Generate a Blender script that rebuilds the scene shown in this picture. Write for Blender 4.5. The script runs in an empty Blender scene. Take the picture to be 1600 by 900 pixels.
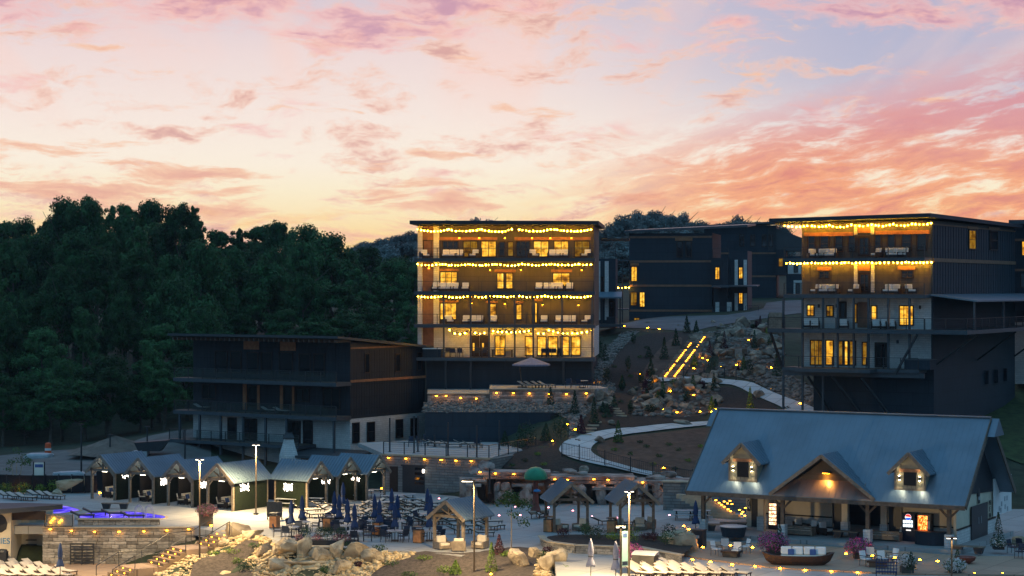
import bpy, math, random
import numpy as np
from mathutils import Vector, Matrix
from mathutils.geometry import delaunay_2d_cdt
random.seed(7); np.random.seed(7)
R = math.radians
F = 3111.1; H = 18.0            # focal length in photo pixels, camera height above the pool deck
sc = bpy.context.scene
COL = sc.collection

# ------------------------------------------------------------ camera
cd = bpy.data.cameras.new('camera'); cam = bpy.data.objects.new('camera', cd); COL.objects.link(cam)
cd.lens = 70.0; cd.sensor_width = 36.0; cd.clip_start = 1.0; cd.clip_end = 20000.0
cam.location = (0, 0, H); cam.rotation_euler = (R(90), 0, 0)
sc.camera = cam
sc.view_settings.view_transform = 'Standard'; sc.view_settings.look = 'None'
sc.view_settings.exposure = 0.0; sc.view_settings.gamma = 1.0
sc.cycles.use_denoising = True
sc.cycles.max_bounces = 5; sc.cycles.diffuse_bounces = 3; sc.cycles.glossy_bounces = 2
sc.cycles.transmission_bounces = 2; sc.cycles.volume_bounces = 0; sc.cycles.transparent_max_bounces = 8
sc.cycles.sample_clamp_indirect = 3.0
sc.cycles.use_light_tree = True
sc.cycles.caustics_reflective = False; sc.cycles.caustics_refractive = False

# ------------------------------------------------------------ sky
def lin(c):
    return tuple(((x/255.0)/12.92 if x/255.0 <= 0.04045 else ((x/255.0+0.055)/1.055)**2.4) for x in c)
class NG:
    def __init__(s, tree): s.t = tree; s.n = tree.nodes; s.l = tree.links
    def new(s, typ, **kw):
        n = s.n.new(typ)
        for k, v in kw.items(): setattr(n, k, v)
        return n
    def put(s, node, idx, v):
        if v is None: return
        if hasattr(v, 'is_output') or isinstance(v, bpy.types.NodeSocket): s.l.new(v, node.inputs[idx])
        else: node.inputs[idx].default_value = v
    def math(s, op, a, b=None, c=None, clamp=False):
        n = s.new('ShaderNodeMath', operation=op); n.use_clamp = clamp
        s.put(n, 0, a); s.put(n, 1, b); s.put(n, 2, c); return n.outputs[0]
    def comb(s, x, y, z=0.0):
        n = s.new('ShaderNodeCombineXYZ'); s.put(n, 0, x); s.put(n, 1, y); s.put(n, 2, z); return n.outputs[0]
    def mix(s, f, a, b, blend='MIX'):
        n = s.new('ShaderNodeMix', data_type='RGBA', blend_type=blend)
        n.clamp_factor = True
        s.put(n, 0, f)
        for i, v in ((6, a), (7, b)):
            if isinstance(v, tuple) and len(v) == 3: v = v + (1.0,)
            s.put(n, i, v)
        return n.outputs[2]
    def ramp(s, f, stops, interp='LINEAR'):
        n = s.new('ShaderNodeValToRGB'); cr = n.color_ramp; cr.interpolation = interp
        while len(cr.elements) > 1: cr.elements.remove(cr.elements[-1])
        cr.elements[0].position = stops[0][0]; cr.elements[0].color = tuple(stops[0][1]) + (1.0,)
        for p, c in stops[1:]:
            e = cr.elements.new(p); e.color = tuple(c) + (1.0,)
        s.put(n, 0, f); return n.outputs[0]
    def noise(s, vec, scale, detail=4.0, rough=0.5, dist=0.0):
        n = s.new('ShaderNodeTexNoise'); s.put(n, 'Vector', vec)
        n.inputs['Scale'].default_value = scale; n.inputs['Detail'].default_value = detail
        n.inputs['Roughness'].default_value = rough; n.inputs['Distortion'].default_value = dist
        return n.outputs[0]
    def sstep(s, v, a, b):
        n = s.new('ShaderNodeMapRange', interpolation_type='SMOOTHSTEP')
        s.put(n, 0, v); n.inputs[1].default_value = a; n.inputs[2].default_value = b
        n.inputs[3].default_value = 0.0; n.inputs[4].default_value = 1.0
        return n.outputs[0]

world = bpy.data.worlds.new('World'); sc.world = world; world.use_nodes = True
def build_world():
    t = world.node_tree; t.nodes.clear(); g = NG(t)
    out = g.new('ShaderNodeOutputWorld'); bg = g.new('ShaderNodeBackground')
    t.links.new(bg.outputs[0], out.inputs[0])
    tc = g.new('ShaderNodeTexCoord'); sep = g.new('ShaderNodeSeparateXYZ'); t.links.new(tc.outputs['Generated'], sep.inputs[0])
    X, Y, Z = sep.outputs
    az = g.math('ARCTAN2', X, Y)                      # 0 = towards the sunset
    el = g.math('ARCSINE', Z)
    # domain in "photo like" units: a,e grow by 1 over 0.1 rad; the frame spans a = -2.5..2.5, e = 0..1.45
    a = g.math('MULTIPLY', az, 10.0); e = g.math('MULTIPLY', el, 10.0)
    base = g.ramp(g.math('DIVIDE', el, 1.5708), [
        (0.0, lin((250, 190, 130))), (0.015, lin((255, 216, 152))), (0.021, lin((255, 230, 180))), (0.030, lin((255, 240, 206))), (0.040, lin((255, 242, 224))),
        (0.054, lin((250, 234, 224))), (0.075, lin((240, 220, 218))), (0.095, lin((214, 200, 212))),
        (0.22, (.28,.45,.68)), (0.45, (.20,.48,.80)), (1.0, (.24,.56,.92))])
    right = g.sstep(a, -0.2, 2.0)
    hi = g.sstep(e, 0.60, 1.15)
    base = g.mix(g.math('MULTIPLY', g.math('MULTIPLY', right, hi), 0.75), base, lin((160, 172, 206)))
    # soft streaks fanning up from the horizon
    fan = g.comb(g.math('DIVIDE', g.math('ADD', a, 0.5), g.math('ADD', e, 1.4)), g.math('MULTIPLY', e, 0.12), 3.0)
    veil = g.sstep(g.noise(fan, 5.0, 3.0, 0.5, 0.2), 0.45, 0.70)
    base = g.mix(g.math('MULTIPLY', veil, g.math('MULTIPLY', hi, 0.45)), base, lin((255, 214, 200)))
    wob = g.math('MULTIPLY', g.math('SUBTRACT', g.noise(g.comb(a, g.math('MULTIPLY', e, 2.0), 1.0), 2.0, 4.0), 0.5), 0.5)
    def bank(ox, oz, sx, sy, shear, scale, lo, hi_, bias, fine_s, fine_w):
        x = g.math('ADD', g.math('MULTIPLY', a, sx), g.math('MULTIPLY', e, shear)); y = g.math('ADD', g.math('ADD', g.math('MULTIPLY', e, sy), g.math('MULTIPLY', a, ox)), wob)
        v = g.comb(x, y, oz); n = g.noise(v, scale, 9.0, 0.62, 0.15)
        f = g.noise(g.comb(g.math('MULTIPLY', x, 1.6), g.math('MULTIPLY', y, 1.8), oz+5), fine_s, 8.0, 0.68, 0.2)
        n = g.math('ADD', n, g.math('MULTIPLY', g.math('SUBTRACT', f, 0.5), fine_w))
        n = g.math('ADD', n, bias) if bias is not None else n
        return n, g.sstep(n, lo, hi_)
    # pale salmon puffs of the middle sky
    n0, m0 = bank(-0.15, 31.0, 0.8, 2.3, 0.3, 2.1, 0.50, 0.64, None, 5.0, 0.32)
    c0 = g.mix(g.sstep(n0, 0.56, 0.70), lin((248, 204, 184)), lin((218, 164, 158)))
    base = g.mix(g.math('MULTIPLY', m0, 0.9), base, c0)
    # rosy veil along the top of the picture
    bt = g.math('MULTIPLY', g.sstep(e, 0.95, 1.45), 0.19)
    n1, m1 = bank(0.03, 12.0, 0.75, 2.4, 0.1, 1.9, 0.58, 0.76, bt, 4.0, 0.22)
    c1 = g.mix(g.sstep(n1, 0.68, 0.82), lin((248, 192, 186)), lin((204, 150, 172)))
    base = g.mix(g.math('MULTIPLY', m1, 0.85), base, c1)
    # low bank over the wood on the left, peach fading into yellow
    bl = g.math('MULTIPLY', g.math('MULTIPLY', g.sstep(e, 0.78, 0.52), g.sstep(a, 0.9, -1.6)), 0.16)
    n3, m3 = bank(0.10, 44.0, 0.6, 3.4, 0.0, 2.2, 0.60, 0.70, bl, 4.0, 0.22)
    base = g.mix(g.math('MULTIPLY', m3, 0.85), base, g.mix(g.sstep(n3, .66, .80), lin((250, 200, 168)), lin((234, 168, 150))))
    # wide rippled sheet low on the right
    reg = g.math('MULTIPLY', g.sstep(g.math('SUBTRACT', a, g.math('MULTIPLY', e, 0.3)), -0.3, 1.1), g.sstep(g.math('SUBTRACT', e, g.math('MULTIPLY', a, 0.20)), 0.78, 0.40))
    n2, m2 = bank(-0.55, 4.0, 0.9, 3.6, -0.3, 3.0, 0.37, 0.58, g.math('MULTIPLY', reg, 0.06), 6.0, 0.36)
    c2 = g.mix(g.sstep(n2, 0.52, 0.76), lin((250, 170, 124)), lin((226, 138, 122)))
    c2 = g.mix(g.sstep(e, 0.5, 0.95), c2, lin((220, 152, 160)))
    base = g.mix(g.math('MULTIPLY', g.math('MULTIPLY', m2, reg), 0.92), base, c2)
    # gold edge just above the horizon
    n4, m4 = bank(0.0, 60.0, 0.8, 3.8, 0.0, 2.6, 0.52, 0.64, None, 4.0, 0.25)
    base = g.mix(g.math('MULTIPLY', g.math('MULTIPLY', m4, g.sstep(e, 0.50, 0.26)), 0.6), base, lin((255, 206, 142)))
    # away from the sunset the sky is plain dusk blue
    dusk = g.ramp(g.math('DIVIDE', el, 1.5708), [(0.0, (.14,.28,.44)), (0.15, (.16,.35,.56)), (0.5, (.17,.44,.74)), (1.0, (.24,.56,.92))])
    away = g.sstep(Y, 0.93, 0.30)
    col = g.mix(away, base, dusk)
    below = g.sstep(Z, 0.0, -0.02)
    col = g.mix(below, col, (0.01, 0.014, 0.016))
    t.links.new(col, bg.inputs[0]); bg.inputs[1].default_value = 1.0
build_world()
world.cycles.sampling_method = 'MANUAL'; world.cycles.sample_map_resolution = 512
# the last light: sun already behind the wooded ridge, so it only carries a trace of warmth
sl = bpy.data.lights.new('sun', 'SUN'); sl.energy = 0.06; sl.angle = R(15); sl.color = (1.0, 0.72, 0.5)
so = bpy.data.objects.new('sun', sl); COL.objects.link(so); so.rotation_euler = (R(84), 0, R(176))

# ------------------------------------------------------------ helpers
def at(px, py, d): return Vector(((px-800)*d/F, d, H-(py-450)*d/F))
def gr(px, py, z=0.0): return at(px, py, F*(H-z)/(py-450.0))
def scr(p): return (800+p[0]*F/p[1], 450+(H-p[2])*F/p[1])

class MB:
    def __init__(s): s.v = []; s.f = []
    def add(s, vs, fs):
        b = len(s.v); s.v += [tuple(x) for x in vs]; s.f += [tuple(i+b for i in f) for f in fs]; return s
    def bx(s, x0, x1, y0, y1, z0, z1):
        if x0 > x1: x0, x1 = x1, x0
        if y0 > y1: y0, y1 = y1, y0
        if z0 > z1: z0, z1 = z1, z0
        return s.add([(x0,y0,z0),(x1,y0,z0),(x1,y1,z0),(x0,y1,z0),(x0,y0,z1),(x1,y0,z1),(x1,y1,z1),(x0,y1,z1)],
            [(0,3,2,1),(4,5,6,7),(0,1,5,4),(1,2,6,5),(2,3,7,6),(3,0,4,7)])
    def box(s, c, sz, rz=0.0):
        M = Matrix.Rotation(rz, 3, 'Z'); c = Vector(c); h = [k/2 for k in sz]
        vs = [c + M @ Vector((a*h[0], b*h[1], e*h[2])) for e in (-1,1) for a, b in ((-1,-1),(1,-1),(1,1),(-1,1))]
        return s.add(vs, [(0,3,2,1),(4,5,6,7),(0,1,5,4),(1,2,6,5),(2,3,7,6),(3,0,4,7)])
    def beam(s, p, q, w, h=None, up=(0,0,1)):
        h = h or w; p = Vector(p); q = Vector(q); d = (q-p)
        if d.length < 1e-6: return s
        d.normalize(); u = Vector(up)
        if abs(d.dot(u)) > 0.99: u = Vector((0,1,0))
        a = d.cross(u).normalized()*w/2; b = a.cross(d).normalized()*h/2
        vs = [p-a-b, p+a-b, p+a+b, p-a+b, q-a-b, q+a-b, q+a+b, q-a+b]
        return s.add(vs, [(0,1,2,3),(7,6,5,4),(1,0,4,5),(2,1,5,6),(3,2,6,7),(0,3,7,4)])
    def tube(s, p, q, r, r2=None, n=8):
        r2 = r if r2 is None else r2; p = Vector(p); q = Vector(q); d = (q-p).normalized()
        u = Vector((0,0,1)) if abs(d.z) < 0.9 else Vector((1,0,0))
        a = d.cross(u).normalized(); b = a.cross(d).normalized()
        vs = []
        for c, rr in ((p, r), (q, r2)):
            for i in range(n):
                t = 2*math.pi*i/n; vs.append(c + (a*math.cos(t)+b*math.sin(t))*rr)
        fs = [(i, (i+1)%n, n+(i+1)%n, n+i) for i in range(n)] + [tuple(range(n-1,-1,-1)), tuple(range(n, 2*n))]
        return s.add(vs, fs)
    def pipe(s, pts, r, n=6):
        for a, b in zip(pts[:-1], pts[1:]): s.tube(a, b, r, r, n)
        return s
    def prism(s, pts, vec):
        n = len(pts); v = Vector(vec); P = [Vector(p) for p in pts]
        return s.add(P + [p+v for p in P], [tuple(range(n-1,-1,-1)), tuple(range(n, 2*n))] + [(i, (i+1)%n, n+(i+1)%n, n+i) for i in range(n)])
    def lathe(s, prof, n=16, c=(0,0,0), sx=1.0, sy=1.0):
        vs = []; c = Vector(c)
        for r, z in prof:
            for i in range(n):
                t = 2*math.pi*i/n; vs.append(c + Vector((r*math.cos(t)*sx, r*math.sin(t)*sy, z)))
        fs = []
        for k in range(len(prof)-1):
            for i in range(n): fs.append((k*n+i, k*n+(i+1)%n, (k+1)*n+(i+1)%n, (k+1)*n+i))
        fs.append(tuple(range(n-1,-1,-1))); fs.append(tuple((len(prof)-1)*n+i for i in range(n)))
        return s.add(vs, fs)
    def mesh(s, name, mat, smooth=False):
        me = bpy.data.meshes.new(name); me.from_pydata(s.v, [], s.f)
        if isinstance(mat, (list, tuple)):
            for m in mat: me.materials.append(m)
        elif mat: me.materials.append(mat)
        if smooth: me.polygons.foreach_set('use_smooth', [True]*len(me.polygons))
        me.update(); return me
    def build(s, name, mat, parent=None, smooth=False, world=False, loc=None, kind=None, bevel=0):
        if parent is None and loc is None and not world:
            P = np.array(s.v); c = P.mean(0); c[2] = P[:,2].min(); loc = tuple(c); s.v = [tuple(r) for r in (P-c)]
        elif world and parent is not None:
            c = parent.location; s.v = [(a-c[0], b-c[1], e-c[2]) for a, b, e in s.v]
        o = bpy.data.objects.new(name, s.mesh(name, mat, smooth)); COL.objects.link(o)
        if parent is not None: o.parent = parent
        if loc is not None: o.location = loc
        if kind: o['kind'] = kind
        if bevel:
            m = o.modifiers.new('bevel', 'BEVEL'); m.width = bevel; m.segments = 1
        return o

def tag(o, label, cat=None, group=None, kind=None):
    if label: o['label'] = label
    if cat: o['category'] = cat
    if group: o['group'] = group
    if kind: o['kind'] = kind
    return o
def thing(name, label, cat, loc=(0,0,0), rz=0.0, group=None):
    o = bpy.data.objects.new(name, None); COL.objects.link(o); o.location = loc; o.rotation_euler = (0,0,rz)
    o.empty_display_size = 0.2
    return tag(o, label, cat, group)
def dup(o, loc=None, rz=None, label=None, scale=None, parent=None):
    c = o.copy(); COL.objects.link(c)
    if parent is not None: c.parent = parent
    if loc is not None: c.location = loc
    if rz is not None: c.rotation_euler = (0,0,rz)
    if scale is not None: c.scale = (scale,)*3 if not isinstance(scale, (tuple, list)) else scale
    if label: c['label'] = label
    for ch in list(o.children):
        dup(ch, parent=c)
    return c
def inst(name, me, parent=None, loc=(0,0,0), rz=0.0, scale=None, rot=None):
    o = bpy.data.objects.new(name, me); COL.objects.link(o)
    if parent is not None: o.parent = parent
    o.location = loc; o.rotation_euler = rot if rot else (0,0,rz)
    if scale is not None: o.scale = scale if isinstance(scale, (tuple, list)) else (scale,)*3
    return o
ORD = ['first','second','third','fourth','fifth','sixth','seventh','eighth','ninth','tenth','eleventh','twelfth','thirteenth',
 'fourteenth','fifteenth','sixteenth','seventeenth','eighteenth','nineteenth','twentieth','twenty-first','twenty-second','twenty-third',
 'twenty-fourth','twenty-fifth','twenty-sixth','twenty-seventh','twenty-eighth','twenty-ninth','thirtieth'] 
for t_, w_ in (('thirty','thirtieth'),('forty','fortieth'),('fifty','fiftieth'),('sixty','sixtieth'),('seventy','seventieth'),('eighty','eightieth'),('ninety','ninetieth')):
    ORD += ([] if t_ == 'thirty' else [w_]) + [t_+'-'+o for o in ORD[:9]]
ORD += ['hundred-and-'+o for o in ORD[:99]]
def relabel(objs, fmt, key=None):
    key = key or (lambda o: scr(o.location)[0])
    s = sorted(objs, key=key)
    for i, o in enumerate(s):
        o['label'] = fmt.format(('leftmost' if i == 0 else 'rightmost' if i == len(s)-1 else ORD[i]+' from left'))

# ------------------------------------------------------------ materials
def mat(name, col, rough=0.8, var=0.15, scale=3.0, bump=0.0, bscale=None, metal=0.0, col2=None, coord='Object', spec=0.3, obj_rand=0.0, detail=5.0):
    m = bpy.data.materials.new(name); m.use_nodes = True; t = m.node_tree; g = NG(t)
    b = t.nodes['Principled BSDF']; b.inputs['Roughness'].default_value = rough; b.inputs['Metallic'].default_value = metal
    b.inputs['Specular IOR Level'].default_value = spec
    tc = g.new('ShaderNodeTexCoord'); v = tc.outputs[coord]
    n = g.noise(v, scale, detail, 0.6)
    lo = tuple(c*(1-var) for c in col); hi = tuple(min(1, c*(1+var)) for c in col) if col2 is None else col2
    c = g.mix(g.sstep(n, 0.3, 0.7), lo, hi)
    if obj_rand:
        oi = g.new('ShaderNodeObjectInfo')
        k = g.math('ADD', g.math('MULTIPLY', oi.outputs['Random'], obj_rand*2), 1.0-obj_rand)
        c = g.mix(1.0, c, g.comb(k, k, k), 'MULTIPLY')
    t.links.new(c, b.inputs['Base Color'])
    if bump:
        bn = g.new('ShaderNodeBump'); bn.inputs['Strength'].default_value = bump; bn.inputs['Distance'].default_value = 0.05
        t.links.new(g.noise(v, bscale or scale*4, 4.0, 0.6), bn.inputs['Height']); t.links.new(bn.outputs[0], b.inputs['Normal'])
    return m
def emat(name, col, strength, var=0.0, scale=2.0):
    m = bpy.data.materials.new(name); m.use_nodes = True; t = m.node_tree; t.nodes.clear(); g = NG(t)
    o = g.new('ShaderNodeOutputMaterial'); e = g.new('ShaderNodeEmission')
    t.links.new(e.outputs[0], o.inputs[0]); e.inputs[1].default_value = strength
    if var:
        tc = g.new('ShaderNodeTexCoord'); n = g.noise(tc.outputs['Object'], scale, 3.0, 0.5)
        t.links.new(g.mix(g.sstep(n, 0.35, 0.65), tuple(c*(1-var) for c in col), col), e.inputs[0])
    else: e.inputs[0].default_value = tuple(col) + (1.0,)
    return m
def stonemat(name, cols, bw=0.5, bh=0.16, mortar=0.015, bump=0.5, mcol=(0.12,0.11,0.10), rough=0.9):
    """laid stone veneer: courses run along x+y, height along z"""
    m = bpy.data.materials.new(name); m.use_nodes = True; t = m.node_tree; g = NG(t); b = t.nodes['Principled BSDF']
    b.inputs['Roughness'].default_value = rough; b.inputs['Specular IOR Level'].default_value = 0.2
    tc = g.new('ShaderNodeTexCoord'); sp = g.new('ShaderNodeSeparateXYZ'); t.links.new(tc.outputs['Object'], sp.inputs[0])
    u = g.math('ADD', sp.outputs[0], sp.outputs[1]); v = g.comb(u, sp.outputs[2], 0.0)
    nz = g.noise(v, 1.3, 3.0, 0.5)
    br = g.new('ShaderNodeTexBrick'); t.links.new(v, br.inputs[0])
    br.inputs['Scale'].default_value = 1.0; br.inputs['Brick Width'].default_value = bw; br.inputs['Row Height'].default_value = bh
    br.inputs['Mortar Size'].default_value = mortar; br.inputs['Bias'].default_value = 0.0
    br.inputs['Color1'].default_value = cols[0]+(1,); br.inputs['Color2'].default_value = cols[1]+(1,); br.inputs['Mortar'].default_value = mcol+(1,)
    br.offset = 0.37; br.squash = 1.6; br.squash_frequency = 3
    c = g.mix(g.math('MULTIPLY', g.sstep(nz, 0.35, 0.7), 0.6), br.outputs[0], cols[2])
    f = g.noise(v, 9.0, 4.0, 0.6)
    c = g.mix(0.5, c, g.mix(f, (0.5,0.5,0.5), (1,1,1)), 'MULTIPLY')
    t.links.new(c, b.inputs['Base Color'])
    bn = g.new('ShaderNodeBump'); bn.inputs['Strength'].default_value = bump; bn.inputs['Distance'].default_value = 0.06
    t.links.new(g.math('ADD', g.math('MULTIPLY', br.outputs[1], -1.0), g.math('MULTIPLY', f, 0.6)), bn.inputs['Height'])
    t.links.new(bn.outputs[0], b.inputs['Normal'])
    return m
def pebmat(name, a, b_, c_, scale=3.5):
    m = bpy.data.materials.new(name); m.use_nodes = True; t = m.node_tree; g = NG(t); b = t.nodes['Principled BSDF']
    b.inputs['Roughness'].default_value = 0.85; b.inputs['Specular IOR Level'].default_value = 0.25
    tc = g.new('ShaderNodeTexCoord'); vo = g.new('ShaderNodeTexVoronoi'); vo.inputs['Scale'].default_value = scale
    t.links.new(tc.outputs['Object'], vo.inputs['Vector'])
    s = g.new('ShaderNodeSeparateColor'); t.links.new(vo.outputs['Color'], s.inputs[0])
    c = g.mix(s.outputs[0], a, b_); c = g.mix(g.math('MULTIPLY', s.outputs[1], 0.6), c, c_)
    f = g.noise(tc.outputs['Object'], 12.0, 3.0)
    c = g.mix(0.4, c, g.mix(f, (0.45,0.45,0.45), (1,1,1)), 'MULTIPLY')
    t.links.new(c, b.inputs['Base Color']); return m

def pavemat(name, col, bw, bh, jw, rough=.75, var=.16, jcol=.5, off=0.0, wall=False, streak=0.0):
    m = bpy.data.materials.new(name); m.use_nodes = True; t = m.node_tree; g = NG(t); b = t.nodes['Principled BSDF']
    b.inputs['Roughness'].default_value = rough; b.inputs['Specular IOR Level'].default_value = .3
    tc = g.new('ShaderNodeTexCoord'); v = tc.outputs['Object']; sp = g.new('ShaderNodeSeparateXYZ'); t.links.new(v, sp.inputs[0])
    uv = g.comb(g.math('ADD', sp.outputs[0], sp.outputs[1]), sp.outputs[2], 0.0) if wall else g.comb(g.math('SUBTRACT', g.math('MULTIPLY', sp.outputs[0], .84), g.math('MULTIPLY', sp.outputs[1], .54)), g.math('ADD', g.math('MULTIPLY', sp.outputs[0], .54), g.math('MULTIPLY', sp.outputs[1], .84)), 0.0)
    br = g.new('ShaderNodeTexBrick'); t.links.new(uv, br.inputs[0]); br.offset = off
    for k, x in (('Scale', 1.0), ('Brick Width', bw), ('Row Height', bh), ('Mortar Size', jw), ('Bias', 0.0)): br.inputs[k].default_value = x
    br.inputs['Color1'].default_value = tuple(c*1.07 for c in col)+(1,); br.inputs['Color2'].default_value = tuple(c*.90 for c in col)+(1,); br.inputs['Mortar'].default_value = tuple(c*jcol for c in col)+(1,)
    n = g.noise(v, .28, 7.0, .65, .5); k = g.math('ADD', g.math('MULTIPLY', n, var*3.2), 1-var*1.6)
    c = g.mix(1.0, br.outputs[0], g.comb(k, k, k), 'MULTIPLY')
    if streak:
        q = g.noise(g.comb(g.math('MULTIPLY', g.math('ADD', sp.outputs[0], sp.outputs[1]), 2.2), g.math('MULTIPLY', sp.outputs[2], .22), 2.0), 1.0, 4.0, .6); k2 = g.math('ADD', g.math('MULTIPLY', q, streak*2), 1-streak); c = g.mix(1.0, c, g.comb(k2, k2, k2), 'MULTIPLY')
    t.links.new(c, b.inputs['Base Color']); bn = g.new('ShaderNodeBump'); bn.inputs['Strength'].default_value = .25; bn.inputs['Distance'].default_value = .02
    t.links.new(g.math('SUBTRACT', g.noise(v, 7.0, 4.0, .6), br.outputs[1]), bn.inputs['Height']); t.links.new(bn.outputs[0], b.inputs['Normal']); return m
M = {}
M['concrete'] = pavemat('pale_concrete', (0.31,0.31,0.30), 3.2, 3.2, .035)
M['tan_concrete'] = pavemat('tan_stained_concrete', (0.32,0.225,0.155), 2.4, 2.4, .03)
M['path'] = pavemat('path_concrete', (0.46,0.46,0.45), 2.0, 2.0, .05, .8)
M['asphalt'] = mat('asphalt', (0.10,0.105,0.11), 0.8, 0.25, 0.4, 0.2, 20.0)
M['soil'] = mat('bare_soil', (0.085,0.05,0.034), 0.95, 0.3, 1.2, 0.6, 8.0)
M['mulch'] = mat('dark_mulch', (0.030,0.023,0.018), 0.95, 0.4, 4.0, 0.9, 16.0)
M['mulch_front'] = mat('brown_mulch', (0.062,0.05,0.042), 0.95, 0.4, 4.0, 0.9, 16.0)
M['dirt'] = mat('pale_dirt_road', (0.125,0.12,0.11), 0.9, 0.2, 0.5, 0.4, 6.0)
M['moundsoil'] = mat('mound_soil', (0.15,0.115,0.09), 0.95, 0.25, 1.0, 0.6, 6.0)
M['forestfloor'] = mat('forest_floor', (0.025,0.035,0.018), 0.95, 0.4, 0.8, 0.5, 4.0)
M['grass'] = mat('hillside_grass', (0.035,0.06,0.018), 0.95, 0.4, 1.2, 0.6, 10.0)
M['siding'] = pavemat('charcoal_siding', (0.020,0.025,0.032), 3.0, 1.2, .02, .6, .12, .45, .5, True, .35)
M['siding_blue'] = pavemat('navy_charcoal_siding', (0.017,0.028,0.040), 3.0, 1.2, .02, .6, .12, .45, .5, True, .35)
M['siding_brown'] = pavemat('dark_brown_siding', (0.095,0.078,0.064), 3.0, 2.4, .02, .65, .12, .6, .5, True, .3)
M['cedar'] = mat('cedar_trim', (0.30,0.13,0.06), 0.6, 0.2, 3.0, 0.1)
M['brownpanel'] = mat('brown_panel', (0.22,0.11,0.065), 0.6, 0.15, 2.0, 0.0)
M['darkmetal'] = mat('black_metal', (0.018,0.02,0.024), 0.45, 0.15, 2.0, 0.0, spec=0.5)
M['deckedge'] = mat('dark_deck_steel', (0.045,0.055,0.065), 0.5, 0.15, 2.0, 0.0, spec=0.5)
M['roofmetal'] = mat('blue_grey_metal_roof', (0.11,0.165,0.21), 0.45, 0.12, 0.35, 0.05, 0.6, metal=0.2, spec=0.5)
M['flatroof'] = mat('dark_roof_membrane', (0.05,0.055,0.06), 0.6, 0.1, 0.6)
M['whitestone'] = stonemat('white_stone_veneer', ((0.78,0.76,0.72),(0.66,0.64,0.61),(0.55,0.53,0.51)), 0.55, 0.2, 0.012, 0.5, (0.4,0.39,0.37))
M['greystone'] = stonemat('grey_stone_veneer', ((0.30,0.29,0.27),(0.20,0.195,0.185),(0.15,0.15,0.145)), 0.8, 0.24, 0.02, 0.8)
M['stone_piece'] = mat('laid_stone', (0.27,0.25,0.22), 0.9, 0.3, 2.5, 0.5, 10.0, obj_rand=0.45)
M['steptone'] = mat('brown_step_stone', (0.20,0.14,0.09), .85, .2, 1.5, .3)
M['cap'] = mat('stone_cap', (0.40,0.32,0.22), 0.8, 0.15, 1.5, 0.2)
M['mortar'] = mat('mortar', (0.10,0.095,0.09), 0.95, 0.2, 3.0, 0.3)
M['boulder'] = mat('tan_boulder', (0.33,0.25,0.16), 0.9, 0.35, 0.9, 0.6, 5.0, col2=(0.52,0.42,0.28), obj_rand=0.18)
M['boulder_grey'] = mat('grey_boulder', (0.17,0.135,0.105), 0.9, 0.35, 0.9, 0.6, 5.0, col2=(0.34,0.27,0.20), obj_rand=0.35)
M['fakerock'] = mat('sculpted_rock', (0.24,0.13,0.10), 0.85, 0.35, 0.8, 0.8, 3.0, col2=(0.40,0.34,0.30))
M['pebble_gold'] = pebmat('river_pebbles', (0.48,0.34,0.17), (0.64,0.52,0.32), (0.32,0.24,0.14))
M['pebble_grey'] = pebmat('rubble_stone', (0.17,0.14,0.12), (0.30,0.26,0.22), (0.10,0.09,0.08))
M['timber'] = mat('dark_timber', (0.11,0.085,0.065), 0.7, 0.25, 4.0, 0.1)
M['timber_light'] = mat('grey_timber', (0.20,0.16,0.12), 0.7, 0.25, 4.0, 0.1)
M['wood'] = mat('orange_wood', (0.38,0.17,0.07), 0.6, 0.2, 4.0, 0.05)
M['blackfabric'] = mat('black_fence_screen', (0.012,0.012,0.014), 0.8, 0.2, 3.0)
M['navy'] = mat('navy_canvas', (0.016,0.035,0.10), 0.8, 0.2, 4.0)
M['navydark'] = mat('dark_navy_frame', (0.012,0.022,0.045), 0.6, 0.2, 4.0)
M['greycanvas'] = mat('grey_canvas', (0.16,0.17,0.24), 0.8, 0.15, 4.0)
M['sling'] = mat('pale_sling', (0.42,0.38,0.33), 0.8, 0.1, 3.0)
M['cream'] = mat('cream_cushion', (0.62,0.55,0.44), 0.85, 0.08, 3.0)
M['white'] = mat('white_cushion', (0.75,0.72,0.68), 0.85, 0.05, 3.0)
M['bluecush'] = mat('blue_cushion', (0.05,0.10,0.26), 0.85, 0.1, 3.0)
M['wicker'] = mat('dark_wicker', (0.040,0.025,0.020), 0.6, 0.3, 12.0, 0.4, 40.0)
M['tabletop'] = mat('grey_table_top', (0.35,0.36,0.37), 0.4, 0.1, 3.0)
M['greenfab'] = mat('artificial_hedge', (0.005,0.011,0.003), 0.9, 0.5, 6.0, 0.8, 20.0)
M['rust'] = mat('planter_steel', (0.05,0.048,0.045), 0.6, 0.2, 4.0)
M['cream_wall'] = mat('cream_stucco', (0.60,0.53,0.40), 0.85, 0.08, 1.0, 0.1)
M['white_panel'] = mat('white_board', (0.66,0.66,0.64), 0.7, 0.05, 1.0)
M['mushroom'] = mat('green_fibreglass', (0.02,0.22,0.11), 0.45, 0.15, 1.5)
M['mushstem'] = mat('red_brown_trunk', (0.16,0.045,0.03), 0.6, 0.2, 2.0)
M['turq'] = mat('blue_paint', (0.03,0.20,0.45), 0.5, 0.1, 2.0)
M['glass_dark'] = mat('dark_window_glass', (0.012,0.014,0.018), 0.08, 0.2, 2.0, spec=0.6)
M['winframe'] = mat('dark_brown_frame', (0.03,0.018,0.012), 0.5, 0.2, 3.0)
M['railglass'] = None
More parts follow.
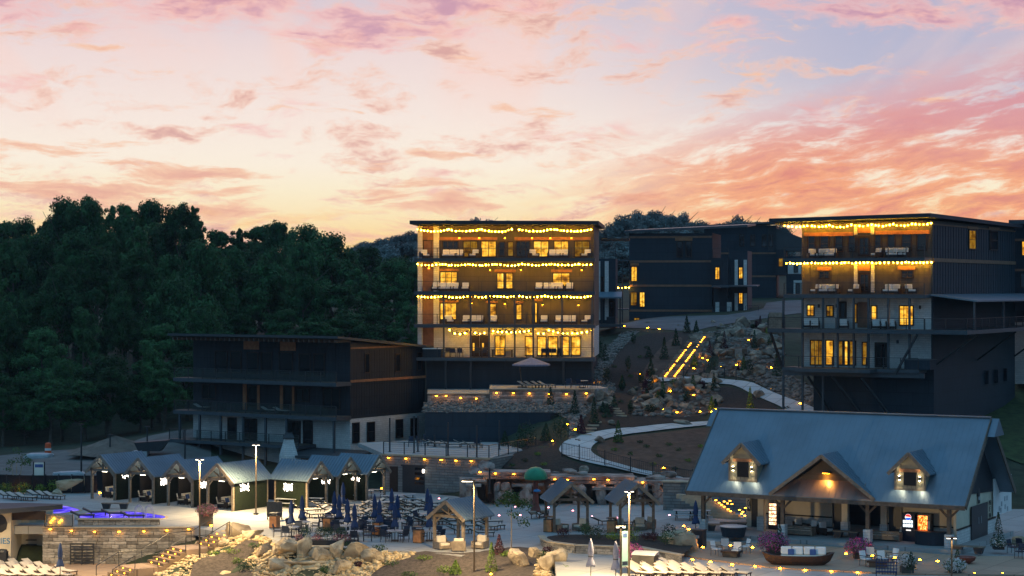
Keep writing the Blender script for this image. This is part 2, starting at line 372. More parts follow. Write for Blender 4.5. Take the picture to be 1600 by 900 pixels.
def glassmat():
    m = bpy.data.materials.new('rail_glass'); m.use_nodes = True; t = m.node_tree; t.nodes.clear(); g = NG(t)
    o = g.new('ShaderNodeOutputMaterial'); a = g.new('ShaderNodeBsdfTransparent'); b = g.new('ShaderNodeBsdfGlossy')
    b.inputs['Roughness'].default_value = 0.05; a.inputs[0].default_value = (0.85,0.9,0.92,1)
    mx = g.new('ShaderNodeMixShader'); mx.inputs[0].default_value = 0.12
    t.links.new(a.outputs[0], mx.inputs[1]); t.links.new(b.outputs[0], mx.inputs[2]); t.links.new(mx.outputs[0], o.inputs[0]); return m
M['railglass'] = glassmat()
M['bulb'] = emat('warm_bulb', (1.0,0.49,0.02), 150.0)
M['bulb_dim'] = emat('soft_bulb', (1.0,0.47,0.02), 80.0)
M['steplight'] = emat('amber_step_lamp', (1.0,0.38,0.02), 20.0)
M['walllamp'] = emat('amber_wall_lamp', (1.0,0.36,0.012), 46.0)
M['gardenlamp'] = emat('garden_lamp', (1.0,0.36,0.006), 120.0)
M['pinklamp'] = emat('pink_ground_lamp', (1.0,0.35,0.42), 8.0)
def roommat(name, k):
    m = bpy.data.materials.new(name); m.use_nodes = True; t = m.node_tree; t.nodes.clear(); g = NG(t)
    o = g.new('ShaderNodeOutputMaterial'); e = g.new('ShaderNodeEmission'); t.links.new(e.outputs[0], o.inputs[0]); e.inputs[1].default_value = k
    tc = g.new('ShaderNodeTexCoord'); sp = g.new('ShaderNodeSeparateXYZ'); t.links.new(tc.outputs['Object'], sp.inputs[0])
    u = g.math('ADD', sp.outputs[0], sp.outputs[1])
    folds = g.noise(g.comb(g.math('MULTIPLY', u, 5.0), g.math('MULTIPLY', sp.outputs[2], 0.4), 0.0), 1.0, 3.0, .6)
    room = g.noise(g.comb(g.math('MULTIPLY', u, 1.1), g.math('MULTIPLY', sp.outputs[2], 1.5), 5.0), 1.0, 3.0, .6, .4)
    c = g.ramp(room, [(.30,(.16,.055,.006)),(.44,(.60,.26,.02)),(.54,(1.0,.50,.04)),(.68,(1.0,.66,.12))])
    c = g.mix(.5, c, g.mix(g.sstep(folds, .35, .6), (.35,.3,.25), (1,1,1)), 'MULTIPLY'); t.links.new(c, e.inputs[0]); return m
M['window_lit'] = roommat('lit_window', 1.5)
M['window_dim'] = roommat('dim_window', 0.33)
M['neon'] = emat('white_neon', (1.0,0.86,0.72), 9.0)
M['ledhead'] = emat('led_lamp_head', (1.0,0.88,0.66), 9.0)

# ------------------------------------------------------------ terrain
ctl = []   # (X, Y, z)
def cp(px, py, d, dz=0.0): p = at(px, py, d); ctl.append((p.x, p.y, p.z+dz))
def cw(x, y, z): ctl.append((x, y, z))
# below the pool deck
for x in (-75,-50,-30,-10,10,30,55):
    for y in (156,166): cw(x, y, -0.5)
for x in (-75,-60,-48,-38,-31): cw(x, 152.5, -1.5); cw(x, 149.5, -4.0); cw(x, 143, -4.0); cw(x, 120, -4.0)
for x in (5,25,50): cw(x, 130, -0.5); cw(x, 118, -0.5); cw(x,145,-0.5)
for x in (-80,-30,0,30,60): cw(x, 100, -3.5)
# front rock garden
_e = ((330,829),(348,832),(400,831),(450,852),(560,858),(650,862),(720,868),(800,857),(850,859))
for (xa, ya), (xb, yb) in zip(_e[:-1], _e[1:]):
    k = max(1, int((xb-xa)/18))
    for i in range(k):
        p = gr(xa+(xb-xa)*i/k, ya+(yb-ya)*i/k, -0.08); cw(p.x, p.y, -0.08); cw(p.x, p.y+2.2, -0.7)
for px, py, z in ((380,880,-1.5),(360,900,-2.1),(450,880,-0.9),(480,900,-1.6),(580,880,-0.7),(600,900,-1.2),(500,868,-.5),(450,866,-.4),(700,885,-0.6),(720,905,-1.1),(800,890,-0.6),(850,895,-0.5),(560,930,-2.2),(700,940,-1.9)):
    p = gr(px, py, z); cw(p.x, p.y, p.z)
for x in range(-16, 22, 2): cw(x, 165.2, -0.6); cw(x, 161, -0.6)
for x in range(-14, 0, 2): cw(x, 169, -0.5); cw(x, 172.5-(x+12)*.3, -0.5)
_t = gr(333,829,0)+Vector((.60,-.80,0))*3.0+Vector((0,-.3,0))
for a_, b_ in ((0,-.35),(1.76,-1.35),(3.56,-1.35),(5.76,-2.4),(7.56,-2.4),(9.3,-3.2)): q = _t+Vector((-.8,-.6,0))*a_; cw(q.x-1.2, q.y+1.6, b_-.6); cw(q.x, q.y, b_); cw(q.x+1.2, q.y-1.6, b_+.1)
# left: dirt road behind the fence, forest floor, ridge
for px, py, d in ((0,735,190),(130,722,200),(280,690,205),(280,674,215),(200,695,212),(80,705,215),(0,712,215),(100,690,240),(350,720,200),(450,735,195)): cp(px, py, d)
for x, y, z in ((-80,260,2),(-40,260,3),(-80,300,7),(-40,300,8),(-100,350,12),(-40,350,12),(-10,300,8),(-60,420,15),(-140,300,8),(-140,420,18),(-20,240,5)): cw(x, y, z)
# hill between the grotto and the upper buildings
for px, py, d in ((785,742,170),(820,745,169),(870,748,169),(1050,750,169.5),(960,727,172),(885,705,178),(820,700,177),(900,688,182),(1000,672,188),(1120,660,193),(1000,710,178),(1090,715,176),
        (1000,640,197),(940,650,192),(1060,600,208),(1060,640,200),(1130,598,208),(1180,612,202),(1240,640,192),(1270,645,190),(1200,590,205),(1300,638,190),(1330,620,196),
        (1000,540,228),(960,600,208),(930,575,212),(1000,521,235),(1045,593,211),(1103,525,235),(1150,540,225),(1200,530,225),(1150,582,212),
        (960,515,240),(1100,505,246),(1190,490,256),(1190,474,280),(1000,503,250),(900,605,200),(905,660,188),(860,650,190),(860,690,181),
        (1590,640,200),(1595,560,225),(1590,700,182),(1600,745,171),(1450,700,181),(1400,640,195),(1230,500,250),(1300,480,270)): cp(px, py, d)
for x, y, z in ((-11,190,1.5),(-4,190,2.0),(-14,180,-.4),(-11,182,0.3),(-4,180,0.5),(-9,200,2.5),(-5,200,4.5),(3,200,6.5),(-9,212,4.0),(-3,215,7.0),(5,215,8.2),(-14,200,.3),(-11,206,1.0),(-18,196,-.5),(-20,212,1.5),(60,300,16),(20,300,15.5),(60,250,14),(80,200,8)): cw(x, y, z)
for x, y, z in ((-60,520,20),(0,420,20),(60,420,22),(120,420,22),(0,330,15.5),(60,520,26),(-40,640,26),(60,640,30),(160,640,30),(140,300,16),(-170,640,30),(-10,520,18)): cw(x, y, z)
ctl = np.array(ctl)
_P = ctl[:, :2]*0.01
_D = np.sqrt(((_P[:,None]-_P[None])**2).sum(-1)); n_ = len(_P)
_A = np.zeros((n_+1, n_+1)); _A[:n_,:n_] = _D - np.eye(n_)*1e-4; _A[:n_, n_] = 1; _A[n_, :n_] = 1
_W = np.linalg.solve(_A, np.append(ctl[:,2], 0))
def TZ(x, y):
    x = np.atleast_1d(np.asarray(x, float)); y = np.atleast_1d(np.asarray(y, float))
    q = np.stack([x.ravel(), y.ravel()], -1)*0.01
    r = np.empty(len(q))
    for i in range(0, len(q), 4000):
        d = np.sqrt(((q[i:i+4000,None]-_P[None])**2).sum(-1)); r[i:i+4000] = d @ _W[:n_] + _W[n_]
    return r.reshape(x.shape)
def tz(x, y): return float(TZ(x, y)[0])
_ds = np.arange(124, 460, 0.5)
def T(px, py, off=0.0, dmin=0):
    """the point of the hillside seen at a photo pixel"""
    X = (px-800)*_ds/F; Z = H-(py-450)*_ds/F; g = TZ(X, _ds)+off
    k = np.where((Z <= g) & (_ds >= dmin))[0]
    i = k[0] if len(k) else len(_ds)-1
    d = _ds[i]
    if i > 0:
        a = Z[i-1]-g[i-1]; b = Z[i]-g[i]
        if a > 0 and a-b > 1e-9: d = _ds[i-1]+0.5*a/(a-b)
    x = (px-800)*d/F
    return Vector((x, d, tz(x, d)+off))
def ground_sheet():
    xs = np.concatenate([np.linspace(-900,-130,12), np.arange(-120,121,2.5), np.linspace(130,900,12)])
    ys = np.concatenate([np.arange(96,262,2.0), np.arange(265,700,8.0), np.linspace(760,6000,10)])
    XX, YY = np.meshgrid(xs, ys)
    ZZ = TZ(np.clip(XX,-190,190), np.clip(YY,96,660))
    w = np.clip((YY-700)/2000,0,1); ZZ = ZZ*(1-w)+10*w
    vs = np.stack([XX, YY, ZZ], -1).reshape(-1,3); nx = len(xs); ny = len(ys)
    fs = [(j*nx+i, j*nx+i+1, (j+1)*nx+i+1, (j+1)*nx+i) for j in range(ny-1) for i in range(nx-1)]
    m = MB(); m.v = [tuple(v) for v in vs]; m.f = fs
    o = m.build('ground', M['forestfloor'], world=True, loc=(0,0,0), smooth=True); o['kind'] = 'structure'
    base = MB(); base.bx(-6000,6000,-300,95.5,-4.2,-3.6)
    o = base.build('lower_ground', M['forestfloor'], loc=(0,0,0)); o['kind'] = 'structure'
ground_sheet()
def resample(pts, step=1.0, closed=True):
    out = []; n = len(pts)
    for i in range(n if closed else n-1):
        a = Vector(pts[i][:2]); b = Vector(pts[(i+1)%n][:2]); k = max(1, int((b-a).length/step))
        for j in range(k): out.append(a.lerp(b, j/k))
    if not closed: out.append(Vector(pts[-1][:2]))
    return out
def smoothpoly(pts, it=2):
    for _ in range(it):
        q = []
        for i in range(len(pts)):
            a = pts[i]; b = pts[(i+1)%len(pts)]
            q += [a.lerp(b, 0.25), a.lerp(b, 0.75)]
        pts = q
    return pts
def inpoly(x, y, poly):
    c = np.zeros(np.shape(x), bool); n = len(poly)
    for i in range(n):
        x1, y1 = poly[i][0], poly[i][1]; x2, y2 = poly[(i+1)%n][0], poly[(i+1)%n][1]
        if y1 == y2: continue
        cond = ((y1 > y) != (y2 > y)) & (x < (x2-x1)*(y-y1)/(y2-y1)+x1)
        c ^= cond
    return c
def drape(name, poly, m, off=0.05, smooth=2, grid=1.6, kind='structure', zfun=None, label=None):
    """sheet laid over the terrain inside a world-space polygon"""
    poly = [Vector(p[:2]) for p in poly]
    if smooth: poly = smoothpoly(poly, smooth)
    poly = resample(poly, 1.0)
    xs = [p.x for p in poly]; ys = [p.y for p in poly]
    gx, gy = np.meshgrid(np.arange(min(xs), max(xs), grid), np.arange(min(ys), max(ys), grid))
    gx = gx.ravel(); gy = gy.ravel(); k = inpoly(gx, gy, poly)
    vs = list(poly) + [Vector((a, b)) for a, b in zip(gx[k], gy[k])]
    n = len(poly)
    r = delaunay_2d_cdt(vs, [], [list(range(n))], 1, 1e-4)
    V = r[0]; Zs = (TZ([v.x for v in V], [v.y for v in V]) + off) if zfun is None else [zfun(v.x, v.y) for v in V]
    mb = MB(); mb.v = [(v.x, v.y, float(z)) for v, z in zip(V, Zs)]; mb.f = [tuple(f) for f in r[2]]
    o = mb.build(name, m, loc=(0,0,0), smooth=True); o['kind'] = kind
    if label: o['label'] = label
    me = o.data
    if me.polygons and me.polygons[0].normal.z < 0: me.flip_normals()
    return o
def slab(name, poly, z, m, th=0.5, kind='structure', label=None, cat=None):
    mb = MB(); P = [Vector((p[0], p[1], z-th)) for p in poly]
    area = sum(P[i].x*P[(i+1)%len(P)].y-P[(i+1)%len(P)].x*P[i].y for i in range(len(P)))
    if area < 0: P.reverse()
    mb.prism(P, (0,0,th)); o = mb.build(name, m, loc=(0,0,0))
    if kind: o['kind'] = kind
    if label: o['label'] = label
    if cat: o['category'] = cat
    return o

# ------------------------------------------------------------ ground surfaces
def G3(lst, z=0.0): return [gr(a, b, z) for a, b in lst]
deck_front = [gr(300,822), gr(310,826), gr(348,832), gr(400,831), gr(450,852), gr(560,858), gr(650,862), gr(720,868), gr(800,857), gr(850,859), gr(866,873), gr(870,905), gr(880,960)]
slab('pool_deck', [Vector((-75,150.5,0))] + deck_front + [Vector((62,109,0)), Vector((62,172,0)), Vector((14,168,0)), Vector((0,167.5,0)), Vector((-3,175.5,0)), Vector((-12,176,0)), Vector((-75,178,0))], 0.0, M['concrete'], 0.6)
slab('lower_terrace', [Vector((-75,110,0)), Vector((-75,150.3,0)), gr(300,880,-2.8), gr(330,905,-2.8), gr(330,960,-2.8)], -2.8, M['tan_concrete'], 0.6)
HPOLY = lambda L: [T(a, b) for a, b in L]
drape('mulch_bed', HPOLY([(775,702),(830,690),(868,684),(872,708),(890,722),(960,735),(1046,750),(900,754),(780,746)]), M['mulch'], 0.05)
drape('footpath', HPOLY([(1130,655),(1060,662),(1000,668),(930,676),(888,687),(871,702),(879,714),(930,728),(1000,742),(1055,752),(1080,752),(1040,742),(990,733),(945,722),(922,708),(926,695),(952,685),(1010,676),(1060,670),(1130,662)]), M['path'], 0.12, grid=1.0)
drape('bare_soil_field', HPOLY([(930,703),(938,692),(960,686),(1015,678),(1130,664),(1130,700),(1095,752),(1040,741),(990,732),(945,721)]), M['soil'], 0.06)
drape('mulch_slope', HPOLY([(905,655),(925,600),(955,560),(985,528),(1050,519),(1090,521),(1060,560),(1030,590),(1000,602),(1000,628),(1125,650),(1060,660),(1000,666),(930,674),(893,682)]), M['mulch'], 0.05)
drape('soil_strip', HPOLY([(995,608),(1005,580),(1022,555),(1050,528),(1072,528),(1045,590),(1020,600)]), M['soil'], 0.09)
drape('upper_footpath', HPOLY([(1004,598),(1012,591),(1060,589),(1130,591),(1185,602),(1240,626),(1280,642),(1290,656),(1200,656),(1225,645),(1222,636),(1160,608),(1130,600),(1060,596)]), M['path'], 0.12, grid=1.0)
drape('mulch_triangle', HPOLY([(1125,603),(1160,611),(1212,633),(1216,642),(1195,655),(1110,655),(1115,625)]), M['mulch'], 0.07)
drape('asphalt_road', HPOLY([(940,516),(985,504),(1010,497),(1115,496),(1190,486),(1200,472),(1290,468),(1290,486),(1200,497),(1112,511),(1080,519),(1000,514)]), M['asphalt'], 0.06, 1)
drape('dirt_road', HPOLY([(-60,742),(-60,716),(60,706),(150,701),(215,690),(280,672),(330,672),(330,745),(140,748)]), M['dirt'], 0.06, 1)
drape('hillside_grass', [(40,176),(60,176),(75,240),(58,245),(44,215)], M['grass'], 0.1, 1)
# pile of earth beside the dirt road
def mound():
    c = T(180,706); n = 28; mb = MB(); rings = 9; vs = []
    for k in range(rings+1):
        t = k/rings
        for i in range(n):
            an = 2*math.pi*i/n; rr = 5.2*(1-t)*(1+0.14*math.sin(3*an+1)+0.08*math.sin(7*an)); z = 1.75*(t**1.1)
            vs.append((rr*math.cos(an), rr*0.8*math.sin(an), z-0.1+0.07*math.sin(11*an+5*t)))
    fs = [(k*n+i, k*n+(i+1)%n, (k+1)*n+(i+1)%n, (k+1)*n+i) for k in range(rings) for i in range(n)]
    mb.add(vs, fs); o = mb.build('earth_mound', M['moundsoil'], loc=c, smooth=True); o['kind'] = 'structure'
mound()

# ------------------------------------------------------------ rocks and pebbles
def ico(sub):
    t = (1+5**.5)/2
    v = [(-1,t,0),(1,t,0),(-1,-t,0),(1,-t,0),(0,-1,t),(0,1,t),(0,-1,-t),(0,1,-t),(t,0,-1),(t,0,1),(-t,0,-1),(-t,0,1)]
    f = [(0,11,5),(0,5,1),(0,1,7),(0,7,10),(0,10,11),(1,5,9),(5,11,4),(11,10,2),(10,7,6),(7,1,8),(3,9,4),(3,4,2),(3,2,6),(3,6,8),(3,8,9),(4,9,5),(2,4,11),(6,2,10),(8,6,7),(9,8,1)]
    v = [np.array(p)/np.linalg.norm(p) for p in v]
    for _ in range(sub):
        c = {}; nf = []
        def mid(a, b):
            k = (min(a,b), max(a,b))
            if k not in c:
                m = v[a]+v[b]; v.append(m/np.linalg.norm(m)); c[k] = len(v)-1
            return c[k]
        for a, b, d in f:
            x, y, z = mid(a,b), mid(b,d), mid(d,a); nf += [(a,x,z),(b,y,x),(d,z,y),(x,y,z)]
        f = nf
    return np.array(v), f
ICO0, ICO1, ICO2, ICO3 = ico(0), ico(1), ico(2), ico(3)
def rockverts(seed, sub=2, planes=9, jag=0.05):
    rs = np.random.RandomState(seed); V = (ICO1, ICO2, ICO3)[sub-1][0].copy() if sub else ICO0[0].copy()
    V = np.sign(V)*np.abs(V)**0.6
    for _ in range(planes):
        n = rs.normal(size=3); n /= np.linalg.norm(n); d = rs.uniform(0.40, 0.80)
        k = V @ n - d; V -= np.outer(np.clip(k, 0, None)*0.92, n)
    V += rs.normal(scale=jag*0.35, size=V.shape); return V
def rockmesh(seed, m, sub=2, planes=9):
    V = rockverts(seed, sub, planes); F_ = (ICO0, ICO1, ICO2, ICO3)[sub][1]
    me = bpy.data.meshes.new('boulder'); me.from_pydata([tuple(v) for v in V], [], F_); me.materials.append(m); me.update(); return me
ROCK = [rockmesh(i, M['boulder'], 2 if i % 2 else 3, 11) for i in range(10)]
ROCKG = [rockmesh(20+i, M['boulder_grey'], 2, 11) for i in range(10)]
def boulder(p, s, label, grey=False, rz=None, group='boulders', k=None, sink=0.25):
    me = random.choice(ROCKG if grey else ROCK) if k is None else (ROCKG if grey else ROCK)[k]
    s = (s,)*3 if not isinstance(s, (tuple, list)) else s
    s = tuple(x*(.66 if grey else .95) for x in s)
    o = inst('boulder', me, None, (p[0], p[1], p[2]+s[2]*(0.8-sink)), rot=(random.uniform(-.15,.15), random.uniform(-.15,.15), random.uniform(0,6.28) if rz is None else rz), scale=s)
    return tag(o, label, 'boulder', group)
def scatter(name, poly, dens, smin, smax, m, label, cat, zf=None, avoid=(), flat=0.6):
    """a bed of separate small stones as one mesh"""
    poly = [Vector(p[:2]) for p in poly]
    xs = [p.x for p in poly]; ys = [p.y for p in poly]
    A = (max(xs)-min(xs))*(max(ys)-min(ys)); n = int(A*dens)
    rs = np.random.RandomState(len(poly)+n)
    x = rs.uniform(min(xs), max(xs), n); y = rs.uniform(min(ys), max(ys), n); k = inpoly(x, y, poly)
    for a in avoid: k &= ~inpoly(x, y, a)
    x = x[k]; y = y[k]; n = len(x)
    z = TZ(x, y) if zf is None else zf(x, y)
    BV = [rockverts(100+i, 0, 4, 0.2) for i in range(12)]; BF = np.array(ICO0[1])
    s = rs.uniform(0, 1, n)**1.8*(smax-smin)+smin
    vs = np.empty((n, 12, 3)); an = rs.uniform(0, 6.28, n)
    for i in range(n):
        V = BV[i % 12]*s[i]*np.array([rs.uniform(.8,1.3), rs.uniform(.6,1.0), flat*rs.uniform(.7,1.2)])
        c, sn = math.cos(an[i]), math.sin(an[i])
        vs[i,:,0] = V[:,0]*c-V[:,1]*sn+x[i]; vs[i,:,1] = V[:,0]*sn+V[:,1]*c+y[i]; vs[i,:,2] = V[:,2]+z[i]+s[i]*0.3
    fs = (BF[None]+np.arange(n)[:,None,None]*12).reshape(-1,3)
    me = bpy.data.meshes.new(name); me.vertices.add(n*12); me.vertices.foreach_set('co', vs.ravel())
    me.loops.add(len(fs)*3); me.loops.foreach_set('vertex_index', fs.ravel().astype(np.int32))
    me.polygons.add(len(fs)); me.polygons.foreach_set('loop_start', np.arange(0, len(fs)*3, 3, dtype=np.int32)); me.polygons.foreach_set('loop_total', np.full(len(fs), 3, np.int32))
    me.materials.append(m); me.update(calc_edges=True); me.validate()
    o = bpy.data.objects.new(name, me); COL.objects.link(o); return tag(o, label, cat, None, 'stuff')
garden = [T(a,b) for a,b in ((345,834),(400,834),(450,855),(560,861),(650,865),(720,871),(800,860),(850,863),(862,876),(866,915),(860,960),(560,960),(300,960),(240,900),(252,886),(276,868),(306,852),(328,836))]
mulchA = [T(a,b) for a,b in ((316,874),(345,868),(368,856),(390,846),(408,850),(398,862),(384,876),(392,890),(400,925),(300,925),(296,890))]
mulchB = [T(a,b) for a,b in ((560,935),(578,902),(600,886),(650,872),(700,866),(760,862),(800,857),(832,861),(840,876),(828,925),(800,950))]
drape('gravel_bed', garden, M['pebble_gold'], 0.03, 0)
drape('mulch_patch', mulchA, M['mulch_front'], 0.14, 1, grid=0.8)
drape('mulch_mound', mulchB, M['mulch_front'], 0.14, 1, grid=0.8)
scatter('river_stones', garden, 20, 0.10, 0.30, M['pebble_gold'], 'golden river stones covering the rock garden around the waterfall', 'river stones', avoid=(mulchA, mulchB))
rub1 = [T(a,b) for a,b in ((1150,588),(1170,572),(1205,578),(1240,590),(1335,636),(1335,650),(1296,648),(1240,624),(1186,600))]
drape('rubble_base', rub1, M['pebble_grey'], 0.04, 0)
scatter('rubble_stones', rub1, 9, 0.12, 0.34, M['pebble_grey'], 'grey rubble stones on the slope under the right-hand building', 'rubble')
rub2 = [T(a,b) for a,b in ((870,648),(872,634),(905,628),(935,612),(920,594),(925,580),(945,548),(975,519),(1000,518),(990,526),(965,552),(946,580),(945,592),(958,600),(962,612),(950,632),(918,646),(905,668),(905,690),(888,690),(890,660))]
drape('rubble_stream', rub2, M['pebble_grey'], 0.05, 0)
scatter('stream_stones', rub2, 9, 0.12, 0.32, M['pebble_grey'], 'grey stones of the dry stream curling down beside the lit building', 'rubble')
BANKL = ['right of the hillside stairs', 'around the rockery', 'by the upper waterfall', 'on top of the grotto']
for L in (((1075,545),(1090,520),(1120,520),(1110,575),(1080,592),(1068,570)), ((1005,600),(1120,600),(1125,640),(1100,650),(990,650),(985,625)), ((1120,512),(1215,505),(1225,560),(1190,585),(1120,590),(1125,550)), ((835,735),(1040,745),(1050,752),(850,750))):
    P = [T(a,b) for a,b in L]
    drape('earth_bank', P, M['soil'], 0.08, 1); scatter('bank_stones', P, 3.0, 0.12, 0.5, M['pebble_grey'], 'loose stones strewn over the planted bank '+BANKL.pop(0), 'rubble')

# ------------------------------------------------------------ foliage
def quads(name, C, N, size, mats, seed, matidx=None):
    """one small leaf quad at every point C facing roughly N"""
    rs = np.random.RandomState(seed); n = len(C)
    N = N/np.maximum(np.linalg.norm(N, axis=1, keepdims=True), 1e-6)
    r = rs.normal(size=(n,3)); a = np.cross(N, r); a /= np.maximum(np.linalg.norm(a, axis=1, keepdims=True), 1e-6); b = np.cross(N, a)
    s = (size*rs.uniform(.6, 1.3, n))[:,None]
    vs = np.stack([C-a*s*.5, C-b*s*.32, C+a*s*.5, C+b*s*.32], 1).reshape(-1,3)
    me = bpy.data.meshes.new(name); me.vertices.add(n*4); me.vertices.foreach_set('co', vs.ravel())
    me.loops.add(n*4); me.loops.foreach_set('vertex_index', np.arange(n*4, dtype=np.int32))
    me.polygons.add(n); me.polygons.foreach_set('loop_start', np.arange(0,n*4,4,dtype=np.int32)); me.polygons.foreach_set('loop_total', np.full(n,4,np.int32))
    for m in (mats if isinstance(mats, (list,tuple)) else [mats]): me.materials.append(m)
    if matidx is not None: me.polygons.foreach_set('material_index', matidx.astype(np.int32))
    me.update(calc_edges=True); return me
def leafmat(name, col, var=0.5, scale=0.6, rnd=0.45, transl=0.25):
    m = bpy.data.materials.new(name); m.use_nodes = True; t = m.node_tree; g = NG(t); b = t.nodes['Principled BSDF']
    b.inputs['Roughness'].default_value = 0.7; b.inputs['Specular IOR Level'].default_value = 0.15
    tc = g.new('ShaderNodeTexCoord'); n = g.noise(tc.outputs['Object'], scale, 3.0, 0.6); oi = g.new('ShaderNodeObjectInfo')
    c = g.mix(g.sstep(n, 0.3, 0.7), tuple(k*(1-var) for k in col), tuple(k*(1+var) for k in col))
    k = g.math('ADD', g.math('MULTIPLY', oi.outputs['Random'], rnd*2), 1-rnd)
    c = g.mix(1.0, c, g.comb(k, k, k), 'MULTIPLY'); t.links.new(c, b.inputs['Base Color'])
    tr = g.new('ShaderNodeBsdfTranslucent'); t.links.new(c, tr.inputs[0]); mx = g.new('ShaderNodeMixShader'); mx.inputs[0].default_value = transl
    t.links.new(b.outputs[0], mx.inputs[1]); t.links.new(tr.outputs[0], mx.inputs[2])
    t.links.new(mx.outputs[0], [x for x in t.nodes if x.type == 'OUTPUT_MATERIAL'][0].inputs[0]); return m
M['leaf'] = leafmat('forest_leaf', (0.040,0.105,0.036))
M['leaf_hazed'] = leafmat('haze_tinted_leaf', (0.12,0.15,0.145))  # distance haze painted into the colour: paler and bluer than the near leaves
M['leaf_shrub'] = leafmat('shrub_leaf', (0.05,0.10,0.03), 0.4, 4.0, 0.3)
M['leaf_bright'] = leafmat('bright_shrub_leaf', (0.13,0.20,0.035), 0.4, 4.0, 0.2)
M['leaf_dark'] = leafmat('dark_conifer_leaf', (0.025,0.055,0.03), 0.4, 4.0, 0.3)
M['leaf_red'] = leafmat('plum_leaf', (0.06,0.022,0.03), 0.4, 4.0, 0.2)
M['petal_pink'] = leafmat('pink_petal', (0.38,0.07,0.26), 0.4, 8.0, 0.1)
M['petal_dusty'] = leafmat('dusty_pink_petal', (0.36,0.14,0.17), 0.4, 8.0, 0.1)
M['petal_white'] = leafmat('white_petal', (0.65,0.62,0.60), 0.3, 8.0, 0.1)
M['bark'] = mat('bark', (0.10,0.085,0.065), 0.9, 0.3, 2.0, 0.5)
def crown(seed, w, h, ncl, nleaf, leaf, m, low=0.0, clump=(0.16,0.3)):
    rs = np.random.RandomState(seed); C = []; N = []
    for i in range(ncl):
        d = rs.normal(size=3); d /= np.linalg.norm(d); rr = rs.uniform(0.35, 0.86)**0.6
        d[2] = d[2] if d[2] > -0.75 else -d[2]
        zz = 0.5+0.5*d[2]*rr
        taper = 1.0-0.45*max(0, zz-0.45)/0.55
        c = np.array([d[0]*rr*w/2*taper*1.05, d[1]*rr*w/2*taper*1.05, h*(low+(1-low)*zz)])
        cr = rs.uniform(*clump)*w/2*1.15
        n = int(nleaf/ncl*(cr/(np.mean(clump)*w/2*1.15))**2)
        p = rs.normal(size=(n,3)); p /= np.linalg.norm(p, axis=1, keepdims=True)
        rad = cr*rs.uniform(0.25, 1.35, n)**0.6
        q = c+p*rad[:,None]*np.array([1,1,0.72]); C.append(q); nn = p+rs.normal(scale=0.5, size=(n,3)); nn[:,2] += 0.35; N.append(nn)
    return quads('crown', np.concatenate(C), np.concatenate(N), leaf, m, seed)
def trunkmesh(seed, h, r, w, top=0.75):
    rs = random.Random(seed); mb = MB(); p = Vector((0,0,-0.6)); k = 6; pts = [p]
    for i in range(1, k+1): pts.append(Vector((rs.uniform(-.25,.25)*i*.4, rs.uniform(-.25,.25)*i*.4, h*top*i/k)))
    for i in range(k): mb.tube(pts[i], pts[i+1], r*(1-i/k*.75), r*(1-(i+1)/k*.75), 7)
    for i in range(7):
        a = pts[2+i % 4]; an = rs.uniform(0,6.28); L = w*rs.uniform(.25,.42)
        mb.tube(a, a+Vector((math.cos(an)*L, math.sin(an)*L, L*rs.uniform(.6,1.1))), r*.35, r*.08, 5)
    return mb.mesh('trunk', M['bark'])
TREES = []
for i in range(8):
    w = (9.5, 11, 8, 12, 10, 7.5, 9, 10.5)[i]; h = (13, 14, 15, 13, 12, 16, 11, 14)[i]
    TREES.append((crown(i+1, w, h, (84,56,110,70,92,48,80,62)[i], 14000, 0.40, M['leaf'], 0.0, ((.11,.22),(.14,.27),(.09,.18),(.13,.25),(.10,.20),(.14,.28),(.11,.23),(.13,.24))[i]), trunkmesh(i+1, 14, 0.38, w, 0.9), w, h))
def tree(x, y, z, top, label, group, k=None, sc_=1.0, base=None):
    """crown is hung so that its tip reaches 'top'"""
    k = random.randrange(len(TREES)) if k is None else k
    cm, tm, w, h = TREES[k]
    o = thing('leafy_tree', label, 'tree', (x, y, z), 0, group)
    hz = max(4.0, top-z); ch = min(h*sc_*1.45, hz*0.88)
    a = inst('crown', cm, o, (0,0,hz-ch), random.uniform(0,6.28), (sc_*.92, sc_*.92, ch/h))
    b = inst('trunk', tm, o, (0,0,0), random.uniform(0,6.28), (sc_, sc_, (hz-ch*0.35)/12.6))
    return o
sky = [(-60,345),(0,322),(30,338),(65,325),(100,308),(140,303),(200,299),(262,306),(300,318),(330,332),(375,348),(400,338),(435,330),(470,342),(500,356),(540,372),(585,384),(650,392),(700,400)]
def skyline(px):
    for (a, b), (c, d) in zip(sky[:-1], sky[1:]):
        if a <= px <= c: return b+(d-b)*(px-a)/(c-a)
    return 345 if px < 0 else 400
rows = [(330, 0, 34, 0.95), (300, 12, 46, 1.0), (278, 45, 52, 1.0), (262, 95, 56, 0.95), (248, 160, 60, 0.85), (238, 235, 64, 0.75), (231, 285, 44, 0.5)]
forest = []
for ri, (d, drop, step, s) in enumerate(rows):
    px = -235+ri*17
    while px < (680 if ri < 2 else 650 if ri < 4 else 620 if ri < 6 else 300):
        q = px+random.uniform(-9, 9); dd = d+random.uniform(-5, 5)
        top = skyline(q)+drop+random.uniform(-18, 36)+(max(0, q-330)*0.10 if ri > 1 else 0)
        if ri == 0: top = skyline(q)+random.uniform(-6, 14)
        P = at(q, top, dd); zb = tz(P.x, dd)
        if P.z > zb+4: forest.append((tree(P.x, dd, zb, P.z, '', 'forest trees on the left', sc_=s*random.uniform(.7,1.25)), ri))
        px += step
for ri, nm in enumerate(['in the back row along the skyline', 'in the second row below the skyline', 'in the upper middle of the wood', 'in the lower middle of the wood', 'in the second row from the forest edge', 'in the front row at the forest edge', 'among the low trees at the forest foot']):
    relabel([o for o, r in forest if r == ri], 'broad green tree '+nm+', {}')
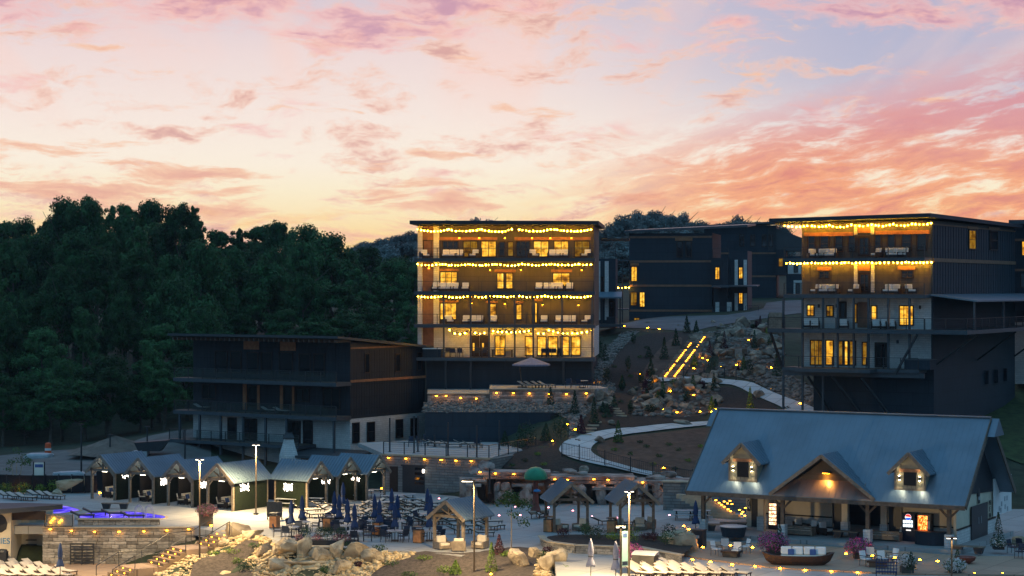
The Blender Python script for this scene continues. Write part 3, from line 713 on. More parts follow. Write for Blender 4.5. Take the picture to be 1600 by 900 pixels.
# far wooded ridges
FAR = [(crown(60+i, 13, 15, 40, 7500, 0.62, M['leaf_hazed'], 0.0), trunkmesh(70+i, 14, .4, 12, .9), 13, 15) for i in range(3)]
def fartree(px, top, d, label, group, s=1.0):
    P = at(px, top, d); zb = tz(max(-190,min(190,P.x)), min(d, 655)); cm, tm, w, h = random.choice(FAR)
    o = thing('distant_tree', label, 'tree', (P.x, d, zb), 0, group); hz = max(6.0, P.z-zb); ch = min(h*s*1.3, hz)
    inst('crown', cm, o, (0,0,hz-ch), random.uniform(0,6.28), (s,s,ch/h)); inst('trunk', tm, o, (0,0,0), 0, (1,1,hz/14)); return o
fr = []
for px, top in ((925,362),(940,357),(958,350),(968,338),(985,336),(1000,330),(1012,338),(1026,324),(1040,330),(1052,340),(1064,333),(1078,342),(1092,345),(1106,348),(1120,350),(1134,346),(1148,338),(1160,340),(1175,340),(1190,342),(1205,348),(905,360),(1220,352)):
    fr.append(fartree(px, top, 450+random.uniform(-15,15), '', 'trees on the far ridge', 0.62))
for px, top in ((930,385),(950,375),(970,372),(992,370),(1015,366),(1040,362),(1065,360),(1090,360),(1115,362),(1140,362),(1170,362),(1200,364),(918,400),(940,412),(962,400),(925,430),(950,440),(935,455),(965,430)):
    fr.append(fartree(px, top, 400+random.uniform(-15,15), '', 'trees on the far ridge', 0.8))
relabel(fr, 'haze-tinted blue-green tree on the far ridge between the buildings, {}')
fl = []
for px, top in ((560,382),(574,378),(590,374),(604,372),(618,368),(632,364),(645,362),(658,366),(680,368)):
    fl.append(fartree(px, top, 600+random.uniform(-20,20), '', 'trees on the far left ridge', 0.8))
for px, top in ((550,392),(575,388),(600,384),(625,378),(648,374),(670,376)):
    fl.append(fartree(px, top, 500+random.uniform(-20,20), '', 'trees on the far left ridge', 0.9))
relabel(fl, 'haze-paled far-off tree on the ridge left of the lit building, {}')
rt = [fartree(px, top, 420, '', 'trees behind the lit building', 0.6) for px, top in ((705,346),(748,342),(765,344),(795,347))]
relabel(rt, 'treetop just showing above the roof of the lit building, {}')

# ------------------------------------------------------------ buildings
class Bld:
    """local frame: x runs along the front (0 = near right corner, negative to the left), y into the building"""
    def __init__(s, name, label, cat, px, d, th, z0=0.0, group=None):
        p = at(px, 450, d); s.ox, s.oy, s.z0 = p.x, d, z0; s.th = R(th); s.c = math.cos(s.th); s.s = math.sin(s.th)
        s.o = thing(name, label, cat, (p.x, d, z0), -s.th, group)
    def fx(s, px, off=0.0):
        k = (px-800)/F; return (k*(s.oy+s.c*off)-s.ox-s.s*off)/(s.c+k*s.s)
    def sy(s, px, xo=0.0):
        k = (px-800)/F; return (k*(s.oy-s.s*xo)-s.ox-s.c*xo)/(s.s-k*s.c)
    def Y(s, lx, ly): return s.oy-s.s*lx+s.c*ly
    def fz(s, py, px=None, off=0.0):
        lx = s.fx(px, off) if px is not None else 0.0
        return H-(py-450)*s.Y(lx, off)/F-s.z0
    def sz(s, py, px, xo=0.0): return H-(py-450)*s.Y(xo, s.sy(px, xo))/F-s.z0
    def W(s, lx, ly, lz=0.0): return Vector((s.ox+s.c*lx+s.s*ly, s.oy-s.s*lx+s.c*ly, s.z0+lz))
    # rectangles given in photo pixels on the front wall (plane y=off) -> x0,x1,z0,z1
    def fr(s, r, off=0.0):
        a, b, c, d = r; m = (a+c)/2
        return s.fx(a, off), s.fx(c, off), s.fz(d, m, off), s.fz(b, m, off)
    def sr(s, r, xo=0.0):
        a, b, c, d = r; m = (a+c)/2
        return s.sy(a, xo), s.sy(c, xo), s.sz(d, m, xo), s.sz(b, m, xo)
def window(B, r, kind, off=0.0, side=False, mull=1, cross=0, name='window', frame=None, fr=0.10, local=False):
    """frame standing proud of the wall with the pane set back in it"""
    if local: a, b, z0, z1 = r
    else: a, b, z0, z1 = (B.sr(r, off) if side else B.fr(r, off))
    mb = MB(); pn = MB(); e = fr; t = 0.10
    def put(m, u0, u1, w0, w1, d0, d1):
        if side: m.bx(off+d0, off+d1, u0, u1, w0, w1)
        else: m.bx(u0, u1, off-d1, off-d0, w0, w1)
    put(mb, a, a+e, z0, z1, 0, t); put(mb, b-e, b, z0, z1, 0, t); put(mb, a+e, b-e, z0, z0+e, 0, t); put(mb, a+e, b-e, z1-e, z1, 0, t)
    for i in range(1, mull+1):
        u = a+(b-a)*i/(mull+1); put(mb, u-.03, u+.03, z0+e, z1-e, 0, t-.02)
    for i in range(1, cross+1):
        w = z0+(z1-z0)*i/(cross+1)
        n = mull+1
        for j in range(n):
            u0 = a+e if j == 0 else a+(b-a)*j/n+.03; u1 = b-e if j == n-1 else a+(b-a)*(j+1)/n-.03
            put(mb, u0, u1, w-.02, w+.02, 0, t-.03)
    put(pn, a+e, b-e, z0+e, z1-e, 0.005, 0.04)
    o = mb.build(name, frame or M['winframe'], B.o); pm = {'lit': M['window_lit'], 'dim': M['window_dim'], 'dark': M['glass_dark']}[kind]
    pn.build('pane', pm, o); return o
def panel(B, r, m, name, off=0.0, side=False, t=0.06, local=False):
    a, b, z0, z1 = r if local else (B.sr(r, off) if side else B.fr(r, off)); mb = MB()
    if side: mb.bx(off, off+t, a, b, z0, z1)
    else: mb.bx(a, b, off-t, off, z0, z1)
    return mb.build(name, m, B.o)
def battens(B, x0, x1, z0, z1, m, off=0.0, side=False, step=0.42, name='siding_battens'):
    mb = MB(); u = x0+step/2
    while u < x1:
        if side: mb.bx(off, off+.035, u-.03, u+.03, z0, z1)
        else: mb.bx(u-.03, u+.03, off-.035, off, z0, z1)
        u += step
    return mb.build(name, m, B.o, kind='stuff')
def railing(B, pts, z, h=1.05, name='railing', step=1.7, glass=False, mat_=None, cables=5):
    """posts, top rail and thin cables (or glass) between local points"""
    mb = MB(); gl = MB()
    for a, b in zip(pts[:-1], pts[1:]):
        a = Vector((a[0], a[1], z)); b = Vector((b[0], b[1], z)); L = (b-a).length; n = max(1, round(L/step))
        for i in range(n+1):
            p = a.lerp(b, i/n); mb.bx(p.x-.035, p.x+.035, p.y-.035, p.y+.035, z, z+h)
        up = Vector((0,0,1)); mb.beam(a+up*(h+.03), b+up*(h+.03), .07, .05)
        if glass: gl.beam(a+up*(h*.5+.02), b+up*(h*.5+.02), .012, h*.86)
        else:
            for k in range(1, cables+1): mb.beam(a+up*h*k/(cables+1), b+up*h*k/(cables+1), .012)
    o = mb.build(name, mat_ or M['darkmetal'], B.o if isinstance(B, Bld) else B)
    if glass: gl.build('glass_panel', M['railglass'], o)
    return o
def deckslab(B, x0, x1, y0, y1, ztop, th=0.35, name='balcony', m=None):
    mb = MB(); mb.bx(x0, x1, y0, y1, ztop-th, ztop); o = mb.build(name, m or M['deckedge'], B.o)
    fl = MB(); fl.bx(x0+.05, x1-.05, y0+.05, y1-.003, ztop+.001, ztop+.02); fl.build('decking', M['timber'], o); return o
# light bulb mesh shared by every festoon string
def ballmesh(name, r, m, sub=1):
    V, Fc = (ICO0, ICO1)[sub]; me = bpy.data.meshes.new(name); me.from_pydata([tuple(v*r) for v in V], [], Fc); me.materials.append(m)
    me.polygons.foreach_set('use_smooth', [True]*len(me.polygons)); me.update(); return me
BULB = ballmesh('bulb', 0.075, M['bulb'], 1)
BULB2 = ballmesh('bulb', 0.062, M['bulb_dim'], 1)
def festoon(anchors, label, group, spacing=0.42, sag=0.18):
    """a string of bulbs through world-space anchors"""
    A = [Vector(p) for p in anchors]; o = thing('string_lights', label, 'string lights', A[0], 0, group); mb = MB(); pts = []
    for a, b in zip(A[:-1], A[1:]):
        L = (b-a).length; n = max(3, int(L/spacing)); rnd = random.uniform(.5, 1.25)
        seg = [a.lerp(b, i/n)-Vector((0,0,sag*rnd*4*(i/n)*(1-i/n))) for i in range(n+1)]
        mb.pipe([p-A[0] for p in seg], .012, 4)
        for p in seg[:-1] if b is not A[-1] else seg: pts.append(p-A[0])
    mb.build('cable', M['darkmetal'], o)
    for p in pts: inst('bulb', BULB if random.random() < .7 else BULB2, o, (p.x+random.uniform(-.04,.04), p.y, p.z-.07+random.uniform(-.03,.03)))
    return o
# furniture used on balconies and terraces
def sofa_parts(w, seats, cush, frame):
    fb = MB(); fb.bx(-w/2, w/2, -.42, .42, .08, .26); fb.bx(-w/2, w/2, .34, .44, .26, .72)
    for s in (-1, 1): fb.bx(s*w/2-s*.10, s*w/2, -.42, .34, .26, .52)
    for x in (-w/2+.06, w/2-.06):
        for y in (-.36, .36): fb.bx(x-.03, x+.03, y-.03, y+.03, 0, .08)
    return fb
def make_sofa(name, seats, label, cat, group, cush=None, frame=None, pillow=None):
    cush = cush or M['white']; frame = frame or M['wicker']
    sw = .72; w = seats*sw+.24; o = thing(name, label, cat, (0,0,0), 0, group)
    sofa_parts(w, seats, cush, frame).build('frame', frame, o)
    for i in range(seats):
        x = -w/2+.12+sw*(i+.5)
        c = MB(); c.bx(x-sw/2+.015, x+sw/2-.015, -.42, .22, .265, .44); c.build('seat_cushion', cush, o, bevel=.03)
        c = MB(); c.prism([(x-sw/2+.02, .16, .445),(x+sw/2-.02, .16, .445),(x+sw/2-.02, .34, .445),(x-sw/2+.02, .34, .445)], (0, .06, .46)); c.build('back_cushion', cush, o, bevel=.03)
    if pillow:
        for x in ((-w*.25, w*.2) if seats > 1 else (0,)):
            c = MB(); c.prism([(x-.2, .02, .46),(x+.2, .02, .46),(x+.2, .12, .46),(x-.2, .12, .46)], (0, .08, .36)); c.build('throw_pillow', pillow, o, bevel=.03)
    return o
PROTO = {}
def place(kind, maker, loc, rz, label, group=None):
    if kind not in PROTO: PROTO[kind] = maker(); o = PROTO[kind]; o.location = loc; o.rotation_euler = (0,0,rz); o['label'] = label
    else: o = dup(PROTO[kind], loc, rz, label)
    if group: o['group'] = group
    return o
def balcony_seat(B, px, n, floor_z, ly, label, face=0.0, group='white-cushioned balcony seats', pillow=False):
    x = B.fx(px, ly); p = B.W(x, ly, floor_z); k = 'balc%d%d' % (n, pillow)
    return place(k, lambda: make_sofa('sofa' if n > 1 else 'lounge_chair', n, '', 'sofa' if n > 1 else 'chair', group, pillow=M['cream'] if pillow else None), p, -B.th+face, label, group)
def wall_lamp(B, r_px, z_py, off, label=None, up=False):
    """small shielded down-light on a facade, part of the building"""
    x = B.fx(r_px, off); z = B.fz(z_py, r_px, off)
    mb = MB(); mb.bx(x-.06, x+.06, off-.16, off, z+.02, z+.26); l = mb.build('wall_lamp', M['darkmetal'], B.o)
    e = MB(); e.bx(x-.05, x+.05, off-.15, off-.04, z-.01, z+.018); e.build('lamp_lens', M['walllamp'], l); return l

# ===== middle building, strung with lights =====
def middle_building():
    B = Bld('apartment_building', 'four-storey building with glowing balconies and strings of warm bulbs on every floor', 'building', 928, 206, 5.0, 0.0)
    w = 2.3   # balcony depth; the wall is plane y=0, balcony fronts y=-w
    xl = B.fx(653); D = 12.0
    zb = 7.2; z1 = B.fz(559, 790, -w); z2 = B.fz(507, 790, -w); z3 = B.fz(455.5, 790, -w); z4 = B.fz(403.5, 790, -w); zr = B.fz(351.5, 790, -w)
    mb = MB(); mb.bx(xl, 0, 0, D, z1, z2-.3); mb.build('ground_storey_wall', M['whitestone'], B.o)
    mb = MB(); mb.bx(xl, 0, 0, D, z2-.3, zr); mb.build('upper_wall', M['siding_brown'], B.o)
    battens(B, xl+2.0, -.1, z2+.05, zr-.05, M['siding_brown'])
    # dark plinth
    mb = MB(); mb.bx(B.fx(668), B.fx(925), -1.2, D-.01, zb-6, z1-.36); mb.build('foundation_wall', M['siding'], B.o)
    # roof: thin slab with fascia, rising slightly to the right
    mb = MB(); mb.prism([(xl-.5,-w-.4,zr+.10),(.6,-w-.4,zr+.0),(.6,-w-.4,zr+.38),(xl-.5,-w-.4,zr+.48)], (0, D+w+1.2, 0)); rf = mb.build('roof', M['siding'], B.o)
    mb = MB()
    for i in range(22):
        x = xl+(0-xl)*(i+.5)/22; mb.bx(x-.05, x+.05, -w-.2, -.05, zr-.08, zr+.0)
    mb.build('rafters', M['timber'], rf, kind='stuff')
    mb = MB(); mb.bx(.6, 3.6, 1.0, 5.0, zr-1.5, zr-1.3); mb.build('side_canopy', M['siding'], B.o)
    for zz, nm in ((z1, 0), (z2, 1), (z3, 2), (z4, 3)):
        deckslab(B, xl-.1, .2, -w, 0, zz, .34)
        railing(B, [(xl, -w+.06), (.1, -w+.06)], zz+.02, 1.0, step=2.3)
    # stone pillars left, brown panels between them
    for a, b in ((653.5, 660.5), (678, 686.5)):
        x0, x1 = B.fx(a), B.fx(b)
        for i, (lo, hi) in enumerate(((z2, z3), (z3, z4), (z4, zr))):
            mb = MB(); mb.bx(x0, x1, -.5 if a < 660 else -.35, -.04, lo+.021, hi-.345 if i < 2 else hi-.01); mb.build('stone_pillar', M['whitestone'], B.o)
    x0, x1 = B.fx(653.5), B.fx(660.5); mb = MB(); mb.bx(x0, x1, -.5, -.04, z1+.021, z2-.345); mb.build('stone_pillar', M['whitestone'], B.o)
    for lo, hi in ((z1, z2-.35), (z2+.03, z3-.35), (z3+.03, z4-.35), (z4+.03, zr-.02)):
        panel(B, (B.fx(661), B.fx(677.8), lo+.03, hi), M['brownpanel'], 'brown_panel', -.002, local=True, t=.05)
    # steel posts of the lower two floors
    for px in (693, 735, 764, 804, 833, 878, 925):
        x = B.fx(px, -w)
        for lo, hi in ((z1+.02, z2-.35), (z2+.02, z3-.35)):
            mb = MB(); mb.bx(x-.09, x+.09, -w+.12, -w+.30, lo, hi); mb.build('post', M['deckedge'], B.o)
    for px in (696, 925, 880, 735): 
        x = B.fx(px, -w); mb = MB(); mb.bx(x-.1, x+.1, -w+.15, -w+.35, zb+.3, z1-.35); mb.build('post', M['darkmetal'], B.o)
    # openings: pixels on the wall, plane y=0
    W = [((661,375,687,402),'dim',1), ((691,376,717,402),'dark',2), ((723,376,747,402),'dim',1), ((751,376,776,402),'lit',1), ((779,377,790,401),'dark',0), ((793,377,803,401),'dim',0),
         ((806,376,829,402),'dark',2), ((833,376,858,402),'lit',1), ((865,376,889,402),'lit',1), ((897,376,922,402),'dim',1),
         ((687,424,715,444),'lit',2), ((776,426,788,452),'lit',0), ((790,426,802,452),'lit',0), ((863,426,891,448),'lit',1),
         ((687,473,714,500),'lit',2), ((765,474,776,494),'lit',0), ((806,475,816,500),'lit',0), ((835,472,840,505),'lit',0),
         ((773,524,790,556),'lit',1), ((820,525,834,556),'lit',0), ((839,525,854,556),'lit',0), ((856,525,872,556),'lit',0), ((875,525,890,556),'lit',0), ((892,525,908,556),'lit',0)]
    for r, k, m in W:
        cut = 1 if r[3]-r[1] < 27 else 0
        window(B, r, k, 0.0, mull=m, cross=cut)
    for r in ((668,370.5,777,375.3), (804,370.5,923,375.3), (686,420,717,423.5), (772,421,806,425.5), (861,421,894,425.5), (686,469.5,717,472.5), (759,470,778,473.5), (805,470.5,818,474.5), (834,466.5,848,471)):
        panel(B, r, M['cedar'], 'header_board', -.04, t=.10)
    for r in ((735,524,749,557), (749.6,524,764,557)):
        o = panel(B, r, M['winframe'], 'door', 0.0, t=.09)
        a, b, c, d = B.fr((r[0]+4, r[1]+12, r[0]+6.5, r[1]+24)); mb = MB(); mb.bx(a, b, -.13, -.091, c, d); mb.build('door_pane', M['window_lit'], o)
    for px, py in ((718,372),(749,372),(789,372),(831,372),(860,372),(893,372)): wall_lamp(B, px, py, -.15)
    for px, py in ((670,419),(766,422),(814,422),(909,422), (737,474),(789,475),(848,476),(904,477), (729,521),(770,521),(794,521),(829,521),(864,521),(898,521)): wall_lamp(B, px, py, -.06)
    # festoons
    g = 'string lights on the balconies of the middle building'
    for py, pxs, nm, sg, pairs in ((357.5, (653,699,701,750,753,800,811,861,866,923), 'under the roof', .20, 2), (412, (653,687,691,731,734,774,777,816,820,859,862,904,905,923), 'below the top balcony', .10, 2),
                        (462, (653,690,696,730,736,765,772,803,811,846,851,879,881,924), 'below the second balcony', .10, 2), (516, (703,735,764,833,857,924), 'under the lowest balcony ceiling', .35, 1)):
        if pairs == 2:
            for i in range(0, len(pxs), 2):
                P = [B.W(B.fx(pxs[i+j], -w+.25), -w+.25, B.fz(py, pxs[i+j], -w+.25)) for j in (0, 1)]
                festoon(P, 'warm bulb string %s of the middle building, %s from left' % (nm, ORD[i//2]), g, .33, sg)
        else:
            P = [B.W(B.fx(x, -w+.25), -w+.25, B.fz(py-1, x, -w+.25)) for x in pxs]
            festoon(P, 'string of warm bulbs on the middle building '+nm, g, .45, sg)
    # seats on the balconies
    yb = -1.2
    L4 = [(664,1,.5),(702,2,0),(718,1,0),(741,1,-.4),(834,1,.5),(868,2,0),(882,1,0),(916,1,-.5)]
    L3 = [(681,1,0),(697,2,0),(711,1,0),(727,1,0),(842,1,0),(860,2,0),(874,1,0),(890,1,0)]
    L2 = [(702,1,.4),(728,1,0),(744,2,0),(771,1,0),(850,1,0),(873,1,0),(889,2,0),(916,1,-.5)]
    for zz, L, nm in ((z4, L4, 'top'), (z3, L3, 'third-floor'), (z2, L2, 'second-floor')):
        for i, (px, n, f) in enumerate(L):
            balcony_seat(B, px, n, zz+.021, yb, ('sofa' if n > 1 else 'chair')+' with white cushions on the %s balcony of the middle building, %s from left' % (nm, ORD[i]), f)
    # dining things on the lowest balcony
    for i, px in enumerate((699,708,719,745,757)):
        p = B.W(B.fx(px, yb), yb, z1+.021); place('dchair', make_chair, p, -B.th+random.choice((0, 3.1, 1.6)), 'dark chair on the lowest balcony of the middle building, %s from left' % ORD[i], 'balcony dining chairs')
    for i, px in enumerate((850,858,866,876)):
        p = B.W(B.fx(px, yb), yb, z1+.021); place('dchair', make_chair, p, -B.th+3.1, 'dark chair before the lit glass doors of the middle building, %s from left' % ORD[i], 'balcony dining chairs')
    for i, px in enumerate((785, 862)):
        p = B.W(B.fx(px, yb+.6), yb+.6, z1+.021); place('dtable', make_dtable, p, -B.th, 'dark rectangular table on the lowest balcony %s' % ('in front of the lit window' if i == 0 else 'before the row of glass doors'), 'balcony tables')
    # hot tub at the left end
    p = B.W(B.fx(677, -1.2), -1.3, z1+.021); o = thing('hot_tub', 'dark square hot tub with white rim at the left end of the lowest lit balcony', 'hot tub', p, -B.th)
    mb = MB(); mb.bx(-.95,.95,-.9,.9,0,.85); mb.build('cabinet', M['siding'], o); mb = MB(); mb.bx(-1,1,-.95,.95,.85,.93); mb.build('rim', M['white_panel'], o)
    # the white-and-navy stair tower seen past the right end
    T_ = Bld('stair_tower', 'narrow wing with white stone strips behind the right end of the lit building', 'building', 962, 238, 5.0, 0.0)
    x0 = T_.fx(926); za = T_.fz(512, 950); zt = T_.fz(404, 950)
    mb = MB(); mb.bx(x0, 0, 0, 7, za, zt); mb.build('wall', M['siding_blue'], T_.o)
    for r in ((927,408,938,500), (945,408,951,500)): panel(T_, r, M['whitestone'], 'stone_strip', 0, t=.12)
    window(T_, (939,432,944,470), 'dark', 0, mull=0); window(T_, (952.5,470,960,505), 'dark', 0, mull=0)
    railing(T_, [(x0, .1), (0, .1)], zt, 1.1)
    mb = MB(); mb.prism([(x0,-2.2,T_.fz(466,940)),(T_.fx(972),-2.2,T_.fz(466,940)),(T_.fx(972),.0,T_.fz(458,940)),(x0,0,T_.fz(458,940))], (0,0,.18)); mb.build('canopy_roof', M['roofmetal'], T_.o)
    for px in (940, 969): 
        x = T_.fx(px, -2); mb = MB(); mb.bx(x-.08, x+.08, -2.0, -1.85, za, T_.fz(465.5, px, -2)); mb.build('post', M['darkmetal'], T_.o)
    deckslab(T_, x0, T_.fx(975), -2.4, 0, T_.fz(506, 950), .3)
    mb = MB(); mb.bx(T_.fx(948,-1), T_.fx(962,-1), -1.6, -.8, T_.fz(506,950)+.03, T_.fz(495,950)); o = tag(mb.build('hot_tub', M['siding'], None, loc=(0,0,0)), 'black hot tub on the deck right of the lit building', 'hot tub', None)
    o.location = T_.o.location; o.rotation_euler = T_.o.rotation_euler
    return B, (z1, z2, z3, z4)

def make_chair(name='dining_chair', fabric=None, frame=None, label='', group='navy dining chairs'):
    fabric = fabric or M['navydark']; frame = frame or M['darkmetal']
    o = thing(name, label, 'chair', (0,0,0), 0, group)
    s = MB(); s.bx(-.26,.26,-.26,.26,.42,.47); s.build('seat', fabric, o)
    b = MB(); b.prism([(-.26,.24,.50),(.26,.24,.50),(.26,.28,.50),(-.26,.28,.50)], (0,.10,.44)); b.build('backrest', fabric, o)
    for x, y in ((-.26,-.26),(.26,-.26),(-.26,.28),(.26,.28)):
        l = MB(); l.tube((x*1.05,y*1.05,0),(x,y,.66 if y < 0 else .5), .02, n=5); l.build('leg', frame, o)
    for x in (-.29,.29):
        a = MB(); a.bx(x-.03,x+.03,-.27,.30,.64,.68); a.build('armrest', frame, o)
    return o
def make_dtable():
    o = thing('dining_table', '', 'table', (0,0,0), 0, 'balcony tables'); t = MB(); t.bx(-1.1,1.1,-.45,.45,.70,.75); t.build('tabletop', M['wicker'], o)
    for x in (-1,1):
        for y in (-.38,.38): l = MB(); l.bx(x-.04,x+.04,y-.04,y+.04,0,.70); l.build('leg', M['darkmetal'], o)
    return o
MID, MZ = middle_building()

# ===== left dark building =====
def left_building():
    B = Bld('apartment_building', 'unlit dark three-storey building with white stone ground floor behind the cabanas', 'building', 547, 196, 33.0, 0.0)
    xl = B.fx(302); D = B.sy(665)
    z1 = B.fz(697, 547); z2 = B.fz(650, 547); z3 = B.fz(597, 547); zr = B.fz(536, 547); zt = zr+.5
    w = 2.4
    mb = MB(); mb.bx(xl, 0, 0, D, 0-.5, z2-.3); mb.build('ground_storey_wall', M['whitestone'], B.o)
    mb = MB(); mb.prism([(0,0,z2-.3),(0,D,z2-.3),(0,D,zr-.72),(0,0,zr+.1)],(xl,0,0)); mb.build('upper_wall', M['siding'], B.o)
    battens(B, xl, 0, z2+.03, zr, M['siding']); battens(B, 0, D, z2+.0, zr-.75, M['siding'], 0, True)
    mb = MB(); mb.prism([(xl-1.0,-w-.4,zr+.5),(.6,-w-.4,zr+.5),(.6,D+.6,zr-.85),(xl-1.0,D+.6,zr-.85)], (0,0,.25)); mb.build('roof', M['flatroof'], B.o)
    mb = MB(); mb.bx(xl, -.0, .01, .1, zr+.1, zr+.3); mb.build('wall_head', M['siding'], B.o)
    mb = MB(); n = 34
    for i in range(n):
        x = xl-.8+(1.2-xl)*(i+.5)/n; mb.bx(x-.06, x+.06, -w-.2, -.05, zr+.08, zr+.38)
    mb.build('rafters', M['timber'], B.o, kind='stuff')
    for zz in (z2, z3):
        deckslab(B, xl-.6, .15, -w, 0, zz, .36); railing(B, [(xl-.5, -w+.06), (.1, -w+.06)], zz+.02, 1.0, step=2.0, glass=True)
    x1 = B.fx(470, -w); deckslab(B, xl-.9, x1, -w-.4, 0, z1, .32); railing(B, [(xl-.8, -w-.34), (x1, -w-.34)], z1+.02, 1.0, step=2.0, glass=True)
    for px in (279, 310, 343, 378, 413, 446, 520):
        x = B.fx(px, -w); mb = MB(); mb.bx(x-.1, x+.1, -w+.1, -w+.3, z1+.03 if px < 470 else z1-.9, z2-.37); mb.build('post', M['deckedge'], B.o)
        if px < 470:
            mb = MB(); mb.bx(x-.1, x+.1, -w+.1, -w+.3, -.3, z1-.33); mb.build('post', M['deckedge'], B.o)
    # low canopy roof in front at right, over the stone chimney block
    mb = MB(); a, b = B.fx(452, -w-1), B.fx(552, -w-1); mb.prism([(a,-w-2.4,z1-.95),(b,-w-2.4,z1-.95),(b,0,z1-.55),(a,0,z1-.55)], (0,0,.22)); mb.build('canopy_roof', M['flatroof'], B.o)
    mb = MB(); mb.bx(B.fx(470,-2), B.fx(520,-2), -2.0, -.5, z1-1.9, z1-.97); mb.build('timber_panel', M['cedar'], B.o)
    o = thing('stone_chimney', 'squat white stone chimney block with dark metal hood behind the fifth cabana', 'chimney', B.W(B.fx(447,-5), -4.6), -B.th)
    mb = MB(); mb.lathe([(1.2,0),(1.2,1.6),(.7,2.9),(.62,3.3)], 4, sx=1, sy=.8); mb.build('stack', M['whitestone'], o)
    mb = MB(); mb.lathe([(.72,3.305),(.75,3.4),(.5,3.75),(.5,3.85)], 4); mb.build('hood', M['flatroof'], o)
    # openings
    for r in ((356,652,370,692),(380,654,402,697),(447,657,470,699),(474,657,489,699)): window(B, r, 'dark', 0, mull=1 if r[2]-r[0] > 18 else 0)
    for r in ((336,548,356,583),(360,548,378,583),(386,550,404,584),(408,550,426,585),(436,550,458,586),(467,552,486,588),(490,552,508,588)): window(B, r, 'dark', 0, mull=0)
    for r in ((316,600,338,624),(388,602,402,636),(443,604,456,640),(462,606,484,628),(505,606,532,640)): window(B, r, 'dark', 0, mull=1 if r[2]-r[0] > 18 else 0)
    for r in ((381,531,405,546),(438,533,462,548)): panel(B, r, M['cedar'], 'cedar_panel', -.04)
    for r in ((380,600,386,640),(402.5,602,406,640),(438,602,442.5,640),(457,604,460,642)): panel(B, r, M['cedar'], 'cedar_trim', -.04, t=.08)
    for r in ((550,650+10,561,692),(573,659,585,690),(618,655,629,684),(641,653,653,682)): window(B, r, 'dark', 0, True, mull=0, cross=1)
    for r, k in (((569,552,577,583),'dark'),((617,552,625,581),'dark'),((651,550,659,579),'dark')): window(B, r, k, 0, True, mull=0)
    for za, zb_ in ((543,545.5),(594,598)):
        mb = MB(); a = B.sz(zb_, 547); b = B.sz(za, 547); mb.bx(.035, .12, .0, D, a, b); mb.build('cedar_band', M['cedar'], B.o)
    # patio loungers on the second balcony
    for i, px in enumerate((315, 420, 440)):
        place('lounger', make_lounger, B.W(B.fx(px,-1.3), -1.3, z2+.021), -B.th+.1, 'pale lounger on the upper balcony of the unlit building, %s from left' % ORD[i], 'loungers on the unlit balcony')
    return B
def make_lounger():
    o = thing('sun_lounger', '', 'sun lounger', (0,0,0), 0, 'sun loungers')
    # lies along x, head at -x
    f = MB()
    for y in (-.33,.33):
        f.bx(-.25,.98,y-.025,y+.025,.28,.33); f.beam((-.25,y,.30),(-.88,y,.60),.05)
    f.bx(.93,.98,-.30,.30,.28,.33); f.build('frame', M['wicker'], o)
    s = MB(); s.bx(-.25,.93,-.30,.30,.335,.37); s.build('seat', M['sling'], o)
    b = MB(); b.prism([(-.26,-.30,.335),(-.26,.30,.335),(-.24,.30,.37),(-.24,-.30,.37)], (-.63,0,.30)); b.build('backrest', M['sling'], o)
    for x, y in ((-.22,-.33),(-.22,.33),(.88,-.33),(.88,.33)):
        l = MB(); l.bx(x-.025,x+.025,y-.025,y+.025,0,.28); l.build('leg', M['wicker'], o)
    return o
LEFT = left_building()

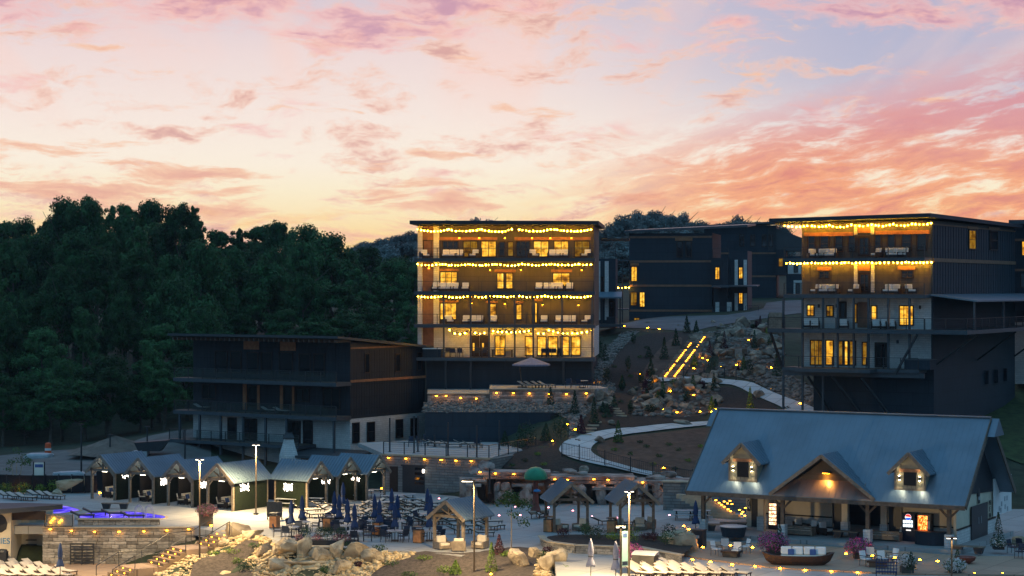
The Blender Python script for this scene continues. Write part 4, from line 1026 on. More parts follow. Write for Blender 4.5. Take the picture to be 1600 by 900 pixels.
# ===== right building =====
def right_building():
    B = Bld('apartment_building', 'tall dark building on steel posts with bulb strings along its two upper balconies', 'building', 1455, 181, 30.0, 0.0)
    xl = B.fx(1253); D = B.sy(1584)
    z1 = B.fz(577, 1455); z2 = B.fz(515, 1455); z3 = B.fz(460, 1455); z4 = B.fz(403, 1455); zr = B.fz(346, 1455); w = 2.2
    mb = MB(); mb.bx(xl, 0, 0, D, z1-.0, z3-.25); mb.build('lower_wall', M['whitestone'], B.o)
    mb = MB(); mb.bx(xl, 0, 0, D, z3-.25, zr+.1); mb.build('upper_wall', M['siding_brown'], B.o)
    mb = MB(); mb.bx(.003, .12, 0, D, z1-.0, zr-.3); mb.build('side_cladding', M['siding_blue'], B.o)
    battens(B, .2, D-.1, z3, zr-.35, M['siding_blue'], .12, True, .8); battens(B, xl, 0, z3+.02, zr, M['siding_brown'], 0, False, .55)
    mb = MB(); mb.bx(xl+1, 0.12, .4, D, 3.2, z1); mb.build('foundation_wall', M['siding_blue'], B.o)
    mb = MB(); mb.prism([(xl-2.2,-w-.5,zr+.10),(.8,-w-.5,zr+.32),(.8,D+.5,zr+.10),(xl-2.2,D+.5,zr-.1)], (0,0,.34)); mb.build('roof', M['siding_blue'], B.o)
    mb = MB()
    for i in range(26):
        x = xl-2+(2.4-xl)*(i+.5)/26; mb.bx(x-.05, x+.05, -w-.3, -.05, zr-.12, zr-.0)
    mb.build('rafters', M['timber'], B.o, kind='stuff')
    xb = B.fx(1224, -w)
    for zz in (z3, z4):
        deckslab(B, xb, .12, -w, 0, zz, .34); railing(B, [(xb+.05, -w+.06), (.05, -w+.06)], zz+.02, 1.0, step=1.7)
    xc = B.fx(1199, -w-.6)
    deckslab(B, xc, .3, -w-.6, 0, z2, .36); railing(B, [(xc+.05, -w-.54), (.25, -w-.54)], z2+.02, 1.0, step=1.7)
    # deck turning along the side wall with its canopy
    mb = MB(); mb.bx(.31, 4.2, -w-.6, D+2, z2-.36, z2-.001); mb.build('side_deck', M['deckedge'], B.o)
    railing(B, [(.3,-w-.54),(4.15,-w-.54),(4.15,D+1.9)], z2+.0, 1.0, step=2.2)
    a = z3-.12; mb = MB(); mb.prism([(.13,-.6,a),(4.4,-.6,a-.55),(4.4,D+3,a-.55),(.13,D+3,a)], (0,0,.14)); mb.build('canopy_roof', M['roofmetal'], B.o)
    for y in (-.3, D*.33, D*.66, D): 
        mb = MB(); mb.bx(4.0,4.16,y-.08,y+.08,z2+.0,a-.5); mb.build('post', M['deckedge'], B.o)
    for y in (1.0, D*.5, D-.5):
        mb = MB(); mb.beam((4.0,y,z2-.4),(.2,y,z2-3.2),.16); mb.build('brace', M['darkmetal'], B.o)
    # lowest deck
    xd = B.fx(1222, -w); deckslab(B, xd, -.4, -w, 0, z1, .3); deckslab(B, B.fx(1240,-w-1.6), B.fx(1360,-w-1.6), -w-1.6, -w-.01, z1-.02, .3); railing(B, [(xd, -w+.06), (-.5, -w+.06)], z1+.02, 1.0, step=1.7)
    mb = MB(); mb.bx(xd, 0, -w+.2, -w+.4, z1-.75, z1-.31); mb.build('deck_beam', M['deckedge'], B.o)
    for px in (1224,1254,1286,1309,1334,1357,1388,1421):
        x = B.fx(px, -w+.2)
        mb = MB(); mb.bx(x-.09,x+.09,-w+.12,-w+.30,z2+.03,z3-.35); mb.build('post', M['deckedge'], B.o)
        mb = MB(); mb.bx(x-.09,x+.09,-w+.12,-w+.30,z1+.03,z2-.37); mb.build('post', M['deckedge'], B.o)
    for px in (1224,1254,1286):
        x = B.fx(px, -w+.3); p = B.W(x, -w+.3); mb = MB(); mb.bx(x-.09,x+.09,-w+.2,-w+.38,tz(p.x,p.y)-.3,z1-.76); mb.build('post', M['deckedge'], B.o)
    for a_, b_ in (((B.fx(1262,-2),-2,z1-.8),(B.fx(1296,-.2),.3,z1-4.2)), ((B.fx(1300,-2),-2,z1-.8),(B.fx(1345,-.2),.3,z1-4.5)), ((B.fx(1345,-2),-2,z1-.8),(B.fx(1390,-.2),.3,z1-4.5)),
                   ((xc+.2,-w-.3,z2-.4),(B.fx(1222,-1),-.8,z1-.2)), ((-.5,-w-.2,z2-.4),(-2.6,-w,z1-.35))):
        mb = MB(); mb.beam(a_, b_, .18); mb.build('brace', M['darkmetal'], B.o)
    # slate privacy screen at the left end of the middle deck
    mb = MB(); mb.bx(xc+.1, B.fx(1221,-w-.6), -w-.5, -w-.42, z2+.03, z2+1.5); mb.build('timber_screen', M['timber_light'], B.o)
    W = [((1262,367,1275,394),'dark',0), ((1281,368,1296,394),'dark',0), ((1304,368,1318,394),'dark',0), ((1325,367,1338,394),'dark',0), ((1366,366,1378,393),'dark',0), ((1386,365,1400,393),'dark',0), ((1408,365,1425,392),'dark',0), ((1432,364,1449,392),'dark',0),
         ((1279,423,1297,436),'dark',1), ((1408,422,1428,435),'dark',1),
         ((1261,476,1273,494),'lit',1), ((1291,477,1303,495),'dim',1), ((1361,477,1371,500),'lit',0), ((1405,477,1428,509),'lit',2), ((1334.5,474,1340,505),'dim',0),
         ((1266,531,1286,571),'dim',2), ((1290,531,1303,571),'lit',0), ((1309,532,1318,571),'dim',0), ((1319,532,1326,571),'lit',0), ((1327,532,1338,571),'dim',0), ((1347,534,1356,571),'dim',0)]
    for r, k, m in W: window(B, r, k, 0, mull=m, cross=1 if r[3]-r[1] < 28 else 0)
    for r, g_ in (((1341,369,1360,400),1),((1342,426,1360,457),1),((1311,471,1323,510),0),((1367,535,1387,574),1)): window(B, r, 'dark', 0, mull=g_, name='door', fr=.18)
    panel(B, (1340,472,1359,512), M['brownpanel'], 'brown_panel', 0)
    for r in ((1257,363,1333,369),(1368,360,1453,366),(1277,417,1299,422.5),(1403,416,1430,421.5)): panel(B, r, M['cedar'], 'header_board', -.04, t=.10)
    for r in ((1341,352,1360,364),(1341,411,1360,423)): panel(B, r, M['cedar'], 'cedar_panel', -.04, t=.08)
    for r in ((1335,351,1340,367),(1361,350,1366,366),(1335,411,1340,457),(1361.5,411,1366.5,457)): panel(B, r, M['whitestone'], 'stone_strip', -.04, t=.12)
    for r, k in (((1513,359,1524,390),'dim'),((1546,360,1558,391),'dark')):
        window(B, r, k, .12, True, mull=0, cross=1); panel(B, (r[0]-2,r[1]-5,r[2]+3,r[1]-1), M['cedar'], 'header_board', .12, True, t=.1)
    for za, zb_ in ((403,409),):
        mb = MB(); a = B.sz(zb_, 1456, .12); b = B.sz(za, 1456, .12); mb.bx(.155, .22, .0, D, a, b); mb.build('trim_band', M['brownpanel'], B.o)
    mb = MB(); mb.bx(.125,.2,0,D,zr-.32,zr-.2); mb.build('trim_band', M['brownpanel'], B.o)
    for px, py in ((1280,478),(1308,478),(1388,478),(1438,480),(1389,532),(1403,534)):
        x = B.fx(px); z = B.fz(py, px); mb = MB(); mb.bx(x-.07,x+.07,-.2,-.0,z-.16,z+.16); mb.build('wall_lamp', M['darkmetal'], B.o)
    for i, y in enumerate((D*.62, D*.74, D*.86)):
        mb = MB(); mb.bx(.125,.5,y-.35,y+.35,z1-2.0,z1-.7); mb.build('air_conditioner', M['siding_blue'], B.o)
    g = 'string lights on the right-hand building'
    for pya, pyb, pxs, nm in ((352, 348, (1226,1268,1296,1330,1362,1396,1425,1455), 'top'), (410, 408.5, (1229,1262,1290,1320,1350,1382,1415,1455), 'second')):
        n = len(pxs); P = [B.W(B.fx(p, -.5), -.5, B.fz(pya+(pyb-pya)*i/(n-1), p, -.5)) for i, p in enumerate(pxs)]
        for i in range(n-1):
            if i % 2 == 0 or True: festoon([P[i], P[i+1]], 'warm bulb string along the %s balcony of the right-hand building, %s stretch from left' % (nm, ORD[i]), g, .34, .16 if nm == 'top' else .05)
    yb = -1.1
    for zz, L, nm in ((z4, ((1270,1,.6),(1283,1,0),(1294,2,0),(1369,1,-.6),(1390,1,.5),(1400,2,0),(1412,1,0)), 'top'), (z3, ((1275,1,-.5),(1293,2,0),(1303,1,0),(1334,1,-.5),(1393,2,0),(1422,1,.8)), 'second')):
        for i, (px, n, f) in enumerate(L): balcony_seat(B, px, n, zz+.021, yb, ('small sofa' if n > 1 else 'chair')+' with pale cushions on the %s balcony of the right-hand building, %s from left' % (nm, ORD[i]), f, 'seats on the right-hand building', True)
    for i, px in enumerate((1262,1273,1318,1369,1383,1392)): balcony_seat(B, px, 1, z2+.021, yb, 'pale chair on the unlit third balcony of the right-hand building, %s from left' % ORD[i], .4, 'seats on the right-hand building')
    p = B.W(B.fx(1438,-1.2), -1.2, z1+.021); o = thing('hot_tub', 'dark hot tub at the right end of the lowest deck under the right-hand building', 'hot tub', p, -B.th)
    mb = MB(); mb.bx(-1.2,1.2,-.9,.9,0,.85); mb.build('cabinet', M['siding_blue'], o); mb = MB(); mb.bx(-1.25,1.25,-.95,.95,.85,.93); mb.build('rim', M['deckedge'], o)
    return B
RIGHT = right_building()

# ===== buildings on the street behind =====
def back_buildings():
    B = Bld('apartment_building', 'dark three-storey building beside the street with a few lit windows', 'building', 1113, 268, 12.0, 0.0)
    xl = B.fx(983); D = 11.0; zb = B.fz(500, 1050); zr = B.fz(364, 1113)
    mb = MB(); mb.bx(xl, 0, 0, D, zb-1.5, zr); mb.build('wall', M['siding_blue'], B.o)
    mb = MB(); mb.prism([(xl-.6,-.8,B.fz(364,983)),(4.8,-.8,zr+.75),(4.8,D+.8,zr+1.3),(xl-.6,D+.8,zr+.6)], (0,0,.3)); mb.build('roof', M['deckedge'], B.o)
    zz = [B.fz(410, 1050), B.fz(448, 1050), B.fz(487, 1050), B.fz(372, 1050)]
    for z in zz: mb = MB(); mb.bx(xl+.05, -.05, -.07, -.001, z, z+.28); mb.build('trim_band', M['brownpanel'], B.o)
    for r, k in (((1057,377,1067,402),'dark'),((1071,377,1081,402),'dark'),((986,416,996,440),'lit'),((985,456,996,478),'dim'),((999,456,1008,480),'lit'),((990,496,1000,508),'dim')): window(B, r, k, 0, mull=1 if k != 'dark' else 0)
    for r in ((1055,371,1082,376),(985,411,998,415)): panel(B, r, M['cedar'], 'header_board', 0, t=.1)
    # right wing: bay with stone strips and balcony
    mb = MB(); x1 = B.fx(1138, -1.5); mb.bx(.003, x1, -1.5, 4, B.fz(446,1130,-1.5), B.fz(403,1130,-1.5)); mb.build('bay', M['siding'], B.o)
    window(B, (1117,417,1125,437), 'lit', -1.5, mull=1)
    mb = MB(); x2 = B.fx(1168, -.5); mb.bx(x1+.002, x2, -.5, 6, B.fz(498,1150,-.5), B.fz(392,1150,-.5)); mb.build('stair_tower', M['siding_blue'], B.o)
    for r in ((1148,406,1153,446),(1162,406,1167,446),(1148,458,1153,492),(1162,458,1167,492)): panel(B, r, M['whitestone'], 'stone_strip', -.5, t=.14)
    for r in ((1154,417,1161,436),(1154,457,1161,475)): window(B, r, 'lit', -.5, mull=1)
    mb = MB(); mb.prism([(.3,-3.6,B.fz(449,1130,-2)),(B.fx(1184,-3),-3.6,B.fz(448,1170,-2)),(B.fx(1184,-3),0,B.fz(446.5,1170)),(.3,0,B.fz(446.5,1130))], (0,0,.14)); mb.build('entrance_roof', M['deckedge'], B.o)
    mb = MB(); mb.bx(.3, x1, -1.3, 3, zb-1.4, B.fz(450,1130,-1.3)); mb.build('porch_wall', M['siding'], B.o)
    for r in ((1118,472,1124,492),(1136,472,1143,492)): panel(B, r, M['whitestone'], 'stone_pier', -1.3, t=.14)
    railing(B, [(.4,-3.3),(x1+.5,-3.3)], B.fz(493,1130,-3.3), 1.1); railing(B, [(B.fx(1165,-3.3),-3.3),(B.fx(1185,-3.3),-3.3)], B.fz(491,1175,-3.3), 1.1)
    railing(B, [(.2,-1.4),(x1,-1.4)], B.fz(403,1130,-1.5), 1.2)
    # balcony on the left end with a short string of bulbs
    x = B.fx(955, 0); mb = MB(); mb.bx(x, xl-.003, -.5, 3, B.fz(408,968)+.0, B.fz(408,968)+.22); mb.build('porch_roof', M['deckedge'], B.o)
    for px in (957, 973): q = B.fx(px); mb = MB(); mb.bx(q-.08,q+.08,-.4,-.25,zb-1, B.fz(408,968)); mb.build('post', M['darkmetal'], B.o)
    mb = MB(); mb.bx(x, xl-.003, -.5, 3, B.fz(484,968), B.fz(482,968)); mb.build('balcony', M['deckedge'], B.o)
    festoon([B.W(B.fx(960,-.5),-.5,B.fz(449,960)), B.W(B.fx(983,-.5),-.5,B.fz(448.5,983))], 'short string of warm bulbs at the left corner of the dark street-side building', 'short bulb strings', .42, .08)
    C = Bld('apartment_building', 'second dark building farther up the street, partly behind the bulb-lit building', 'building', 1213, 305, 10.0, 0.0)
    xl = C.fx(1100); zb = C.fz(478,1190); zr = C.fz(352,1213)
    mb = MB(); mb.bx(xl, 0, 0, 11, zb-1, zr); mb.build('wall', M['siding_blue'], C.o)
    mb = MB(); mb.prism([(C.fx(1082),-1,C.fz(356,1082)),(1.5,-1,zr+.35),(1.5,11,zr+.5),(C.fx(1082),11,zr)], (0,0,.3)); mb.build('roof', M['deckedge'], C.o)
    for py in (397,433): mb = MB(); z = C.fz(py,1190); mb.bx(xl,-.05,-.07,-.001,z,z+.26); mb.build('trim_band', M['brownpanel'], C.o)
    for r, k in (((1155,366,1163,385),'dark'),((1172,366,1180,385),'dark'),((1190,366,1198,386),'dark'),((1201,366,1208,386),'dark')): window(C, r, k, 0, mull=0)
    mb = MB(); mb.bx(.003, C.fx(1228,-1), -1, 5, C.fz(430,1220,-1), C.fz(390,1220,-1)); mb.build('bay', M['siding'], C.o)
    window(C, (1216,403,1224,417), 'dim', -1, mull=0)
    mb = MB(); mb.bx(C.fx(1228.5,-.5), C.fx(1262,-.5), -.5, 6, zb-1, C.fz(400,1240,-.5)); mb.build('wing', M['siding_blue'], C.o)
    for r in ((1231,404,1252,428),(1240,438,1254,462)): panel(C, r, M['whitestone'], 'stone_panel', -.5, t=.12)
    for r in ((1240,414,1247,426),(1243,442,1250,460)): window(C, r, 'dark', -.62, mull=0)
    mb = MB(); mb.prism([(C.fx(1200),0,C.fz(345,1213)-.7),(C.fx(1262),0,C.fz(375,1213)),(C.fx(1262),0,C.fz(392,1213)),(C.fx(1200),0,C.fz(392,1213))], (0,8,0)); mb.build('lower_roof', M['flatroof'], C.o)
    # sliver at the right edge
    E = Bld('apartment_building', 'dark building with one lit window at the right edge of the picture', 'building', 1660, 205, 20.0, 0.0)
    xl = E.fx(1584); zr = E.fz(350,1600); zb = E.fz(600,1600)
    mb = MB(); mb.bx(xl, 0, 0, 10, E.fz(503,1600), zr); mb.build('wall', M['siding_blue'], E.o)
    mb = MB(); mb.bx(xl, 0, .2, 10, zb, E.fz(503,1600)-.003); mb.build('ground_storey_wall', M['whitestone'], E.o)
    mb = MB(); mb.bx(E.fx(1578),.5,-1.2,10.5,zr,zr+.4); mb.build('roof', M['deckedge'], E.o)
    window(E, (1596,376,1606,400), 'lit', 0, mull=1); window(E, (1594,426,1606,450), 'dark', 0, mull=0)
    for py in (373,420): mb = MB(); z = E.fz(py,1595); mb.bx(xl,-.05,-.07,-.001,z-.25,z); mb.build('trim_band', M['brownpanel'], E.o)
back_buildings()

# ------------------------------------------------------------ pavilion
def gable_roof(B_o, x0, x1, y0, y1, ze, zr, m, th=.14, over=.0, rib=.42, name='roof'):
    """ridge along y, from y0 to y1"""
    xm = (x0+x1)/2; o = None
    for a, b in ((x0, xm), (xm, x1)):
        mb = MB(); za, zb = (ze, zr) if a == x0 else (zr, ze)
        mb.prism([(a,y0,za),(b,y0,zb),(b,y0,zb+th),(a,y0,za+th)], (0,y1-y0,0)); r = mb.build('roof_slope', m, B_o)
        rb = MB(); n = int((y1-y0)/rib)
        for i in range(n+1):
            y = y0+.03+(y1-y0-.06)*i/n; rb.beam((a,y,za+th+.02),(b,y,zb+th+.02),.05,.05)
        rb.build('standing_seams', m, r, kind='stuff'); o = r
    for a, za in ((x0, ze), (x1, ze)): mb = MB(); mb.beam((a,y0-.03,za+th/2-.05),(xm,y0-.03,zr+th/2-.05),.06,.24); mb.build('bargeboard', M['timber_light'], B_o)
    return o
def text_part(body, size, loc, rot, m, parent, name='lettering', ext=.02, align='CENTER', sp=1.0):
    c = bpy.data.curves.new(name, 'FONT'); c.body = body; c.size = size; c.extrude = ext; c.align_x = align; c.align_y = 'CENTER'; c.space_line = sp
    c.materials.append(m); tmp = bpy.data.objects.new(name, c); COL.objects.link(tmp); bpy.context.view_layer.update()
    me = bpy.data.meshes.new_from_object(tmp.evaluated_get(bpy.context.evaluated_depsgraph_get())); bpy.data.objects.remove(tmp)
    o = bpy.data.objects.new(name, me); COL.objects.link(o); o.parent = parent; o.location = loc; o.rotation_euler = rot; o['kind'] = 'stuff'; return o
def pavilion():
    ze = 3.12; fl = .3; B = Bld('pavilion', 'open-sided timber pavilion with big blue-grey metal roof, two dormers and a centre gable', 'pavilion', 1508, 134.5, 30.0, 0.0)
    xl = B.fx(1072); D = 12.0; zr = 8.75; tn = (zr-ze)/(D/2)
    # main roof
    for y0, y1, za, zb in ((0, D/2, ze, zr), (D/2, D, zr, ze)):
        mb = MB(); mb.prism([(xl,y0,za),(xl,y1,zb),(xl,y1,zb+.16),(xl,y0,za+.16)], (-xl,0,0)); r = mb.build('roof_slope', M['roofmetal'], B.o)
        rb = MB(); n = int(-xl/.42)
        for i in range(n+1):
            x = xl+.03+(-xl-.06)*i/n; rb.beam((x,y0,za+.16),(x,y1,zb+.16),.03,.018,up=(0,-1,1))
        rb.build('standing_seams', M['roofmetal'], r, kind='stuff')
    mb = MB(); mb.beam((xl,D/2,zr+.19),(0,D/2,zr+.19),.3,.08); mb.build('ridge_cap', M['roofmetal'], B.o)
    for x in (xl-.04, .04):
        for p_, q_, u_ in (((x,0,ze),(x,D/2,zr),(0,-1,1)), ((x,D/2,zr),(x,D,ze),(0,1,1))): mb = MB(); mb.beam(p_, q_, .08, .36, up=u_); mb.build('bargeboard', M['timber'], B.o)
    mb = MB(); mb.bx(xl,0,-.06,-.001,ze-.16,ze+.12); mb.build('fascia', M['timber'], B.o)
    # small prow at both ends of the ridge
    mb = MB(); 
    for s, x in ((1,0.09),(-1,xl-.09)): mb.prism([(x,D/2-1.2,zr-1.2*tn+.02),(x,D/2+1.2,zr-1.2*tn+.02),(x,D/2,zr+.1)], (s*.5,0,0))
    mb.build('ridge_prow', M['roofmetal'], B.o)
    # end gable wall (dark), set in under the rake
    wx = -1.3
    mb = MB(); mb.prism([(wx,1.6,ze+.6),(wx,D-.4,ze+.1),(wx,D/2,zr-.25),(wx,1.0,ze+.6)][:3], (.1,0,0)); mb.build('gable_siding', M['siding'], B.o)
    mb = MB(); mb.bx(wx-.2, wx, 2.2, D-.6, fl, ze+1.2); endw = mb.build('end_wall', M['cream_wall'], B.o)
    mb = MB(); mb.bx(wx+.003, wx+.06, 2.2, D-.6, fl, fl+.95); mb.build('stone_base', M['whitestone'], B.o)
    mb = MB(); mb.bx(wx+.003, wx+.1, 2.2, D-.6, fl+.98, fl+1.08); mb.build('timber_band', M['winframe'], B.o)
    sy = lambda px: B.sy(px, wx)
    mb = MB(); mb.bx(wx+.11, wx+.16, sy(1515), sy(1540), fl, fl+2.35); d_ = mb.build('door', M['darkmetal'], B.o)
    mb = MB()
    for yy in (.42, .58): y = sy(1515)+(sy(1540)-sy(1515))*yy; mb.bx(wx+.165, wx+.19, y-.03, y+.03, fl+1.0, fl+1.5)
    mb.build('handle', M['tabletop'], d_)
    text_part('M\nE\nN', .55, (wx+.12, (sy(1540.5)+sy(1548))/2, fl+1.75), (R(90),0,R(90)), M['darkmetal'], B.o, sp=.82)
    # the dark standing figure painted over the door
    f = MB(); yc = sy(1527.5); z0 = fl+2.42
    f.lathe([(.02,z0+.45),(.25,z0+.5),(.30,z0+.8),(.2,z0+1.02),(.02,z0+1.1)], 10, (wx+.08,yc,0), .25, 1); f.box((wx+.1,yc-.12,z0+.12),(.05,.12,.25)); f.box((wx+.1,yc+.12,z0+.12),(.05,.12,.25))
    f.build('wall_emblem', M['darkmetal'], B.o)
    f = MB(); f.box((wx+.115,yc,z0+.36),(.06,.34,.24)); f.build('emblem_shorts', M['tabletop'], B.o)
    # white notice board with its drawing on the same wall
    a, b = sy(1549), sy(1577); mb = MB(); mb.bx(wx+.11, wx+.17, a, b, fl+1.15, ze+1.05); wb = mb.build('mural_board', M['white_panel'], B.o)
    mb = MB(); yc = (a+b)/2
    mb.pipe([(wx+.19, yc+.9*math.cos(t), fl+2.85+.55*math.sin(t)) for t in np.linspace(0, math.pi, 9)], .025, 4)
    mb.beam((wx+.19,yc-.9,fl+2.8),(wx+.19,yc+.9,fl+2.8),.04,.09)
    for i, (dy, dz) in enumerate(((-.9,1.6),(-.3,1.9),(.5,2.2),(1.1,2.2),(-.5,1.15+.3),(.6,1.6),(1.2,1.4))): mb.box((wx+.185,yc+dy,fl+dz),(.03,.22,.34))
    mb.build('mural_drawing', M['tabletop'], wb)
    # floor and interior walls
    mb = MB(); mb.bx(xl+.3, -.2, -.4, D+.3, 0.01, fl); mb.build('floor_slab', M['concrete'], B.o)
    yb = 5.0
    def wallx(a, b, y, m, name, z0=fl, z1=ze+1.5, t=.2): mb = MB(); mb.bx(B.fx(a,y), B.fx(b,y), y, y+t, z0, z1); return mb.build(name, m, B.o)
    wallx(1195, 1300, yb, M['cream_wall'], 'interior_wall'); wallx(1197, 1300, yb-.06, M['whitestone'], 'stone_base', fl, fl+.95, .055); wallx(1197,1300,yb-.1,M['winframe'],'timber_band',fl+1.0,fl+1.1,.09)
    wallx(1385, 1503, yb-1.5, M['cream_wall'], 'interior_wall'); wallx(1386, 1500, yb-1.56, M['whitestone'], 'stone_base', fl, fl+.95, .055); wallx(1386,1500,yb-1.6,M['winframe'],'timber_band',fl+1.0,fl+1.1,.09)
    wallx(1301, 1384, D-2, M['siding'], 'interior_wall'); wallx(1166, 1196, yb, M['cream_wall'], 'interior_wall')
    wallx(1174, 1194, yb-.05, M['darkmetal'], 'door', fl, fl+2.3, .04)
    wallx(1389, 1409, yb-1.66, M['darkmetal'], 'door', fl, fl+2.6, .05); wallx(1303,1318,yb-.02,M['darkmetal'],'door',fl,fl+2.4,.04)
    mb = MB(); x = B.fx(1170,yb-.1); mb.bx(x-.13,x+.13,yb-.12,yb-.06,fl+1.15,fl+2.9); sg = mb.build('sign_board', M['darkmetal'], B.o)
    text_part('W\nO\nM\nE\nN', .36, (x, yb-.14, fl+2.02), (R(90),0,0), M['white_panel'], sg, sp=.82)
    # posts with stone plinths and knee braces
    for px, pl in ((1099,1),(1223,1),(1356,1),(1483,1)):
        x = B.fx(px, .7); mb = MB(); mb.bx(x-.13,x+.13,.57,.83,fl+.9,ze+.25); p = mb.build('post', M['timber'], B.o)
        mb = MB(); mb.bx(x-.26,x+.26,.44,.96,fl,fl+.895); mb.build('stone_plinth', M['whitestone'], B.o)
        mb = MB()
        for s in (-1, 1):
            if (px == 1099 and s < 0) or False: continue
            mb.beam((x+s*.1,.7,ze-.75),(x+s*.85,.7,ze+.0),.13)
        mb.build('knee_brace', M['timber'], p)
    mb = MB(); mb.bx(xl+.6,-.4,.58,.82,ze+.26,ze+.52); mb.build('eave_beam', M['timber'], B.o)
    for px in (1321,1382,1190): x = B.fx(px,3.4); mb = MB(); mb.bx(x-.22,x+.22,3.2,3.6,fl+1.0,ze+2); c = mb.build('column', M['cream_wall'], B.o); mb = MB(); mb.bx(x-.27,x+.27,3.15,3.65,fl,fl+.995); mb.build('stone_plinth', M['whitestone'], c)
    # dormers
    def roofy(px, py):
        for y in np.arange(0, D/2, .02):
            x = B.fx(px, y); z = H-(py-450)*B.Y(x,y)/F
            if z >= ze+.16+tn*y: pass
            else: return y
        return 1.0
    for (xa, xb, pk, pyb, pye, pyp), nm in (((1139,1183,1158,757,717,694),0), ((1398,1446,1420,775,733,709),1)):
        yd = .85; x0, x1 = B.fx(xa, yd), B.fx(xb, yd); xm = (x0+x1)/2; zb_ = ze+.16+tn*yd-.05; ze_ = B.fz(pye, (xa+xb)/2, yd); zp = B.fz(pyp, pk, yd-.3)
        yback = (zp-ze)/tn; mb = MB(); mb.prism([(x0,yd,zb_),(x1,yd,zb_),(x1,yd,ze_),(xm,yd,zp-.12),(x0,yd,ze_)], (0,1.9,0)); dm = mb.build('dormer', M['dormersiding'], B.o)
        sl = (zp-.0-ze_)/((x1-x0)/2)
        ox = .38
        mbs = gable_roof(dm, x0-ox, x1+ox, yd-.35, yback+.1, ze_-sl*ox, zp, M['roofmetal'], .1)
        w = (x1-x0); mb = MB(); mb.bx(xm-w*.2, xm+w*.2, yd-.06, yd-.002, zb_+.35, ze_-.22); mb.build('dormer_window', M['blackfabric'], dm)
        mb = MB(); mb.bx(xm-w*.34, xm+w*.34, yd-.1, yd-.002, ze_-.2, ze_+.02); mb.build('header_board', M['cedar'], dm)
        mb = MB(); mb.bx(x0-.02,x0+.1,yd-.05,yd-.002,zb_,ze_); mb.bx(x1-.1,x1+.02,yd-.05,yd-.002,zb_,ze_); mb.bx(x0+.1,x1-.1,yd-.05,yd-.002,zb_,zb_+.15)
        u = x0+.3
        while u < x1: mb.bx(u-.02,u+.02,yd-.03,yd-.001,zb_+.15,zb_+.34); u += .3
        mb.build('trim', M['timber_light'], dm)
        for s in (-1, 1):
            x = xm+s*w*.33; zc = (zb_+ze_)/2+.12; mb = MB(); mb.tube((x,yd-.14,zc-.14),(x,yd-.14,zc+.14),.06,n=8); l = mb.build('wall_lamp', M['darkmetal'], dm)
            e = MB(); e.bx(x-.045,x+.045,yd-.18,yd-.10,zc+.142,zc+.16); e.bx(x-.045,x+.045,yd-.18,yd-.10,zc-.16,zc-.142); e.build('lamp_lens', M['dormerlamp'], l)
            for q in (1, -1):
                ld = bpy.data.lights.new('lamp_light', 'SPOT'); ld.energy = 28; ld.color = (1,.85,.55); ld.spot_size = R(100); ld.spot_blend = .7; ld.shadow_soft_size = .05
                lo = bpy.data.objects.new('lamp_light', ld); COL.objects.link(lo); lo.parent = l; lo.location = (x, yd-.26, zc+q*.2); lo.rotation_euler = (R(0 if q < 0 else 180),0,0)
                if q < 0: ld.energy = 60; lo.rotation_euler = (R(-12),0,0)
    # centre gable
    x0, x1 = B.fx(1203,.1), B.fx(1367,.1); xm = (x0+x1)/2; yc = 1.15; zp = B.fz(713,1281,.1)
    gable_roof(B.o, x0, x1, .02, (zp-ze)/tn+.1, ze+.18, zp, M['roofmetal'], .14)
    k = (zp-ze-.1)/((x1-x0)/2); zt = ze+.16+tn*yc-.1; hw = (zp-.1-zt)/k
    mb = MB(); mb.prism([(xm-hw,yc,zt),(xm+hw,yc,zt),(xm,yc,zp-.1)], (0,.15,0)); mb.build('gable_wall', M['siding_brown'], B.o)
    zs = lambda y: ze+.16+tn*y+.03
    mb = MB(); mb.prism([(x0+.25,-.02,zs(-.02)),(x1-.25,-.02,zs(-.02)),(xm+hw-.02,yc-.01,zs(yc)),(xm-hw+.02,yc-.01,zs(yc))], (0,0,.03)); sk = mb.build('skirt_roof', M['bronzeroof'], B.o)
    rb = MB(); n = 15
    for i in range(n): u = (i+.5)/n; rb.beam((x0+.3+(x1-x0-.6)*u,0,zs(0)+.035),(x0+.3+(x1-x0-.6)*u,yc-.05,zs(yc-.05)+.035),.03,.03,up=(0,-1,1)) if abs(u-.5) < .42 else None
    rb.build('standing_seams', M['bronzeroof'], sk, kind='stuff')
    mb = MB(); mb.bx(xm-.35,xm+.35,yc-.35,yc-.01,zp-1.25,zp-1.12); l = mb.build('gable_lamp', M['darkmetal'], B.o)
    mb = MB(); mb.bx(xm-.25,xm+.25,yc-.3,yc-.06,zp-1.27,zp-1.252); mb.build('lamp_lens', M['walllamp'], l)
    ld = bpy.data.lights.new('lamp_light', 'SPOT'); ld.energy = 130; ld.color = (1,.55,.13); ld.spot_size = R(120); ld.spot_blend = .8; ld.shadow_soft_size = .1
    lo = bpy.data.objects.new('lamp_light', ld); COL.objects.link(lo); lo.parent = l; lo.location = (xm, yc-.3, zp-1.32)
    return B
M['dormerlamp'] = emat('white_wall_lamp', (1.0,.85,.5), 60.0)
M['bronzeroof'] = mat('bronze_metal_roof', (0.24,0.17,0.145), .4, .1, .6, metal=.3)
M['dormersiding'] = mat('pale_olive_siding', (0.30,0.26,0.18), .7, .1, 2.0)
PAV = pavilion()
